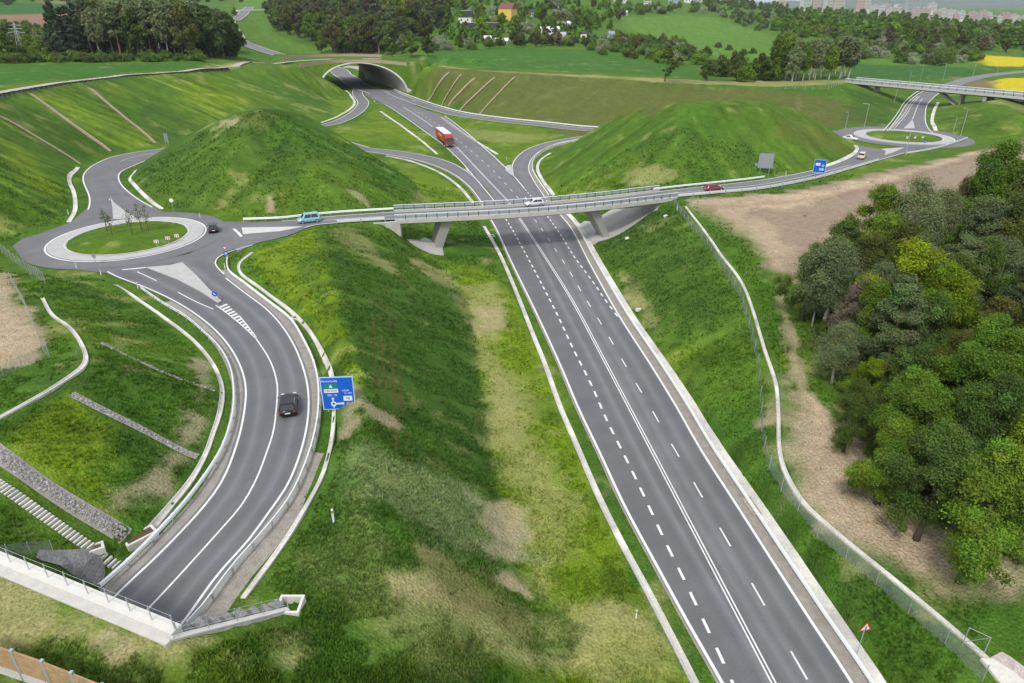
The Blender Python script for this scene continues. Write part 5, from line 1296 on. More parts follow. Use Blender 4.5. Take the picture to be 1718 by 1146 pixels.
# ------------------------------------------------------------------ vehicles
M_GLASS = mat('vehicle_glass', (.02, .026, .030), .06, 0, spec=.9)
M_HEAD = mat('headlamp_glass', (.75, .77, .78), .15, 0, spec=.8)
M_TAIL = mat('red_lamp', (.35, .012, .012), .25, 0, spec=.7)
M_RIM = mat('alloy', (.55, .56, .58), .35, .7)
M_PLATE = mat('number_plate', (.75, .75, .74), .5)
def paint(name, col, rough=.22): return mat(name, col, rough, .15, spec=.7)
def loft(rings, cap=True):
    V = [q for r in rings for q in r]; k = len(rings[0]); F = []
    for i in range(len(rings) - 1):
        for j in range(k): F.append((i * k + j, i * k + (j + 1) % k, (i + 1) * k + (j + 1) % k, (i + 1) * k + j))
    if cap: F.append(tuple(range(k))[::-1]); F.append(tuple(range((len(rings) - 1) * k, len(rings) * k)))
    return V, F
def make_car(label, col, px, py, z, head, L=4.3, Wd=1.8, Hh=1.48, style='hatch', cat='car', name='car', roofcol=None, group=None):
    x, y, _ = P(px, py, z)
    t = thing(name, label, cat, (x, y, z), head, group)
    pm = paint('paint_' + '_'.join('%02d' % int(c * 99) for c in col), col)
    hw = Wd / 2; xf, xr_ = L / 2, -L / 2
    zs = .92 if style != 'van' else 1.0      # shoulder height
    hood = .78 if style != 'van' else .92
    st = [(xf, .80, .34, .58), (xf - .12, .92, .24, .66), (xf - .45, .98, .20, hood - .02), (xf - 1.0, 1.0, .18, hood + .07), (xf - 1.25, 1.0, .18, zs - .02), (0, 1.0, .18, zs), (xr_ + 1.0, 1.0, .18, zs + .02),
          (xr_ + .5, .99, .20, zs + (.02 if style != 'sedan' else .0)), (xr_ + .12, .94, .26, zs - .04), (xr_, .84, .38, zs - .22)]
    rings = []
    for sx_, w_, zb, zt in st:
        a = hw * w_; rings.append([(sx_, -a * .86, zb), (sx_, -a, zb + .16), (sx_, -a, zt - .16), (sx_, -a * .93, zt), (sx_, 0, zt + .03), (sx_, a * .93, zt), (sx_, a, zt - .16), (sx_, a, zb + .16), (sx_, a * .86, zb)])
    V, F = loft(rings); m = MB().add(V, F)
    body = m.obj('body', pm, t, smooth=True)
    # greenhouse
    if style == 'hatch': g = (xf - 1.0, xf - 1.75, xr_ + .42, xr_ + .06)
    elif style == 'sedan': g = (xf - 1.25, xf - 1.95, xr_ + 1.35, xr_ + .75)
    elif style == 'estate': g = (xf - 1.15, xf - 1.8, xr_ + .5, xr_ + .12)
    else: g = (xf - .75, xf - 1.25, xr_ + .35, xr_ + .08)
    zr = Hh; a, b = hw * .93, hw * .74
    base = [(g[0], -a * .9, zs - .03), (g[0] - .3, -a, zs - .03), (g[3] + .15, -a, zs - .03), (g[3], -a * .88, zs - .03), (g[3], a * .88, zs - .03), (g[3] + .15, a, zs - .03), (g[0] - .3, a, zs - .03), (g[0], a * .9, zs - .03)]
    top = [(g[1], -b * .92, zr - .06), (g[1] - .25, -b, zr - .02), (g[2] + .2, -b, zr - .02), (g[2], -b * .92, zr - .07), (g[2], b * .92, zr - .07), (g[2] + .2, b, zr - .02), (g[1] - .25, b, zr - .02), (g[1], b * .92, zr - .06)]
    crown = [(q[0] * .86 + (g[1] + g[2]) / 2 * .14, q[1] * .8, zr + .015) for q in top]
    V, F = loft([base, top, crown]); cab = MB().add(V, F).obj('cabin', pm if roofcol is None else paint('roof_' + name, roofcol), t)
    def pane(nm, q, out):
        o = np.array(out) * .012; MB().add([tuple(np.array(p) + o) for p in q], [tuple(range(len(q)))]).obj(nm, M_GLASS, t)
    def lerp(p, q, u): return tuple(np.array(p) * (1 - u) + np.array(q) * u)
    pane('windscreen', [lerp(base[0], top[0], .08), lerp(base[7], top[7], .08), lerp(base[7], top[7], .94), lerp(base[0], top[0], .94)], (1, 0, 1))
    pane('rear_window', [lerp(base[3], top[3], .12), lerp(base[4], top[4], .12), lerp(base[4], top[4], .90), lerp(base[3], top[3], .90)], (-1, 0, .6))
    for s, i1, i2 in ((-1, 1, 2), (1, 6, 5)):
        B0, B1, T0, T1 = base[i1], base[i2], top[i1], top[i2]
        for u0, u1 in ((.03, .47), (.50, .93)):
            p0, p1 = lerp(B0, B1, u0), lerp(B0, B1, u1); q0, q1 = lerp(T0, T1, max(u0, .04)), lerp(T0, T1, u1)
            pane('side_window', [lerp(p0, q0, .1), lerp(p1, q1, .1), lerp(p1, q1, .9), lerp(p0, q0, .9)], (0, s, .2))
    wr = .32
    for wx in (xf - .82, xr_ + .78):
        for s in (-1, 1):
            wz = MB(); wz.tube([(wx, s * (hw - .16), wr), (wx, s * (hw + .012), wr)], wr, 18); wo = wz.obj('wheel', M_RUB, t)
            MB().tube([(wx, s * (hw - .02), wr), (wx, s * (hw + .022), wr)], wr * .66, 14).obj('rim', M_RIM, wo)
    for s in (-1, 1):
        MB().box((xf - .10, s * hw * .70, .66), (.16, .34, .13)).obj('headlight', M_HEAD, t, bevel=.03)
        MB().box((xr_ + .06, s * hw * .76, zs - .16), (.12, .24, .22)).obj('tail_light', M_TAIL, t, bevel=.02)
        MB().box((g[0] - .25, s * (hw + .07), zs + .06), (.12, .18, .13)).obj('mirror', pm, t, bevel=.03)
    MB().box((xr_ - .005, 0, .62), (.03, .52, .14)).obj('number_plate', M_PLATE, t)
    MB().box((xf + .005, 0, .44), (.03, .52, .12)).obj('number_plate', M_PLATE, t)
    MB().box((xf - .02, 0, .56), (.05, .8, .1)).obj('grille', M_DARK, t)
    return t
def heading(c, px, py, z, rev=False):
    q = np.array(P(px, py, z)); i = int(np.argmin(np.hypot(c[:, 0] - q[0], c[:, 1] - q[1]))); i = max(1, min(len(c) - 2, i))
    d = c[i + 1] - c[i - 1]; return math.atan2(d[1], d[0]) + (math.pi if rev else 0)
srm = (SR[0] + SR[1]) / 2; brm = (BR[0] + BR[1]) / 2; mbm = (ROADS['MB'][0] + ROADS['MB'][1]) / 2
make_car('black hatchback driving away on the near curved road', (.012, .012, .014), 485, 685, 8.02, heading(srm, 485, 685, 8, True), 4.2, 1.82, 1.52, 'hatch')
qx, qy, _ = P(357, 386, 8.32); make_car('black hatchback turning round the left roundabout', (.02, .022, .028), 357, 387, 8.32, math.atan2(qy - C_L[1], qx - C_L[0]) + R(100), 4.3, 1.8, 1.5, 'hatch')
make_car('light blue boxy family van coming off the bridge', (.27, .52, .62), 519, 372.5, 8.32, heading(brm, 519, 373, 8.3, True), 4.4, 1.82, 1.82, 'van', 'van', 'small_van')
make_car('white hatchback crossing the middle of the bridge', (.72, .73, .74), 896, 345, 8.31, heading(brm, 896, 345, 8.3, True), 4.1, 1.78, 1.5, 'hatch')
make_car('dark red estate car just past the right end of the bridge', (.30, .035, .05), 1197, 319.5, 8.42, heading(brm, 1197, 319, 8.4), 4.5, 1.8, 1.45, 'estate')
make_car('cream yellow car leaving the right roundabout', (.72, .55, .26), 1445, 265.5, 8.72, heading(brm, 1440, 262, 8.7, True) + .15, 4.3, 1.8, 1.5, 'hatch', roofcol=(.75, .7, .6))
make_car('silver white car entering the right roundabout', (.68, .72, .74), 1426, 235, 8.73, -.75, 4.6, 1.85, 1.5, 'sedan')
def make_truck(px, py, z, head):
    x, y, _ = P(px, py, z); t = thing('lorry', 'red articulated lorry with a white trailer roof on the main road', 'lorry', (x, y, z), head)
    red = paint('lorry_red', (.42, .035, .03), .35); red2 = mat('trailer_red', (.40, .06, .035), .5, var=.12, scale=.6)
    wht = mat('trailer_white', (.86, .86, .86), .5); k = 1.1
    def B(nm, c, d, m, bevel=.04, par=None): return MB().box(tuple(v * k for v in c), tuple(v * k for v in d)).obj(nm, m, par or t, bevel=bevel)
    # x forward, front bumper at 0
    cab = MB()
    prof = [(0, .45), (.02, 1.55), (-.22, 2.75), (-.55, 3.35), (-1.0, 3.75), (-2.2, 3.82), (-2.2, .45)]
    v = [(a * k, -1.24 * k, b * k) for a, b in prof] + [(a * k, 1.24 * k, b * k) for a, b in prof]; n = len(prof)
    cab.add(v, [tuple(range(n)), tuple(range(n, 2 * n))[::-1]] + [(i, n + i, n + (i + 1) % n, (i + 1) % n) for i in range(n)])
    cab.obj('cab', red, t, bevel=.06)
    ws = [(-.0, 1.72), (-.21, 2.68)]
    MB().add([((ws[0][0] + .045) * k, -1.12 * k, ws[0][1] * k), ((ws[0][0] + .045) * k, 1.12 * k, ws[0][1] * k), ((ws[1][0] + .045) * k, 1.08 * k, ws[1][1] * k), ((ws[1][0] + .045) * k, -1.08 * k, ws[1][1] * k)], [(0, 1, 2, 3)]).obj('windscreen', M_GLASS, t)
    for s in (-1, 1):
        B('side_window', (-.85, s * 1.245, 2.15), (.8, .02, .75), M_GLASS, 0)
        B('mirror', (-.15, s * 1.42, 2.3), (.12, .22, .7), M_DARK); B('headlight', (.02, s * .95, .75), (.06, .4, .2), M_HEAD, .02)
    B('bumper', (.02, 0, .55), (.1, 2.4, .35), M_DARK); B('grille', (.025, 0, 1.15), (.05, 1.7, .7), mat('grille_grey', (.10, .10, .11), .5), .02); B('sun_visor', (.0, 0, 2.86), (.25, 2.3, .10), M_DARK, .02)
    B('trailer_body', (-9.3, 0, 2.55), (13.4, 2.55, 2.55), red2, .03); B('trailer_roof', (-9.3, 0, 3.865), (13.3, 2.5, .06), wht, .01)
    B('trailer_lettering', (-9.0, -1.285, 2.7), (5.2, .02, .55), mat('faded_cream', (.62, .45, .35), .6), 0); B('trailer_lettering', (-9.0, 1.285, 2.7), (5.2, .02, .55), MATS['faded_cream'], 0)
    B('chassis', (-8.4, 0, 1.0), (14.8, 1.0, .3), M_DARK, .02); B('side_guard', (-8.0, -1.2, .85), (5, .05, .5), M_DARK, 0); B('side_guard', (-8.0, 1.2, .85), (5, .05, .5), M_DARK, 0)
    for wx in (-1.35, -4.6, -11.8, -13.1, -14.4):
        for s in (-1, 1):
            m = MB().tube([(wx * k, s * .88 * k, .52 * k), (wx * k, s * 1.25 * k, .52 * k)], .52 * k, 16); wo = m.obj('wheel', M_RUB, t)
            MB().tube([(wx * k, s * 1.2 * k, .52 * k), (wx * k, s * 1.265 * k, .52 * k)], .28 * k, 12).obj('rim', M_RIM, wo)
    return t
make_truck(755, 247.5, 1.62, heading(mbm, 752, 246, 1.6, True))

# ------------------------------------------------------------------ signs
M_SBLUE = mat('sign_blue', (.004, .115, .62), .4); M_SGREEN = mat('sign_green', (.0, .25, .14), .4); M_SWHITE = mat('sign_white', (.78, .80, .82), .45)
M_SRIM = mat('sign_pale_rim', (.42, .62, .80), .45); M_SBACK = mat('sign_back_grey', (.34, .38, .40), .5, .3); M_SRED = mat('sign_red', (.55, .03, .04), .45); M_SBLACK = mat('sign_black', (.02, .02, .02), .5)
def text_part(s, size, x, z, parent, m, y=-.05, align='CENTER'):
    cu = bpy.data.curves.new('lettering', 'FONT'); cu.body = s; cu.size = size; cu.align_x = align; cu.align_y = 'CENTER'; cu.extrude = .004
    o = bpy.data.objects.new('lettering_curve', cu); COL.objects.link(o)
    me = bpy.data.meshes.new_from_object(o.evaluated_get(bpy.context.evaluated_depsgraph_get())); COL.objects.unlink(o); bpy.data.objects.remove(o)
    me.name = 'lettering'; me.materials.clear(); me.materials.append(m)
    r = bpy.data.objects.new('lettering', me); COL.objects.link(r); r.parent = parent; r.location = (x, y, z); r.rotation_euler = (R(90), 0, 0); return r
def sbox(nm, x0, z0, x1, z1, m, parent, y=-.045, th_=.012): return MB().box(((x0 + x1) / 2, y, (z0 + z1) / 2), (x1 - x0, th_, z1 - z0)).obj(nm, m, parent)
def ring_part(nm, x, z, r0, r1, m, parent, y=-.05, n=32):
    V, F = [], []
    for i in range(n):
        a = 2 * math.pi * i / n; V += [(x + r0 * math.cos(a), y, z + r0 * math.sin(a)), (x + r1 * math.cos(a), y, z + r1 * math.sin(a))]
    F = [(2 * i, 2 * i + 1, (2 * i + 3) % (2 * n), (2 * i + 2) % (2 * n)) for i in range(n)]
    return newobj(nm, V, F, m, parent)
# the big blue board
Ys = 60.0
gx0, gx1 = PY(539.5, 660, Ys), PY(594.5, 660, Ys); zt, zb = PY(566, 632, Ys)[2], PY(566, 686.5, Ys)[2]
cx_ = (gx0[0] + gx1[0]) / 2; wd = gx1[0] - gx0[0]; hgt = zt - zb; zg = h1(cx_, Ys)
sg = thing('direction_sign', 'big blue direction board on two posts beside the near curved road', 'road sign', (cx_, Ys, zg), R(4))
b0 = zb - zg
pan = MB().box((0, 0, b0 + hgt / 2), (wd, .06, hgt)).obj('panel', M_SRIM, sg, bevel=.015)
sbox('blue_field', -wd / 2 + .11, b0 + .11, wd / 2 - .11, b0 + hgt - .11, M_SBLUE, sg, -.038)
for s in (-1, 1): MB().tube([(s * wd * .36, .09, -.4), (s * wd * .36, .09, b0 + hgt - .1)], .055, 10).obj('post', M_STEEL, sg)
for z in (.25, .75): MB().box((0, .055, b0 + hgt * z), (wd * .9, .05, .08)).obj('back_rail', M_STEEL, sg)
fx = lambda u: -wd / 2 + (u - 105) / 875 * wd
fzv = lambda v: b0 + hgt - (v - 165) / 850 * hgt
text_part('PRAHA', .30, fx(262), fzv(278), sg, M_SWHITE); text_part('CHEB', .30, fx(462), fzv(278), sg, M_SWHITE)
sbox('green_field', fx(190), fzv(460), fx(560), fzv(345), M_SGREEN, sg)
MB().add([(fx(330), -.056, fzv(440)), (fx(420), -.056, fzv(440)), (fx(385), -.056, fzv(360)), (fx(365), -.056, fzv(360))], [(0, 1, 2, 3)]).obj('motorway_symbol', M_SWHITE, sg)
sbox('white_field', fx(190), fzv(570), fx(560), fzv(475), M_SWHITE, sg); text_part('CENTRUM', .27, fx(375), fzv(523), sg, M_SBLACK, -.056)
text_part('605 . 26', .30, fx(392), fzv(635), sg, M_SWHITE)
ring_part('roundabout_symbol', fx(398), fzv(858), .14, .28, M_SWHITE, sg)
sbox('arrow', fx(378), fzv(800), fx(408), fzv(735), M_SWHITE, sg); MB().add([(fx(345), -.046, fzv(735)), (fx(441), -.046, fzv(735)), (fx(393), -.046, fzv(690))], [(0, 1, 2)]).obj('arrow_head', M_SWHITE, sg)
MB().add([(fx(345), -.047, fzv(900)), (fx(440), -.047, fzv(900)), (fx(395), -.047, fzv(970))], [(0, 1, 2)]).obj('arrow_foot', M_SWHITE, sg)
sbox('arrow', fx(470), fzv(878), fx(640), fzv(838), M_SWHITE, sg); MB().add([(fx(630), -.046, fzv(905)), (fx(690), -.046, fzv(858)), (fx(630), -.046, fzv(812))], [(0, 1, 2)]).obj('arrow_head', M_SWHITE, sg)
text_part('DOBR', .26, fx(755), fzv(525), sg, M_SWHITE); text_part('N. VES', .26, fx(810), fzv(595), sg, M_SWHITE)
sbox('white_field', fx(675), fzv(790), fx(905), fzv(665), M_SWHITE, sg); text_part('VEJ', .34, fx(790), fzv(728), sg, M_SBLACK, -.056)
text_part('203 26', .26, fx(825), fzv(860), sg, M_SWHITE)
def board(label, px, py, z, wpx, zlo, zhi, face, m, name='direction_sign', extra=None, posts=2, back=None):
    """board on posts; px,py = where the foot stands; face = heading the front looks to (0 = +x)"""
    q = P(px, py, z); t = thing(name, label, 'road sign', q, face + R(90))
    dep = q[1] * CP + (CZ - z) * SP; w_ = wpx / FPX * dep
    MB().box((0, 0, (zlo + zhi) / 2), (w_, .05, zhi - zlo)).obj('panel', m, t, bevel=.01)
    if back: MB().box((0, .035, (zlo + zhi) / 2), (w_ * .98, .012, (zhi - zlo) * .98)).obj('back', back, t)
    for s in ((-1, 1) if posts == 2 else (0,)): MB().tube([(s * w_ * .3, .1, -.3), (s * w_ * .3, .1, zhi - .1)], .06, 8).obj('post', M_STEEL, t)
    if extra: extra(t, w_, zlo, zhi)
    return t
def ex_blue(t, w_, a, b):
    h = b - a
    sbox('rim', -w_ / 2, a, -w_ / 2 + .08, b, M_SRIM, t, -.032); sbox('rim', w_ / 2 - .08, a, w_ / 2, b, M_SRIM, t, -.032); sbox('rim', -w_ / 2 + .081, a, w_ / 2 - .081, a + .08, M_SRIM, t, -.032); sbox('rim', -w_ / 2 + .081, b - .08, w_ / 2 - .081, b, M_SRIM, t, -.032)
    sbox('white_field', -w_ * .36, a + h * .55, w_ * .02, a + h * .75, M_SWHITE, t, -.034); sbox('white_field', -w_ * .02, a + h * .18, w_ * .38, a + h * .34, M_SRIM, t, -.034)
    ring_part('roundabout_symbol', w_ * .25, a + h * .55, .14, .3, M_SRIM, t, -.04)
board('blue direction board by the cross road near the right roundabout', 1372, 296.5, 8.7, 19, 1.0, 4.1, R(-105), M_SBLUE, extra=ex_blue)
board('grey back of a large direction board at the foot of the right mound', 1281, 296, 8.6, 24, 2.0, 5.6, R(80), M_SBLUE, back=M_SBACK)
board('small grey back of a sign at the foot of the left cut slope', 281, 243, 7.6, 11, .8, 3.4, R(60), M_SBLUE, back=M_SBACK)
def disc_sign(label, px, py, z, h, kind, face=R(-90), r=.38, name='road_sign'):
    q = P(px, py, z); t = thing(name, label, 'road sign', q, face + R(90))
    MB().tube([(0, .05, -.3), (0, .05, h + .05)], .035, 8).obj('post', M_STEEL, t)
    def poly(nm, n, r_, m, y, a0=0, zz=h):
        V = [(r_ * math.cos(a0 + 2 * math.pi * i / n), y, zz + r_ * math.sin(a0 + 2 * math.pi * i / n)) for i in range(n)]; V += [(a, y + .018, b) for a, _, b in V]
        F = [tuple(range(n)), tuple(range(n, 2 * n))[::-1]] + [(i, n + i, n + (i + 1) % n, (i + 1) % n) for i in range(n)]
        return MB().add(V, F).obj(nm, m, t)
    if kind == 'warning':
        poly('rim', 3, r * 1.25, M_SRED, -.01, R(90)); poly('face', 3, r * .85, M_SWHITE, -.02, R(90)); sbox('symbol', -.07, h - .18, .07, h + .18, mat('sign_purple', (.30, .16, .36), .5), t, -.03)
    elif kind == 'yield':
        poly('rim', 3, r * 1.2, M_SRED, -.01, R(-90), h + .7); poly('face', 3, r * .75, M_SWHITE, -.02, R(-90), h + .7); poly('disc', 24, r * 1.05, M_SBLUE, -.01, 0, h - .25)
        ring_part('symbol', 0, h - .25, .1, .2, M_SWHITE, t, -.02); MB().tube([(0, .05, h), (0, .05, h + .9)], .035, 8).obj('post', M_STEEL, t)
    elif kind == 'keep':
        poly('disc', 24, r, M_SBLUE, -.01); MB().add([(-.2, -.015, h + .12), (-.12, -.015, h + .2), (.2, -.015, h - .1), (.12, -.015, h - .2)], [(0, 1, 2, 3)]).obj('arrow', M_SWHITE, t)
    elif kind == 'white': poly('disc', 24, r * 1.1, M_SWHITE, -.01)
    elif kind == 'back': poly('disc', 24, r, M_SBACK, -.01)
    return t
disc_sign('red and white warning triangle on a pole in the grass right of the main road', 1440, 1092, .9, 2.6, 'warning', R(-80), .5)
disc_sign('give way triangle over a blue round sign at the inner corner of the near junction', 381, 437, 8.2, 1.5, 'yield')
disc_sign('blue round keep right sign at the tip of the near splitter island', 362, 505, 8.3, 1.1, 'keep')
disc_sign('white round sign on a pole at the foot of the left mound', 292, 358, 8.3, 2.7, 'white')
disc_sign('grey round sign back on the near rim of the left roundabout', 161, 443, 8.3, 1.4, 'back')
disc_sign('blue sign on the near splitter island of the right roundabout', 1550, 246, 8.7, 1.5, 'keep')
disc_sign('pale sign back beside the far board at the foot of the right mound', 1266, 295, 8.6, 2.8, 'back', R(80))
disc_sign('blue sign left of the main road beyond the arch', 1553, 180, 8.9, 1.6, 'keep') if False else None
def chevrons(C, pts, where):
    proto = None
    for i, (px, py) in enumerate(pts):
        q = P(px, py, C[2] + .35); lb = ('left', 'middle', 'right')[i] + ' one of three red and white chevron boards on the ' + where + ' roundabout island'
        rz = R(8)
        if proto is None:
            t = thing('chevron_board', lb, 'road sign', q, rz, 'chevron boards on the %s roundabout' % where); proto = t
            MB().box((0, 0, .95), (.75, .03, .6)).obj('panel', M_SWHITE, t)
            for k in range(2):
                x = -.2 + k * .36; MB().add([(x - .12, -.022, 1.25), (x + .02, -.022, 1.25), (x + .14, -.022, .95), (x, -.022, .95)], [(0, 1, 2, 3)]).obj('red_stripe', M_SRED, t)
                MB().add([(x, -.0221, .95), (x + .14, -.0221, .95), (x + .02, -.0221, .65), (x - .12, -.0221, .65)], [(0, 1, 2, 3)]).obj('red_stripe', M_SRED, t)
            MB().tube([(0, .03, -.3), (0, .03, .75)], .03, 8).obj('post', M_STEEL, t)
        else: dup(proto, q, rz, lb)
chevrons(C_L, [(264, 414), (283, 408), (298, 404)], 'left'); chevrons(C_R, [(1521, 236), (1534, 236), (1547, 235.5)], 'right')
# marker posts
mp0 = None
for px, py, lb in ((336, 366, 'white marker post beside the road below the left mound'), (378, 452, 'white marker post behind the give way sign'), (129, 451, 'white marker post on the left rim of the left roundabout'), (170, 462, 'white marker post where the near road leaves the roundabout'),
                   (232, 484, 'white marker post at the start of the near guardrail'), (1067, 1038, 'white marker post in the dry grass left of the main road'), (560, 876, 'tall grey white marker post in the green grass right of the near road'), (200, 377, 'white marker post by the north splitter island of the left roundabout') ,
                   (1318, 294, 'white marker post right of the grey sign back'), (1136, 352, 'white marker post by the right bridge abutment'), (115, 360, 'white marker post by the short channel on the left bend'), (760, 262, 'white marker post in the gore left of the lorry'), (850, 268, 'white marker post in the gore by the right slip road')):
    q = hit([(px, py)])[0]
    if mp0 is None:
        mp0 = thing('marker_post', lb, 'marker post', tuple(q), group='roadside marker posts')
        MB().box((0, 0, .45), (.12, .10, 1.1)).obj('post', M_SWHITE, mp0, bevel=.01); MB().box((0, -.056, .82), (.07, .012, .16)).obj('reflector', M_SBLACK, mp0)
    else: dup(mp0, tuple(q), 0, lb, scale=1.35 if 'tall' in lb else None)
# lamp posts round the right roundabout
def lamp(h):
    t = thing('street_lamp', 'x', 'street lamp', (0, 0, 0))
    MB().tube([(0, 0, -.4), (0, 0, h * .5), (0, 0, h)], [.085, .07, .05], 8).obj('pole', M_STEEL, t)
    MB().tube([(0, 0, h - .02), (-.5, 0, h + .12), (-1.2, 0, h + .16)], .04, 6).obj('arm', M_STEEL, t)
    MB().box((-1.45, 0, h + .14), (.75, .28, .12)).obj('lamp_head', mat('lamp_grey', (.45, .47, .48), .5), t, bevel=.03); return t
l0 = None
for bx, by, ty, z, lb in ((1417, 221, 188, 8.7, 'leftmost street lamp by the right roundabout'), (1449, 217.5, 175, 8.7, 'second street lamp from the left by the right roundabout'), (1599, 222, 196, 8.7, 'short street lamp right of the right roundabout'), (1611, 230, 182, 8.8, 'tall street lamp on the right rim of the right roundabout'),
                          (1518, 263, 222, 8.8, 'street lamp in front of the right roundabout'), (1500, 173, 147, 12, 'street lamp on the slope behind the far bridge'), (1526, 135, 119, 14, 'leftmost street lamp beyond the far bridge'), (1544, 134, 110, 13.5, 'second street lamp beyond the far bridge'),
                          (1581, 137, 107, 12, 'tall street lamp standing where the road comes out beyond the far bridge'), (1631, 131, 105, 11, 'street lamp between the wheat and the rape field'), (1671, 129, 112, 10.6, 'rightmost street lamp by the rape field')):
    q = P(bx, by, z); zg = h1(q[0], q[1]) if by > 140 else h1(q[0], q[1])
    q = hit([(bx, by)])[0]; h = PY(bx, ty, q[1])[2] - q[2]
    if l0 is None: l0 = lamp(9.0); l0['label'] = lb; l0['group'] = 'street lamps round the right roundabout'; l0.location = q; l0.scale = (1, 1, h / 9); l0.rotation_euler.z = .8
    else:
        d = dup(l0, tuple(q), random.uniform(-1, 1), lb); d.scale = (1, 1, h / 9)

# ------------------------------------------------------------------ trees
def leafmat(name, col, var=.25, tr=.38, objvar=.22):
    if name in MATS: return MATS[name]
    m = bpy.data.materials.new(name); m.use_nodes = True; n = m.node_tree; L = n.links.new; b = n.nodes['Principled BSDF']
    b.inputs['Roughness'].default_value = .75; b.inputs['Specular IOR Level'].default_value = .18
    oi = n.nodes.new('ShaderNodeObjectInfo'); ge = n.nodes.new('ShaderNodeNewGeometry'); at = n.nodes.new('ShaderNodeAttribute'); at.attribute_name = 'Col'
    hs = n.nodes.new('ShaderNodeHueSaturation'); rgb = n.nodes.new('ShaderNodeVectorMath'); rgb.operation = 'MULTIPLY'
    rgb.inputs[1].default_value = col; L(at.outputs['Color'], rgb.inputs[0])
    L(rgb.outputs[0], hs.inputs['Color'])
    a = n.nodes.new('ShaderNodeMapRange'); a.inputs[3].default_value = .5 - .014; a.inputs[4].default_value = .5 + .014; L(oi.outputs['Random'], a.inputs[0]); L(a.outputs[0], hs.inputs['Hue'])
    c = n.nodes.new('ShaderNodeMath'); c.operation = 'MULTIPLY_ADD'; c.inputs[1].default_value = 7.31; c.inputs[2].default_value = .37; L(oi.outputs['Random'], c.inputs[0])
    f = n.nodes.new('ShaderNodeMath'); f.operation = 'FRACT'; L(c.outputs[0], f.inputs[0])
    v = n.nodes.new('ShaderNodeMapRange'); v.inputs[3].default_value = 1 - objvar; v.inputs[4].default_value = 1 + objvar; L(f.outputs[0], v.inputs[0])
    w_ = n.nodes.new('ShaderNodeMapRange'); w_.inputs[3].default_value = 1 - var; w_.inputs[4].default_value = 1 + var; L(ge.outputs['Random Per Island'], w_.inputs[0])
    mu = n.nodes.new('ShaderNodeMath'); mu.operation = 'MULTIPLY'; L(v.outputs[0], mu.inputs[0]); L(w_.outputs[0], mu.inputs[1]); L(mu.outputs[0], hs.inputs['Value'])
    L(hs.outputs['Color'], b.inputs['Base Color'])
    t = n.nodes.new('ShaderNodeBsdfTranslucent'); L(hs.outputs['Color'], t.inputs['Color']); ms = n.nodes.new('ShaderNodeMixShader'); ms.inputs[0].default_value = tr
    L(b.outputs[0], ms.inputs[1]); L(t.outputs[0], ms.inputs[2]); L(ms.outputs[0], n.nodes['Material Output'].inputs['Surface'])
    MATS[name] = m; return m
M_BARK = mat('brown_bark', (.10, .08, .062), .95, var=.2, scale=3); M_BIRCH = mat('birch_bark', (.42, .41, .385), .9, var=.25, scale=4); M_PINEB = mat('pine_bark', (.22, .125, .08), .95, var=.2, scale=3)
def clumps_for(kind, h, rg):
    """clump centres (x,y,z), radius and tint for a crown of total height h"""
    out = []
    if kind in ('broad', 'lime', 'lollipop'):
        r = h * (.27 if kind != 'lollipop' else .34); c0 = h * .57; rz = h * .46 if kind != 'lollipop' else h * .40
        nl = 22 if kind != 'lollipop' else 9
        for j in range(nl):
            a = rg.uniform(0, 6.283); u = -.85 + 1.85 * (j + rg.random()) / nl; s = (math.sqrt(max(0, 1 - u * u)) if u < 0 else (1 - u) ** .8) * rg.uniform(.35, 1.25)
            if j == nl - 1: s *= .3
            lx, ly, lz = math.cos(a) * s * r, math.sin(a) * s * r, c0 + u * rz * .9
            lr = h * rg.uniform(.055, .12) * (1.15 - .45 * max(0, u)) * (1.25 if kind == 'lollipop' else 1); tl = rg.uniform(.8, 1.15)
            for _ in range(8):
                d = Vector((rg.gauss(0, 1), rg.gauss(0, 1), rg.gauss(0, .8))).normalized() * lr * rg.uniform(.35, 1.05)
                out.append((lx + d.x, ly + d.y, lz + d.z * .85, h * rg.uniform(.022, .055), tl * rg.uniform(.75, 1.25)))
    elif kind in ('birch', 'aspen'):
        r = h * (.22 if kind == 'birch' else .16)
        for _ in range(80):
            u = rg.random(); zz = h * (.38 + .60 * u); prof = math.sin(math.pi * min(1, (u * .86 + .14))) ** .7
            a = rg.uniform(0, 6.283); k = rg.uniform(.2, 1) ** .5
            out.append((math.cos(a) * r * prof * k, math.sin(a) * r * prof * k, zz, h * rg.uniform(.04, .075), rg.uniform(.75, 1.2)))
    elif kind == 'pine':
        for _ in range(60):
            u = rg.random() ** .9; zz = h * (.36 + .62 * u); r = h * .21 * (1 - .75 * u) ; a = rg.uniform(0, 6.283); k = rg.uniform(.3, 1) ** .5
            out.append((math.cos(a) * r * k, math.sin(a) * r * k, zz, h * rg.uniform(.03, .07), rg.uniform(.7, 1.2)))
    elif kind == 'spruce':
        for _ in range(110):
            u = rg.random() ** 1.3; zz = h * (.10 + .88 * u); r = h * .19 * (1 - u) + .15; a = rg.uniform(0, 6.283); k = rg.uniform(.55, 1)
            out.append((math.cos(a) * r * k, math.sin(a) * r * k, zz - r * k * .25, h * (.030 + .030 * (1 - u)), rg.uniform(.7, 1.2)))
    elif kind in ('bush', 'blossom'):
        for _ in range(34):
            a = rg.uniform(0, 6.283); u = rg.random(); k = rg.random() ** .5
            out.append((math.cos(a) * h * .62 * k * (1 - .35 * u), math.sin(a) * h * .62 * k * (1 - .35 * u), h * (.12 + .78 * u * (1 - .45 * k * k)), h * rg.uniform(.13, .22), rg.uniform(.7, 1.25)))
    return out
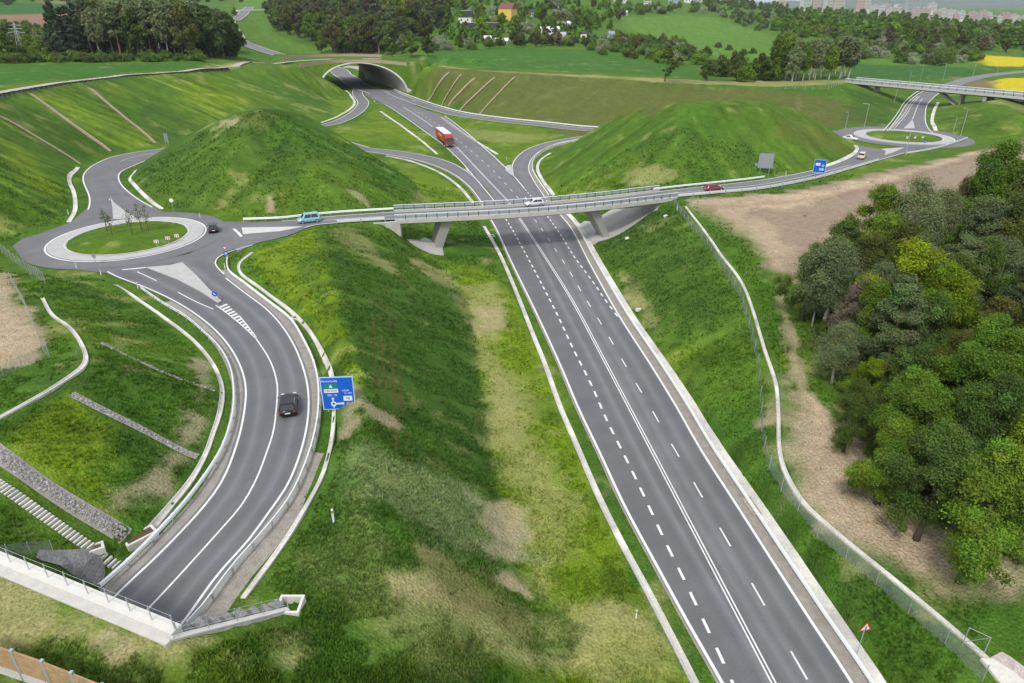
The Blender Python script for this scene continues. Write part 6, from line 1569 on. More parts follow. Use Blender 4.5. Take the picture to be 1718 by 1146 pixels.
def crown_arrays(kind, h, per, size, seed, flat=1.0):
    rg = random.Random(seed); cl = clumps_for(kind, h, rg); npr = np.random.default_rng(seed)
    C = np.array([c[:3] for c in cl]); rad = np.array([c[3] for c in cl]); tint = np.array([c[4] for c in cl])
    n = len(cl) * per
    ci = np.repeat(np.arange(len(cl)), per)
    d = npr.normal(size=(n, 3)); d /= np.linalg.norm(d, axis=1)[:, None]
    k = npr.random(n) ** .45
    sq = np.array([1, 1, .62 if kind in ('pine', 'spruce') else .8])
    p = C[ci] + d * (rad[ci] * k)[:, None] * sq * (1.25 if kind in ('pine', 'spruce', 'lollipop') else 1.15) + (npr.normal(size=(n, 3)) * (rad[ci] * .45)[:, None] if kind in ('broad', 'lime', 'birch', 'aspen') else 0)
    if kind == 'birch': p[:, 2] -= (np.hypot(p[:, 0], p[:, 1]) / (h * .2)) ** 2 * h * .03
    axis = np.array([0, 0, np.mean(C[:, 2])])
    out = p - axis; out /= np.linalg.norm(out, axis=1)[:, None] + 1e-6
    nrm = out * .55 + d * .5 + npr.normal(size=(n, 3)) * .55 + np.array([0, 0, .35]); nrm /= np.linalg.norm(nrm, axis=1)[:, None]
    a = np.cross(nrm, npr.normal(size=(n, 3))); a /= np.linalg.norm(a, axis=1)[:, None] + 1e-9; b = np.cross(nrm, a)
    s = size * npr.uniform(.6, 1.35, n)[:, None]
    asp = .55 if kind not in ('pine', 'spruce') else .38
    V = np.stack([p - a * s, p - b * s * asp, p + a * s, p + b * s * asp], 1).reshape(-1, 3)
    F = np.arange(n * 4).reshape(-1, 4)
    hue = npr.normal(0, .06, (len(cl), 3))
    col = np.clip(tint[ci][:, None] * (1 + hue[ci]), .3, 1.8)
    return V, F, np.repeat(col, 4, 0)
def trunk_mb(kind, h, seed, n=8, limbs=7):
    rg = random.Random(seed + 99); m = MB(); r0 = h * (.017 if kind in ('birch', 'aspen') else .022)
    top = h * (.93 if kind in ('birch', 'aspen', 'spruce', 'pine') else .72); pts = []; x = y = 0
    for i in range(6):
        u = i / 5; pts.append((x, y, top * u - (.4 if i == 0 else 0))); x += rg.uniform(-.02, .02) * h * .6; y += rg.uniform(-.02, .02) * h * .6
    m.tube(pts, [r0 * (1.25 if i == 0 else 1 - .8 * i / 5) for i in range(6)], n)
    for k in range(limbs):
        u = rg.uniform(.38, .85); z = top * u; i = int(u * 5); f = u * 5 - i; b = [pts[i][j] * (1 - f) + pts[min(5, i + 1)][j] * f for j in (0, 1)]
        a = rg.uniform(0, 6.283); l = h * rg.uniform(.12, .24) * (1 - u * .5) * (1.25 if kind in ('broad', 'lime') else .7); up = l * rg.uniform(.3, .8)
        m.tube([(b[0], b[1], z), (b[0] + math.cos(a) * l * .55, b[1] + math.sin(a) * l * .55, z + up * .45), (b[0] + math.cos(a) * l, b[1] + math.sin(a) * l, z + up)], [r0 * .42, r0 * .26, r0 * .09], 5)
    return m
def bark_of(k): return M_BIRCH if k in ('birch', 'aspen') else M_PINEB if k == 'pine' else M_BARK
HIDE = []
def near_proto(name, kind, leaf, h, per, size, seed):
    t = thing(name, 'x', 'tree', (0, 0, -500)); V, F, c = crown_arrays(kind, h, per, size, seed)
    newobj('crown', V, F, leaf, t, cols=c); trunk_mb(kind, h, seed).obj('trunk', bark_of(kind), t, smooth=True); t['_h'] = h; return t
def far_proto(name, kind, leaf, h, per, size, seed, trunk=True):
    V, F, c = crown_arrays(kind, h, per, size, seed); faces = [tuple(f) for f in F]; mi = [0] * len(faces); V = [tuple(v) for v in V]; c = list(map(tuple, c))
    if trunk:
        tm = trunk_mb(kind, h, seed, 5, 0); k = len(V); V += tm.v; faces += [tuple(i + k for i in f) for f in tm.f]; mi += [1] * len(tm.f); c += [(1, 1, 1)] * len(tm.v)
    o = newobj(name, V, faces, [leaf, bark_of(kind)], cols=c, midx=mi); o['_h'] = h; o.location = (0, 0, -500); return o
LV = dict(fresh=leafmat('fresh_leaves', (0.144, 0.244, 0.023)), lime=leafmat('lime_leaves', (0.225, 0.315, 0.014)), mid=leafmat('mid_leaves', (0.113, 0.182, 0.035)), grey=leafmat('grey_green_leaves', (0.199, 0.251, 0.107)),
          dark=leafmat('dark_needles', (.100, .138, .050), tr=.14), spruce=leafmat('spruce_needles', (.055, .085, .040), tr=.08), olive=leafmat('olive_leaves', (.125, .145, .028)), rust=leafmat('rusty_leaves', (.165, .135, .06)), spring=leafmat('spring_leaves', (.15, .235, .022)), blossom=leafmat('white_blossom', (.32, .36, .22)), twig=leafmat('bare_twigs', (.135, .115, .082), tr=.05))
def top_at(px, py, h):
    """a spot on the ground where a tree of height h has its tip at this picture point"""
    dx, dy, dz = ray(px, py); t = 20.0
    while t < 3000:
        x, y, z = dx * t, dy * t, CZ + dz * t
        if z <= h1(x, y) + h: return x, y
        t += max(.3, t * .004)
    return dx * t, dy * t
NP = {}
def NPROTO(kind, leaf, v, per, size, nm):
    k = (kind, leaf, v)
    if k not in NP: NP[k] = near_proto(nm, kind, LV[leaf], 15.0, per, size, 31 + v * 7 + len(NP)); NP[k]['_used'] = 0
    return NP[k]
KN = {'broad': ('broadleaf_tree', 300, .115), 'lime': ('broadleaf_tree', 300, .115), 'birch': ('birch_tree', 360, .10), 'aspen': ('aspen_tree', 300, .12), 'pine': ('pine_tree', 560, .13), 'spruce': ('spruce_tree', 120, .25), 'bush': ('bush', 300, .5)}
WOODPOS = []
def near_tree(x, y, h, kind, leaf, label, group=None, v=0, wide=1.0):
    nm, per, size = KN[kind]; p = NPROTO(kind, leaf, v, per, size, nm)
    z = h1(x, y) - .15; s = h / 15.0; rz = random.uniform(0, 6.28)
    if not p['_used']:
        p['_used'] = 1; p.location = (x, y, z); p.scale = (s * wide, s * wide, s); p.rotation_euler.z = rz; p['label'] = label; t = p
        if group: p['group'] = group
    else: t = dup(p, (x, y, z), rz, label, group); t.scale = (s * wide, s * wide, s)
    if group is None and 'group' in t: del t['group']
    t['category'] = 'bush' if kind == 'bush' else 'tree'
    WOODPOS.append((x, y)); return t
HERO = [(1545, 302, 17, 'birch', 'grey', 'tall grey green birch standing clear of the wood against the bare field', 0, 1.15),
 (1492, 312, 16, 'broad', 'fresh', 'fresh green tree left of the tall birch at the field edge', 0, .95), (1430, 366, 13, 'broad', 'mid', 'dark green tree at the left tip of the wood', 1, 1.0),
 (1372, 412, 11, 'broad', 'mid', 'low dark tree at the outermost left corner of the wood', 0, 1.0), (1410, 408, 12.5, 'birch', 'grey', 'pale grey green birch in front of the left tip of the wood', 1, 1.5),
 (1545, 402, 16, 'lime', 'lime', 'brightest yellow green tree in the middle of the wood', 0, .95), (1602, 446, 14, 'lime', 'lime', 'second yellow green tree right of the brightest one', 1, 1.05),
 (1528, 462, 15, 'pine', 'dark', 'dark pine in front of the yellow green trees', 0, 1.05), (1664, 332, 17, 'pine', 'dark', 'tall dark pine at the top right of the wood', 1, 1.1), (1635, 398, 15, 'pine', 'dark', 'sparse grey pine with a pale bare trunk', 0, 1.2),
 (1632, 300, 14, 'broad', 'rust', 'rust brown tree at the upper edge of the wood', 0, 1.0), (1700, 238, 20, 'broad', 'fresh', 'tallest green tree at the upper right corner of the wood', 1, 1.0), (1765, 250, 20, 'broad', 'olive', 'olive green tree behind the tallest one', 0, 1.0),
 (1715, 330, 17, 'broad', 'olive', 'broad olive tree on the right picture edge', 1, 1.0), (1455, 470, 10, 'broad', 'twig', 'leafless brown tree behind the pale birch', 0, .9), (1640, 580, 13, 'lime', 'fresh', 'bright green tree low in the middle of the wood', 0, 1.1),
 (1570, 650, 12, 'broad', 'fresh', 'bright green tree near the front of the wood', 0, 1.1), (1700, 560, 14, 'lime', 'fresh', 'bright green tree on the right edge half way down the wood', 1, 1.0), (1510, 705, 9.5, 'broad', 'fresh', 'light green tree at the front corner above the dirt bank', 1, 1.15),
 (1600, 720, 12, 'broad', 'mid', 'dark green tree behind the front corner of the wood', 1, 1.1), (1700, 745, 14, 'broad', 'fresh', 'big green tree in the lower right corner of the wood', 0, 1.0), (1470, 600, 8, 'lime', 'lime', 'small lime green tree at the front edge of the wood', 0, .9),
 (1420, 545, 8, 'birch', 'grey', 'thin grey birch low at the front edge of the wood', 1, 1.5), (1445, 640, 8.5, 'broad', 'mid', 'dark bushy tree at the front edge beside the footpath', 0, .9), (1590, 320, 14, 'birch', 'grey', 'grey birch right of the tall one', 1, 1.3), (1760, 420, 16, 'pine', 'dark', 'dark pine just outside the right edge', 0, 1.1),
 (1690, 640, 13, 'broad', 'mid', 'dark green tree right of the bright ones low in the wood', 0, 1.0)]
for px, py, h, kind, leaf, lb, v, wide in HERO:
    x, y = top_at(px, py, h); near_tree(x, y, h, kind, leaf, lb, None, v, wide)
for px, py, h, lb in ((1362, 548, 8.5, 'slim white trunked birch leftmost along the front of the wood'), (1397, 545, 9.5, 'slim white trunked birch second along the front of the wood'), (1428, 566, 9, 'slim white trunked birch third along the front of the wood'), (1458, 560, 10, 'slim white trunked birch rightmost along the front of the wood'), (1645, 560, 13, 'tall pale trunked birch inside the wood before the dark pines')):
    q = hit([(px, py)])[0]; near_tree(q[0], q[1], h, 'birch', 'grey', lb, None, 0, 1.05)
wood = hit([(1352, 500), (1440, 450), (1560, 470), (1640, 380), (1800, 300), (1950, 500), (1950, 980), (1740, 915), (1600, 850), (1492, 815), (1455, 690), (1400, 610)])
bx0, by0 = wood[:, :2].min(0); bx1, by1 = wood[:, :2].max(0); rgw = random.Random(5); tries = 0; nfill = 0
fills = [('lime', 'lime', 'yellow green tree filling the wood on the right'), ('broad', 'fresh', 'bright green tree filling the wood on the right'), ('lime', 'olive', 'olive tree filling the wood on the right'), ('broad', 'mid', 'dark green tree filling the wood on the right'), ('lime', 'fresh', 'bright green tree filling the wood on the right'), ('pine', 'dark', 'dark pine filling the wood on the right'), ('birch', 'grey', 'grey green birch filling the wood on the right'), ('broad', 'olive', 'olive tree filling the wood on the right'), ('broad', 'fresh', 'bright green tree filling the wood on the right')]
while nfill < 78 and tries < 4000:
    tries += 1; x, y = rgw.uniform(bx0, bx1), rgw.uniform(by0, by1)
    if not inpoly(np.array([x]), np.array([y]), wood)[0]: continue
    if x / (y * CP + 16) > .9: continue
    if min((x - a) ** 2 + (y - b) ** 2 for a, b in WOODPOS) < 3.6 ** 2: continue
    k, lf, lb = rgw.choice(fills); hh = rgw.uniform(10, 14.5); zt_ = h1(x, y) + hh; dp_ = y * CP + (CZ - zt_) * SP; pxt_ = 859 + FPX * x / dp_; pyt_ = 573 - FPX * (y * SP + (zt_ - CZ) * CP) / dp_
    if pyt_ < np.interp(pxt_, [1330, 1400, 1480, 1545, 1585, 1625, 1690, 1800], [450, 395, 345, 340, 410, 355, 275, 260]): continue
    near_tree(x, y, hh, k, lf, lb, lb.replace('tree', 'trees').replace('birch', 'birches').replace('pine', 'pines'), rgw.randint(0, 1), rgw.uniform(.9, 1.2)); nfill += 1
# bushes along the edge of the wood and young trees on the roundabouts
for i, (px, py, h) in enumerate(((1352, 498, 2.2), (1388, 560, 2.5), (1410, 610, 2.2), (1440, 700, 2.4), (1470, 760, 2.4), (1500, 842, 2.0), (1560, 858, 2.4), (1620, 890, 2.2), (1690, 925, 2.4), (1480, 690, 3.0), (1530, 800, 3.0), (1375, 530, 3.2), (1425, 650, 3.0))):
    q = hit([(px, py)])[0]; near_tree(q[0], q[1], h, 'bush', ('mid', 'fresh', 'grey')[i % 3], 'low green bush along the front edge of the wood', 'bushes along the edge of the wood', 0, 1.0)
# ---- far trees: each one a tree, the mesh shared
FP = {}
def far_tree(x, y, h, kind, leaf, label, group, v=0, wide=1.0, cat=None):
    k = (kind, leaf, v)
    nm = {'broad': 'broadleaf_tree', 'lime': 'broadleaf_tree', 'lollipop': 'round_tree', 'birch': 'birch_tree', 'aspen': 'aspen_tree', 'pine': 'pine_tree', 'spruce': 'spruce_tree', 'bush': 'bush', 'blossom': 'blossoming_bush'}[kind]
    first = k not in FP
    if first: FP[k] = far_proto(nm, kind, LV[leaf], 15.0, {'spruce': 34, 'bush': 60, 'blossom': 60}.get(kind, 46), {'spruce': .42, 'bush': .8, 'blossom': .75, 'pine': .5}.get(kind, .48), 300 + len(FP) * 3, kind not in ('bush', 'blossom')); o = FP[k]
    else: o = FP[k].copy(); COL.objects.link(o)
    s = h / 15.0; o.location = (x, y, h1(x, y) - .1 * s); o.rotation_euler = (0, 0, random.uniform(0, 6.28)); o.scale = (s * wide, s * wide, s)
    tag(o, label, cat or ('bush' if kind in ('bush', 'blossom') else 'tree'), group); return o
def scatter(poly, n, mix, hs, label, group, seed, mind=3.0, wide=(.85, 1.2)):
    """n trees standing inside a picture outline traced along the ground"""
    rg = random.Random(seed); a = np.array(poly, float); x0, y0 = a.min(0); x1, y1 = a.max(0); pts = []
    while len(pts) < n * 3:
        p = (rg.uniform(x0, x1), rg.uniform(y0, y1))
        if inpoly(np.array([p[0]]), np.array([p[1]]), poly)[0]: pts.append(p)
    q = hit(pts); done = []
    for x, y, z in q:
        if len(done) >= n: break
        if any((x - a_) ** 2 + (y - b_) ** 2 < mind * mind for a_, b_ in done): continue
        done.append((x, y)); k, lf = rg.choice(mix)
        kl = {'spruce': 'dark spruce', 'pine': 'dark pine', 'birch': 'pale birch', 'aspen': 'slim grey aspen', 'bush': 'green bush', 'blossom': 'white blossoming bush', 'lollipop': 'round green tree'}.get(k) or {'fresh': 'fresh green tree', 'mid': 'mid green tree', 'olive': 'olive green tree', 'lime': 'yellow green tree', 'grey': 'grey green tree', 'rust': 'rusty brown tree', 'twig': 'bare brown tree', 'dark': 'dark tree', 'spring': 'light green tree'}[lf]
        if k in ('bush',): kl = {'fresh': 'fresh green bush', 'mid': 'dark green bush', 'grey': 'grey green bush', 'olive': 'olive bush', 'rust': 'brown bush', 'lime': 'yellow green bush'}.get(lf, 'green bush')
        far_tree(x, y, rg.uniform(*hs), k, lf, kl + ' ' + label, kl.replace('bush', 'bushes').replace('tree', 'trees').replace('birch', 'birches') + ' ' + group, rg.randint(0, 1), rg.uniform(*wide))
    return done

# ------------------------------------------------------------------ rough grass on the banks: blades, nobody could count them
GM = Grid(GN.x0, GN.y0, GN.step, GN.nx, GN.ny); GM.z = np.zeros_like(GN.z)
def mask_strip(L, Rr, d):
    L2, R2_ = widen(L, Rr, d)
    for i in range(len(L2) - 1):
        a, b, c, e = [(q[0], q[1], 1.0) for q in (L2[i], R2_[i], R2_[i + 1], L2[i + 1])]
        GM.tri(a, b, c); GM.tri(a, c, e)
for k, (L, Rr) in ROADS.items(): mask_strip(L, Rr, 2.6 if k == 'MA' else 1.6 if k == 'SR' else .7)
mask_strip(*TRK, .3)
for lb, pts, wd in D + [(0, [(121, 662), (180, 692), (250, 727), (332, 767)], 1.0), (0, [(-40, 735), (0, 764), (60, 806), (130, 852), (212, 903)], 1.6), (0, [(0, 816), (60, 857), (120, 899), (160, 925), (196, 949)], .8)]:
    c_ = ground_line(pts); mask_strip(*centre_ribbon(c_, wd / 2), .35)
for C in (C_L, C_R): GM.z[(np.hypot(gx - C[0], gy - C[1]) < 20)] = 1
for pts, z in ASPH_FILL:
    q = PP(pts, z); GM.z[inpoly(gx, gy, q)] = 1
for pts in ([(972, 376), (993, 373), (1026, 352), (1085, 345), (1108, 347), (1091, 358), (1041, 393), (992, 412), (978, 390)], [(682, 402), (714, 399), (741, 410), (745, 430), (726, 428), (704, 418)], [(66, 925), (110, 925), (168, 920), (178, 958), (172, 985), (120, 965), (60, 940)]):
    GM.z[inpoly(gx, gy, hit(pts))] = 1
_pp = [pa - pd * 3 - pn * .4, pb + pd * 1.5 - pn * .4, pb + pd * 1.5 + pn * 2.2, pa - pd * 3 + pn * 2.2]
GM.z[inpoly(gx, gy, _pp)] = 1
GM.z[inpoly(gx, gy, [wa + np.array([.6, -.4, 0]), wb + np.array([.8, -.3, 0]), wb + np.array([-3, 3, 0]), wa + np.array([-5, 3, 0])])] = 1
NT = 190000
r_ = np.exp(RNG.uniform(math.log(24), math.log(190), NT)); a_ = RNG.uniform(R(-47), R(44), NT)
tx, ty = r_ * np.sin(a_), r_ * np.cos(a_)
ok = (GM.sample(tx, ty) < .02)
tx, ty, r_ = tx[ok], ty[ok], r_[ok]
tcol = ground_colours(tx, ty, tx * 0, tx * 0)
gr = (tcol[:, 1] - tcol[:, 0]) / (tcol.sum(1) + 1e-6)
ok = (RNG.random(len(tx)) < np.clip(.0 + gr * 8, .02, 1)) & (fbm(tx, ty, 3.5, 3, 3) > .36)
tx, ty, tcol, r_ = tx[ok], ty[ok], tcol[ok], r_[ok]; n_ = len(tx); tz = H(tx, ty)
V = np.empty((n_, 3, 3, 3)); 
hgt_ = RNG.uniform(.05, .17, n_) * (1 + r_ / 160) * (.7 + .9 * fbm(tx, ty, 6, 3, 5)); wid = RNG.uniform(.05, .10, n_) * (1 + r_ / 130)
for b in range(3):
    an = RNG.uniform(0, 6.283, n_); le = RNG.uniform(.3, 1.0, n_) * hgt_; ox, oy = RNG.normal(0, .08, n_), RNG.normal(0, .08, n_)
    V[:, b, 0] = np.stack([tx + ox - np.sin(an) * wid, ty + oy + np.cos(an) * wid, tz - .03], 1)
    V[:, b, 1] = np.stack([tx + ox + np.sin(an) * wid, ty + oy - np.cos(an) * wid, tz - .03], 1)
    V[:, b, 2] = np.stack([tx + ox + np.cos(an) * le, ty + oy + np.sin(an) * le, tz + hgt_], 1)
cc_ = np.repeat(tcol * RNG.uniform(1.1, 2.0, (n_, 1)) * (1 + RNG.normal(0, .05, (n_, 3))), 9, 0)
M_BLADE = mat('grass_blades', attr=True, rough=.9, spec=.1, tr=.55)
tag(newobj('rough_grass', V.reshape(-1, 3), np.arange(n_ * 9).reshape(-1, 3), M_BLADE, cols=np.clip(cc_, 0, 1)), 'rough uneven grass on the banks and verges', 'grass', kind='stuff')

# left wood
scatter([(92, 98), (150, 98), (150, 88), (98, 90)], 9, [('spruce', 'spruce')], (17, 23), 'in the dark clump on the left', 'in the dark clump on the left', 1, 3.5, (1.1, 1.5))
scatter([(150, 97), (240, 96), (385, 98), (385, 80), (240, 80), (150, 85)], 92, [('pine', 'dark'), ('pine', 'dark'), ('broad', 'olive'), ('broad', 'mid'), ('birch', 'grey'), ('aspen', 'grey'), ('spruce', 'spruce')], (18, 25), 'in the wood behind the left wheat field', 'in the wood behind the left wheat field', 2, 4)
scatter([(345, 99), (398, 97), (402, 84), (350, 88)], 10, [('pine', 'dark'), ('spruce', 'spruce'), ('broad', 'mid'), ('blossom', 'blossom')], (11, 21), 'at the right end of the left wood', 'at the right end of the left wood', 4, 4)
scatter([(-30, 108), (340, 103), (340, 97), (-30, 101)], 55, [('bush', 'mid'), ('bush', 'fresh'), ('bush', 'mid'), ('bush', 'olive')], (2.8, 4.8), 'in the hedge behind the left wheat field', 'in the hedge behind the left wheat field', 5, 3, (1.0, 1.4))
scatter([(-30, 98), (95, 97), (95, 48), (-30, 44)], 60, [('bush', 'mid'), ('bush', 'fresh'), ('broad', 'grey'), ('bush', 'grey'), ('broad', 'fresh')], (5, 10), 'in the scrub at the left edge', 'in the scrub at the left edge', 6, 6)
# middle wood
scatter([(560, 92), (670, 92), (670, 82), (545, 78), (470, 55), (455, 40), (465, 38), (540, 72)], 46, [('broad', 'fresh'), ('broad', 'mid'), ('lime', 'olive'), ('pine', 'dark'), ('broad', 'olive')], (17, 25), 'at the front of the wood above the arch', 'at the front of the wood above the arch', 7, 5)
scatter([(470, 50), (560, 78), (700, 80), (740, 60), (740, 20), (620, 24), (450, 24)], 84, [('pine', 'dark'), ('pine', 'dark'), ('spruce', 'spruce'), ('broad', 'mid'), ('broad', 'olive'), ('lime', 'olive'), ('broad', 'rust'), ('lime', 'lime')], (18, 26), 'in the dark wood above the arch', 'in the dark wood above the arch', 8, 7)
for px, py, h, k, lf, lb in ((658, 97, 9, 'lollipop', 'spring', 'round light green tree at the right end of the overpass'), (690, 96, 14, 'broad', 'fresh', 'broad green tree behind the right end of the overpass'), (718, 95, 11, 'broad', 'mid', 'darker tree right of the broad one by the overpass'), (568, 90, 15, 'broad', 'olive', 'round olive tree at the edge of the wood above the arch'), (540, 90, 13, 'broad', 'fresh', 'fresh green tree left of the olive one above the arch'), (676, 90, 12, 'broad', 'grey', 'grey green tree behind the overpass fence'),
    (1116, 137, 15, 'lollipop', 'spring', 'single round green tree standing at the top of the right cut slope'), (395, 28, 10, 'broad', 'mid', 'dark lone tree by the far left bridge')):
    x, y, _ = hit([(px, py)])[0]; far_tree(x, y, h, k, lf, lb, None, 1, 1.0)
# village gardens
VIL = [('broad', 'mid'), ('broad', 'fresh'), ('broad', 'rust'), ('lollipop', 'fresh'), ('bush', 'fresh'), ('broad', 'olive'), ('spruce', 'spruce'), ('lime', 'lime'), ('blossom', 'blossom')]
scatter([(715, 86), (870, 82), (990, 80), (990, 72), (870, 70), (730, 72)], 46, [('bush', 'fresh'), ('bush', 'mid'), ('broad', 'fresh'), ('broad', 'mid'), ('broad', 'rust'), ('blossom', 'blossom')], (5, 10), 'along the top of the middle wheat field', 'along the top of the middle wheat field', 9, 5)
scatter([(730, 68), (1000, 68), (1040, 40), (1040, 5), (740, 5)], 78, VIL, (8, 16), 'among the village gardens', 'among the village gardens', 10, 9)
scatter([(740, 4), (1040, 4), (1040, -6), (740, -6)], 22, [('broad', 'mid'), ('pine', 'dark'), ('broad', 'olive')], (14, 20), 'on the ridge above the village', 'on the ridge above the village', 11, 14)
BU = [('bush', 'mid'), ('bush', 'mid'), ('bush', 'fresh'), ('bush', 'grey'), ('bush', 'fresh'), ('blossom', 'blossom'), ('bush', 'olive')]
scatter([(985, 88), (1060, 100), (1110, 108), (1180, 110), (1190, 95), (1150, 75), (1080, 62), (1010, 60), (985, 70)], 92, BU, (4, 8), 'on the lower meadow hill', 'on the lower meadow hill', 12, 5)
scatter([(1040, 28), (1140, 22), (1200, 28), (1260, 48), (1300, 62), (1330, 60), (1300, 30), (1180, 8), (1050, 10)], 62, BU, (6, 11), 'along the top of the meadow hill', 'along the top of the meadow hill', 13, 9)
for px, py in ((1205, 80), (1222, 84), (1246, 92), (1262, 90)):
    x, y, _ = hit([(px, py)])[0]; far_tree(x, y, 4.5, 'bush', 'mid', 'lone dark bush on the open meadow slope', 'lone bushes on the open meadow', 0, 1.1)
# clump by the far bridge
scatter([(1295, 140), (1425, 133), (1425, 122), (1300, 122)], 34, [('aspen', 'grey'), ('aspen', 'fresh'), ('birch', 'grey'), ('aspen', 'olive')], (13, 19), 'in the clump left of the far bridge', 'in the clump left of the far bridge', 14, 3.2)
scatter([(1178, 136), (1300, 138), (1300, 124), (1190, 122)], 22, [('bush', 'mid'), ('broad', 'mid'), ('bush', 'fresh'), ('broad', 'olive')], (6, 11), 'left of the aspens by the far bridge', 'left of the aspens by the far bridge', 15, 4)
# far right country
scatter([(1310, 92), (1420, 100), (1500, 106), (1590, 112), (1640, 104), (1640, 88), (1500, 70), (1400, 55), (1310, 60)], 118, BU, (5, 11), 'in the scrub beyond the right wheat field', 'in the scrub beyond the right wheat field', 16, 6)
scatter([(1480, 80), (1640, 86), (1800, 92), (1800, 74), (1600, 62), (1480, 62)], 52, [('broad', 'mid'), ('broad', 'fresh'), ('broad', 'olive'), ('bush', 'grey'), ('broad', 'rust')], (10, 17), 'in the wood beyond the yellow fields', 'in the wood beyond the yellow fields', 17, 9)
# the far-off wood that reads as one mass
def wood_mass(name, poly, n, seed, hs, leafs):
    rg = np.random.default_rng(seed); a = np.array(poly, float); pts = []
    while len(pts) < n:
        p = rg.uniform(a.min(0), a.max(0))
        if inpoly(np.array([p[0]]), np.array([p[1]]), poly)[0]: pts.append(p)
    q = hit(pts); V, F, C = [], [], []
    base = [crown_arrays('broad', 15.0, 5, 1.5, 900 + i) for i in range(4)]
    tint = rg.uniform(.9, 1.7, (n, 1)) * (1 + rg.normal(0, .07, (n, 3)))
    k = 0
    for i, (x, y, z) in enumerate(q):
        v, f, c = base[i % 4]; s = rg.uniform(*hs) / 15.0; an = rg.uniform(0, 6.28)
        vv = np.c_[v[:, 0] * math.cos(an) - v[:, 1] * math.sin(an), v[:, 0] * math.sin(an) + v[:, 1] * math.cos(an), v[:, 2]] * np.array([s * 1.15, s * 1.15, s]) + np.array([x, y, z - 2.0])
        V.append(vv); F.append(f + k); C.append(c * tint[i]); k += len(vv)
    o = newobj(name, np.vstack(V), np.vstack(F), leafs, cols=np.vstack(C)); return o
tag(wood_mass('distant_wood', [(1300, 55), (1420, 68), (1500, 76), (1800, 84), (1800, 46), (1700, 44), (1560, 34), (1440, 16), (1390, 14), (1290, 24)], 430, 3, (9, 16), LV['fresh']), 'distant green wood below the housing blocks', 'wood', kind='stuff')
tag(wood_mass('distant_wood', [(1290, 20), (1400, 14), (1390, 8), (1180, 2), (1180, 8)], 110, 4, (10, 16), LV['mid']), 'distant wood along the ridge above the meadow', 'wood', kind='stuff')
tag(wood_mass('distant_wood', [(-60, 10), (500, 3), (720, -2), (720, -14), (-60, -8)], 150, 5, (9, 16), LV['mid']), 'distant trees along the upper left skyline', 'wood', kind='stuff')
tag(wood_mass('background_wood', [(445, 30), (740, 34), (740, -2), (600, -8), (450, 2)], 110, 6, (15, 22), LV['mid']), 'darker rear of the wood above the arch', 'wood', kind='stuff')
tag(wood_mass('background_wood', [(150, 74), (385, 74), (380, 50), (200, 50)], 44, 7, (18, 24), LV['mid']), 'rear of the wood behind the left wheat field', 'wood', kind='stuff')
tag(wood_mass('background_wood', [(725, 78), (1000, 74), (1040, 40), (1040, 0), (740, 0)], 120, 8, (7, 12), LV['fresh']), 'green garden thickets of the village slope', 'wood', kind='stuff')
# ---- young trees on the left roundabout
for i, (px, py, h) in enumerate(((180, 388, 4.5), (188, 392, 3.6), (222, 393, 4.6), (238, 386, 5.0), (250, 388, 5.0))):
    q = hit([(px, py)])[0]; t = thing('young_tree', 'thin young tree tied to a stake on the left roundabout', 'tree', tuple(q), random.uniform(0, 6), 'young staked trees on the left roundabout')
    V, F, c = crown_arrays('aspen', h, 2, .13, 700 + i); newobj('crown', V, F, LV['mid'], t, cols=c)
    trunk_mb('aspen', h, 700 + i, 6, 5).obj('trunk', M_BARK, t); MB().tube([(.25, 0, -.2), (.25, 0, 1.7)], .04, 6).obj('stake', mat('stake_wood', (.33, .22, .12), .9), t)
# ------------------------------------------------------------------ far bridge right
q0, q1 = np.array(P(1427, 135.5, 15.6)), np.array(P(1760, 165.5, 15.6))
fb = thing('road_bridge', 'slender grey bridge on splayed legs over the road at the upper right', 'bridge', tuple((q0 + q1) / 2))
cb = resample(np.array([q0, q1]), 3); lb_ = local(cb, fb)
sweep('deck', lb_, [(-4.2, -.0), (-4.2, -.7), (-2.8, -1.2), (2.8, -1.2), (4.2, -.7), (4.2, 0)], M_CONCD, fb)
sweep('road_surface', lb_, [(-3.6, .03), (3.6, .03)], mat('pale_asphalt', (.2, .2, .205), .85), fb, closed=False)
for s in (-1, 1):
    sweep('edge_beam', lb_, [(s * 3.9, .2), (s * 4.45, .2), (s * 4.45, -.65), (s * 3.9, -.65)], M_CONC, fb)
    c = lb_.copy(); n = normals2(c); c[:, :2] += n * s * 4.2; c[:, 2] += .2
    rl = sweep('railing', c, [(-.1, .9), (.1, .9), (.1, 1.1), (-.1, 1.1)], M_STEELP, fb); sweep('guard_beam', c, [(-.05, .3), (.05, .3), (.05, .75), (-.05, .75)], M_RAILB, rl)
    pm = MB().box((0, 0, .45), (.25, .16, .9)); f0 = None
    for q in resample(c, 3.3)[1:-1]:
        if f0 is None: f0 = pm.obj('post', M_DARK, rl); p_ = f0
        else: p_ = f0.copy(); COL.objects.link(p_); p_.parent = rl
        p_.location = q
bd = (q1 - q0) / np.linalg.norm(q1 - q0); bn = np.array([-bd[1], bd[0], 0])
def strut(a, b, th_=.9, wd=3.4, nm='leg'):
    v = []
    for p in (a, b):
        for s1, s2 in ((-1, -1), (1, -1), (1, 1), (-1, 1)): v.append(tuple(np.array(p) + bd * s1 * th_ / 2 + bn * s2 * wd / 2))
    relative(MB().add(v, [(0, 3, 2, 1), (4, 5, 6, 7), (0, 1, 5, 4), (1, 2, 6, 5), (2, 3, 7, 6), (3, 0, 4, 7)]).obj(nm, M_CONCD, fb, bevel=.05), fb)
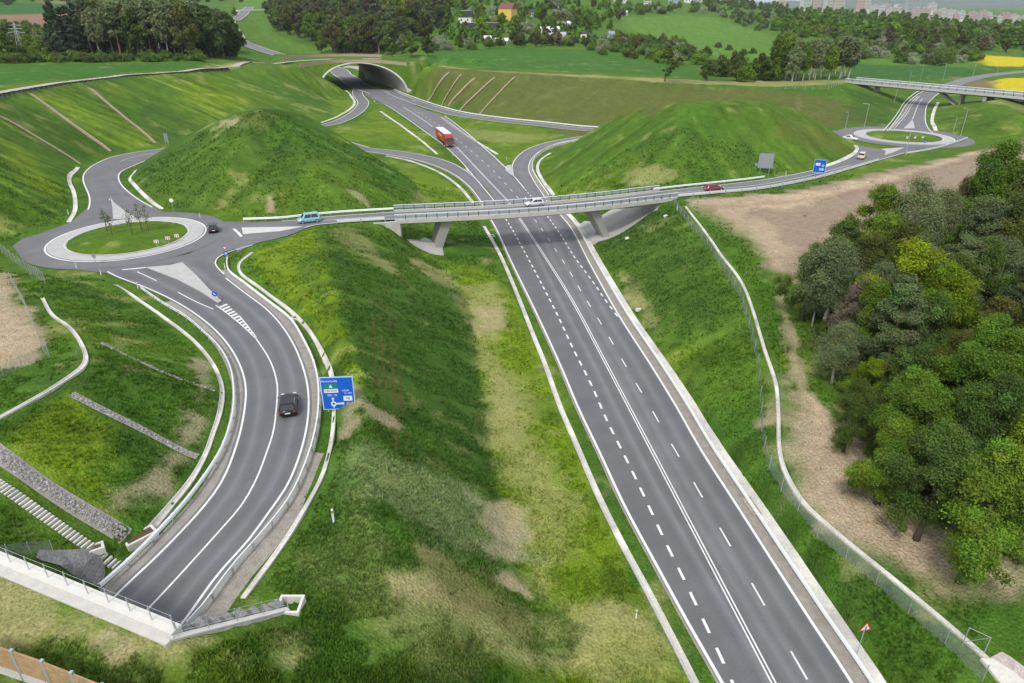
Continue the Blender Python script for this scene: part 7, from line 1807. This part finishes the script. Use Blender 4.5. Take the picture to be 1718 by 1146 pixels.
def on_b(px):     # point of the bridge line at this picture column
    best = min(np.linspace(0, 1, 400), key=lambda u: abs(859 + FPX * (q0 + (q1 - q0) * u)[0] / ((q0 + (q1 - q0) * u)[1] * CP + (CZ - 15.6) * SP) - px)); return q0 + (q1 - q0) * best
for pt_, pb_, zb_ in ((1448, 1476, None), (1579, 1611, None)):
    a, b = on_b(pt_), on_b(pb_); a[2] = 14.6; b[2] = max(8.8, h1(b[0], b[1]) - .4); b[2] = min(b[2], 11.2); strut(b, a)
for px in (1474, 1618):
    a = on_b(px); b = a.copy(); a[2] = 14.6; b[2] = min(h1(b[0], b[1]), 11.5) - .6; strut(b, a, .7, 3.2, 'pier')
for px in (1436, 1662):
    a = on_b(px); b = a.copy(); a[2] = 14.6; b[2] = 9; strut(b, a, 1.2, 8.0, 'abutment')
# ------------------------------------------------------------------ far bridge at the top left
a, b = np.array(PY(398, 18.5, 930)), np.array(PY(440, 17, 960)); c = resample(np.array([a, b]), 8); c[:, 2] = np.linspace(a[2], b[2], len(c))
t = thing('road_bridge', 'far small grey bridge over the main road at the top left', 'bridge', tuple(c[len(c) // 2])); l = local(c, t)
sweep('deck', l, [(-4, 0), (-4, -1.6), (4, -1.6), (4, 0)], M_CONCD, t); 
for s in (-1, 1): sweep('railing', l, [(s * 4.0 - .1, .003), (s * 4.0 + .1, .003), (s * 4.0 + .1, 1.1), (s * 4.0 - .1, 1.1)], M_STEELP, t)
for k in (.25, .75):
    q = l[int(len(l) * k)]; MB().box((q[0], q[1], q[2] - 6), (1.5, 5, 9)).obj('pier', M_CONCD, t)
# ------------------------------------------------------------------ village houses
M_WIN = mat('dark_window', (.03, .035, .04), .15, spec=.8)
def house(label, px, py, w_, d, h, wall, roof, rz, rh=2.5, flat=False, win=(2, 3), name='house', cat='house'):
    q = hit([(px, py)])[0]; t = thing(name, label, cat, (q[0], q[1], q[2] - .5), rz)
    MB().box((0, 0, h / 2), (w_, d, h)).obj('wall', wall, t)
    if flat: MB().box((0, 0, h + .15), (w_ + .5, d + .5, .28)).obj('roof', roof, t)
    else:
        m = MB(); a, b = w_ / 2 + .4, d / 2 + .4
        m.add([(-a, -b, h + .01), (a, -b, h + .01), (a, b, h + .01), (-a, b, h + .01), (-a, 0, h + rh), (a, 0, h + rh)], [(0, 1, 5, 4), (2, 3, 4, 5), (0, 4, 3), (1, 2, 5), (0, 3, 2, 1)])
        r_ = m.obj('roof', roof, t); MB().box((w_ * .2, d * .1, h + rh + .1), (.6, .6, 1.4)).obj('chimney', mat('brick_chimney', (.28, .12, .09), .9), r_)
    for r in range(win[0]):
        for k in range(win[1]):
            z = h * (r + .55) / win[0]; x = -w_ / 2 + w_ * (k + .5) / win[1]
            MB().box((x, -d / 2 - .02, z), (min(1.3, w_ / win[1] * .5), .06, min(1.5, h / win[0] * .5))).obj('window', M_WIN, t)
    return t
WY = mat('yellow_render', (.72, .52, .10), .8); WW = mat('white_render', (.75, .75, .73), .8); WD = mat('dark_cladding', (.055, .055, .065), .7); WG = mat('grey_render', (.45, .45, .45), .8)
RB = mat('brown_tile', (.19, .085, .06), .85); RG = mat('grey_roof', (.30, .31, .33), .7); RD = mat('dark_slate', (.05, .05, .06), .7)
house('tall yellow house with a brown gable roof on the village slope', 852, 34, 15, 13, 11, WY, RB, R(90 + 62), 5.5, win=(2, 2))
house('long dark modern house with a pale flat roof below the yellow house', 806, 52, 30, 10, 7, WD, RG, R(-5), flat=True, win=(1, 6))
house('small dark house with white trim behind the long dark one', 782, 30, 14, 9, 7, WD, WG, R(0), flat=True, win=(1, 2))
house('white fronted dark block at the left end of the long dark house', 781, 46, 12, 10, 9, WW, RD, R(-5), flat=True, win=(2, 2))
for i, (px, py, w_, d, h, m, rf, lb) in enumerate(((922, 58, 16, 9, 5, WW, WW, 'long white shed in the gardens right of the yellow house'), (945, 50, 12, 8, 6, WG, WW, 'pale grey shed with a white roof behind the long white one'), (944, 66, 5, 4, 4, WW, WG, 'small white hut below the pale sheds'), (818, 73, 5, 4, 4, WW, WW, 'little white hut at the edge of the wheat field'), (842, 75, 10, 5, 3.2, WG, WW, 'low white greenhouse at the edge of the wheat field'),
     (1046, 26, 8, 6, 4, WW, WW, 'small white hut at the upper left of the meadow'), (1040, 6, 16, 10, 8, WW, RG, 'white house on the ridge above the meadow'), (1086, 12, 10, 8, 6, WW, RG, 'white cottage on the ridge right of the white house'), (1130, 6, 14, 10, 8, mat('pale_blue_render', (.35, .48, .62), .8), RG, 'pale blue house on the ridge'), (1155, 5, 14, 9, 7, WW, RG, 'white house beside the pale blue one on the ridge'), (1172, 4, 16, 9, 7, WG, RG, 'grey house at the right end of the ridge row'), (1025, 64, 5, 4, 4, MATS['pale_blue_render'], RG, 'tiny pale blue hut in the lower garden scrub'), (980, 69, 5, 4, 3.5, WW, WG, 'tiny white hut near the rusty trees'), (888, 28, 8, 7, 5, WG, RD, 'grey cottage right of the yellow house'))):
    house(lb, px, py, w_, d, h, m, rf, R(random.uniform(-20, 20)), 2.0, win=(1, 3))
# ------------------------------------------------------------------ housing blocks on the horizon
CW = [mat('panel_white', (.62, .60, .58), .85), mat('panel_cream', (.60, .54, .45), .85), mat('panel_pink', (.58, .42, .38), .85), mat('panel_grey', (.42, .43, .45), .85), mat('panel_terracotta', (.55, .32, .25), .85)]
M_WINF = mat('grey_window_bands', (.16, .18, .21), .3)
BP = {}
def block(px, py, Y, wpx, hpx, ci, label, group=None):
    x, y, zb = PY(px, py, Y); dep = y * CP + (CZ - zb) * SP; w_ = wpx / FPX * dep; h = hpx / FPX * dep
    fl = max(3, int(h / 3.0)); key = (ci, fl, int(w_ / 6))
    if key not in BP:
        t = thing('apartment_block', label, 'apartment block', (x, y, zb)); BP[key] = (t, w_, h)
        MB().box((0, 0, h / 2 - 5), (w_, 13, h + 10)).obj('wall', CW[ci], t); MB().box((w_ * .1, 0, h + 1.2), (w_ * .25, 5, 2.4)).obj('roof_house', CW[3], t)
        m = MB()
        for r in range(fl):
            z = h * (r + .55) / fl; n = max(2, int(w_ / 5))
            for k in range(n):
                if k == 0: MB().box((0, -6.52, z), (w_ * .92, .1, h / fl * .42)).obj('window_band', M_WINF, t)
    else:
        t, w0, h0 = BP[key]; t = dup(t, (x, y, zb), 0, label); t.scale = (w_ / w0, 1, h / h0)
    if group: t['group'] = group
    t.rotation_euler.z = random.uniform(-.35, .35); return t
rgb = random.Random(21)
block(1527, 24, 2000, 24, 40, 3, 'tallest grey tower block on the skyline', None)
block(1561, 18, 2000, 13, 12, 0, 'pale block right of the tallest tower', None)
for px, w_, h, c, lb in ((1350, 16, 30, 0, 'tall white block at the left end of the skyline'), (1368, 12, 26, 2, 'tall pink block at the left end of the skyline'), (1388, 14, 24, 0, 'white block behind the left end of the far wood'), (1405, 16, 26, 1, 'cream block behind the far wood'), (1442, 14, 22, 2, 'pink block left of the tower'), (1452, 10, 22, 0, 'white slab left of the tower'), (1310, 12, 16, 1, 'cream block half hidden left of the skyline')):
    block(px, 16, 1900, w_, h, c, lb)
n_ = 0
for k in range(44):
    px = 1465 + (1735 - 1465) * k / 43; base = 19 + (px - 1465) * .075 + rgb.uniform(-2, 3)
    block(px, base + 3, 1900 + rgb.uniform(-150, 350), rgb.uniform(7, 12), rgb.uniform(8, 15), rgb.choice((0, 0, 1, 2, 2, 3, 4)), 'pale apartment block in the long row on the horizon', 'apartment blocks in the long row on the horizon')
# ------------------------------------------------------------------ pylon
q = np.array(PY(40, 97, 345)); ph = PY(33, 38, 345)[2] - q[2]
t = thing('pylon', 'pale lattice power pylon in the scrub at the left edge', 'pylon', tuple(q)); m = MB()
for sx_, sy_ in ((-1, -1), (1, -1), (1, 1), (-1, 1)): m.tube([(sx_ * 1.6, sy_ * 1.6, -1), (sx_ * .5, sy_ * .5, ph * .7), (sx_ * .12, sy_ * .12, ph)], .09, 5)
for k in range(9):
    z0, z1 = ph * .95 * k / 9, ph * .95 * (k + 1) / 9; f = lambda z: 1.6 - 1.45 * z / ph
    for sx_, sy_, ex, ey in ((-1, -1, 1, -1), (1, -1, 1, 1), (1, 1, -1, 1), (-1, 1, -1, -1)): m.tube([(sx_ * f(z0), sy_ * f(z0), z0), (ex * f(z1), ey * f(z1), z1)], .05, 4)
m.obj('tower', mat('pale_galvanised', (.50, .55, .53), .6, .2), t)
for z, a in ((.72, 4), (.82, 3.2), (.92, 2.4)): MB().tube([(-a, 0, ph * z), (0, 0, ph * z + .4), (a, 0, ph * z)], .09, 5).obj('cross_arm', MATS['pale_galvanised'], t)
# ------------------------------------------------------------------ hills far off
def hill_range(Y, x0, x1, h0, seed, nm):
    xs = np.linspace(x0, x1, 160); V, F = [], []
    hh = h0 * (.35 + .65 * sstep(x0, x0 + (x1 - x0) * .55, xs)) * (.72 + .5 * fbm(xs, xs * 0, (x1 - x0) / 4, 4, seed))
    for r, (f, dy) in enumerate(((0, -2600), (.35, -1500), (.75, -600), (1, 0), (.6, 1200), (0, 2500))):
        for i, x in enumerate(xs): V.append((x, Y + dy, hh[i] * f * (1 + .12 * math.sin(i * .7 + r)) - 20))
    n = len(xs)
    for r in range(5):
        for i in range(n - 1): F.append((r * n + i, r * n + i + 1, (r + 1) * n + i + 1, (r + 1) * n + i))
    return struct(newobj(nm, V, F, mat('far_hill', (.06, .10, .035), .95, var=.3, scale=.004), smooth=True))
hill_range(11000, 2500, 12000, 190, 3, 'far_hills'); hill_range(8200, 3800, 9500, 60, 5, 'far_hills')
# ------------------------------------------------------------------ the air
hz = bpy.data.materials.new('haze'); hz.use_nodes = True; n = hz.node_tree
for x in list(n.nodes):
    if x.type == 'BSDF_PRINCIPLED': n.nodes.remove(x)
pv = n.nodes.new('ShaderNodeVolumePrincipled'); pv.inputs['Color'].default_value = (.80, .88, 1, 1); pv.inputs['Density'].default_value = 6.5e-5; pv.inputs['Anisotropy'].default_value = .2
n.links.new(pv.outputs[0], n.nodes['Material Output'].inputs['Volume'])
HZ_ = MB().box((0, 7000, 155), (34000, 18000, 380)).obj('haze', hz); HZ_['kind'] = 'stuff'
for k, t in list(NP.items()):
    if not t['_used']: print('unused', k)
for o in SC.objects:
    for kx in ('_h', '_used'):
        if kx in o: del o[kx]
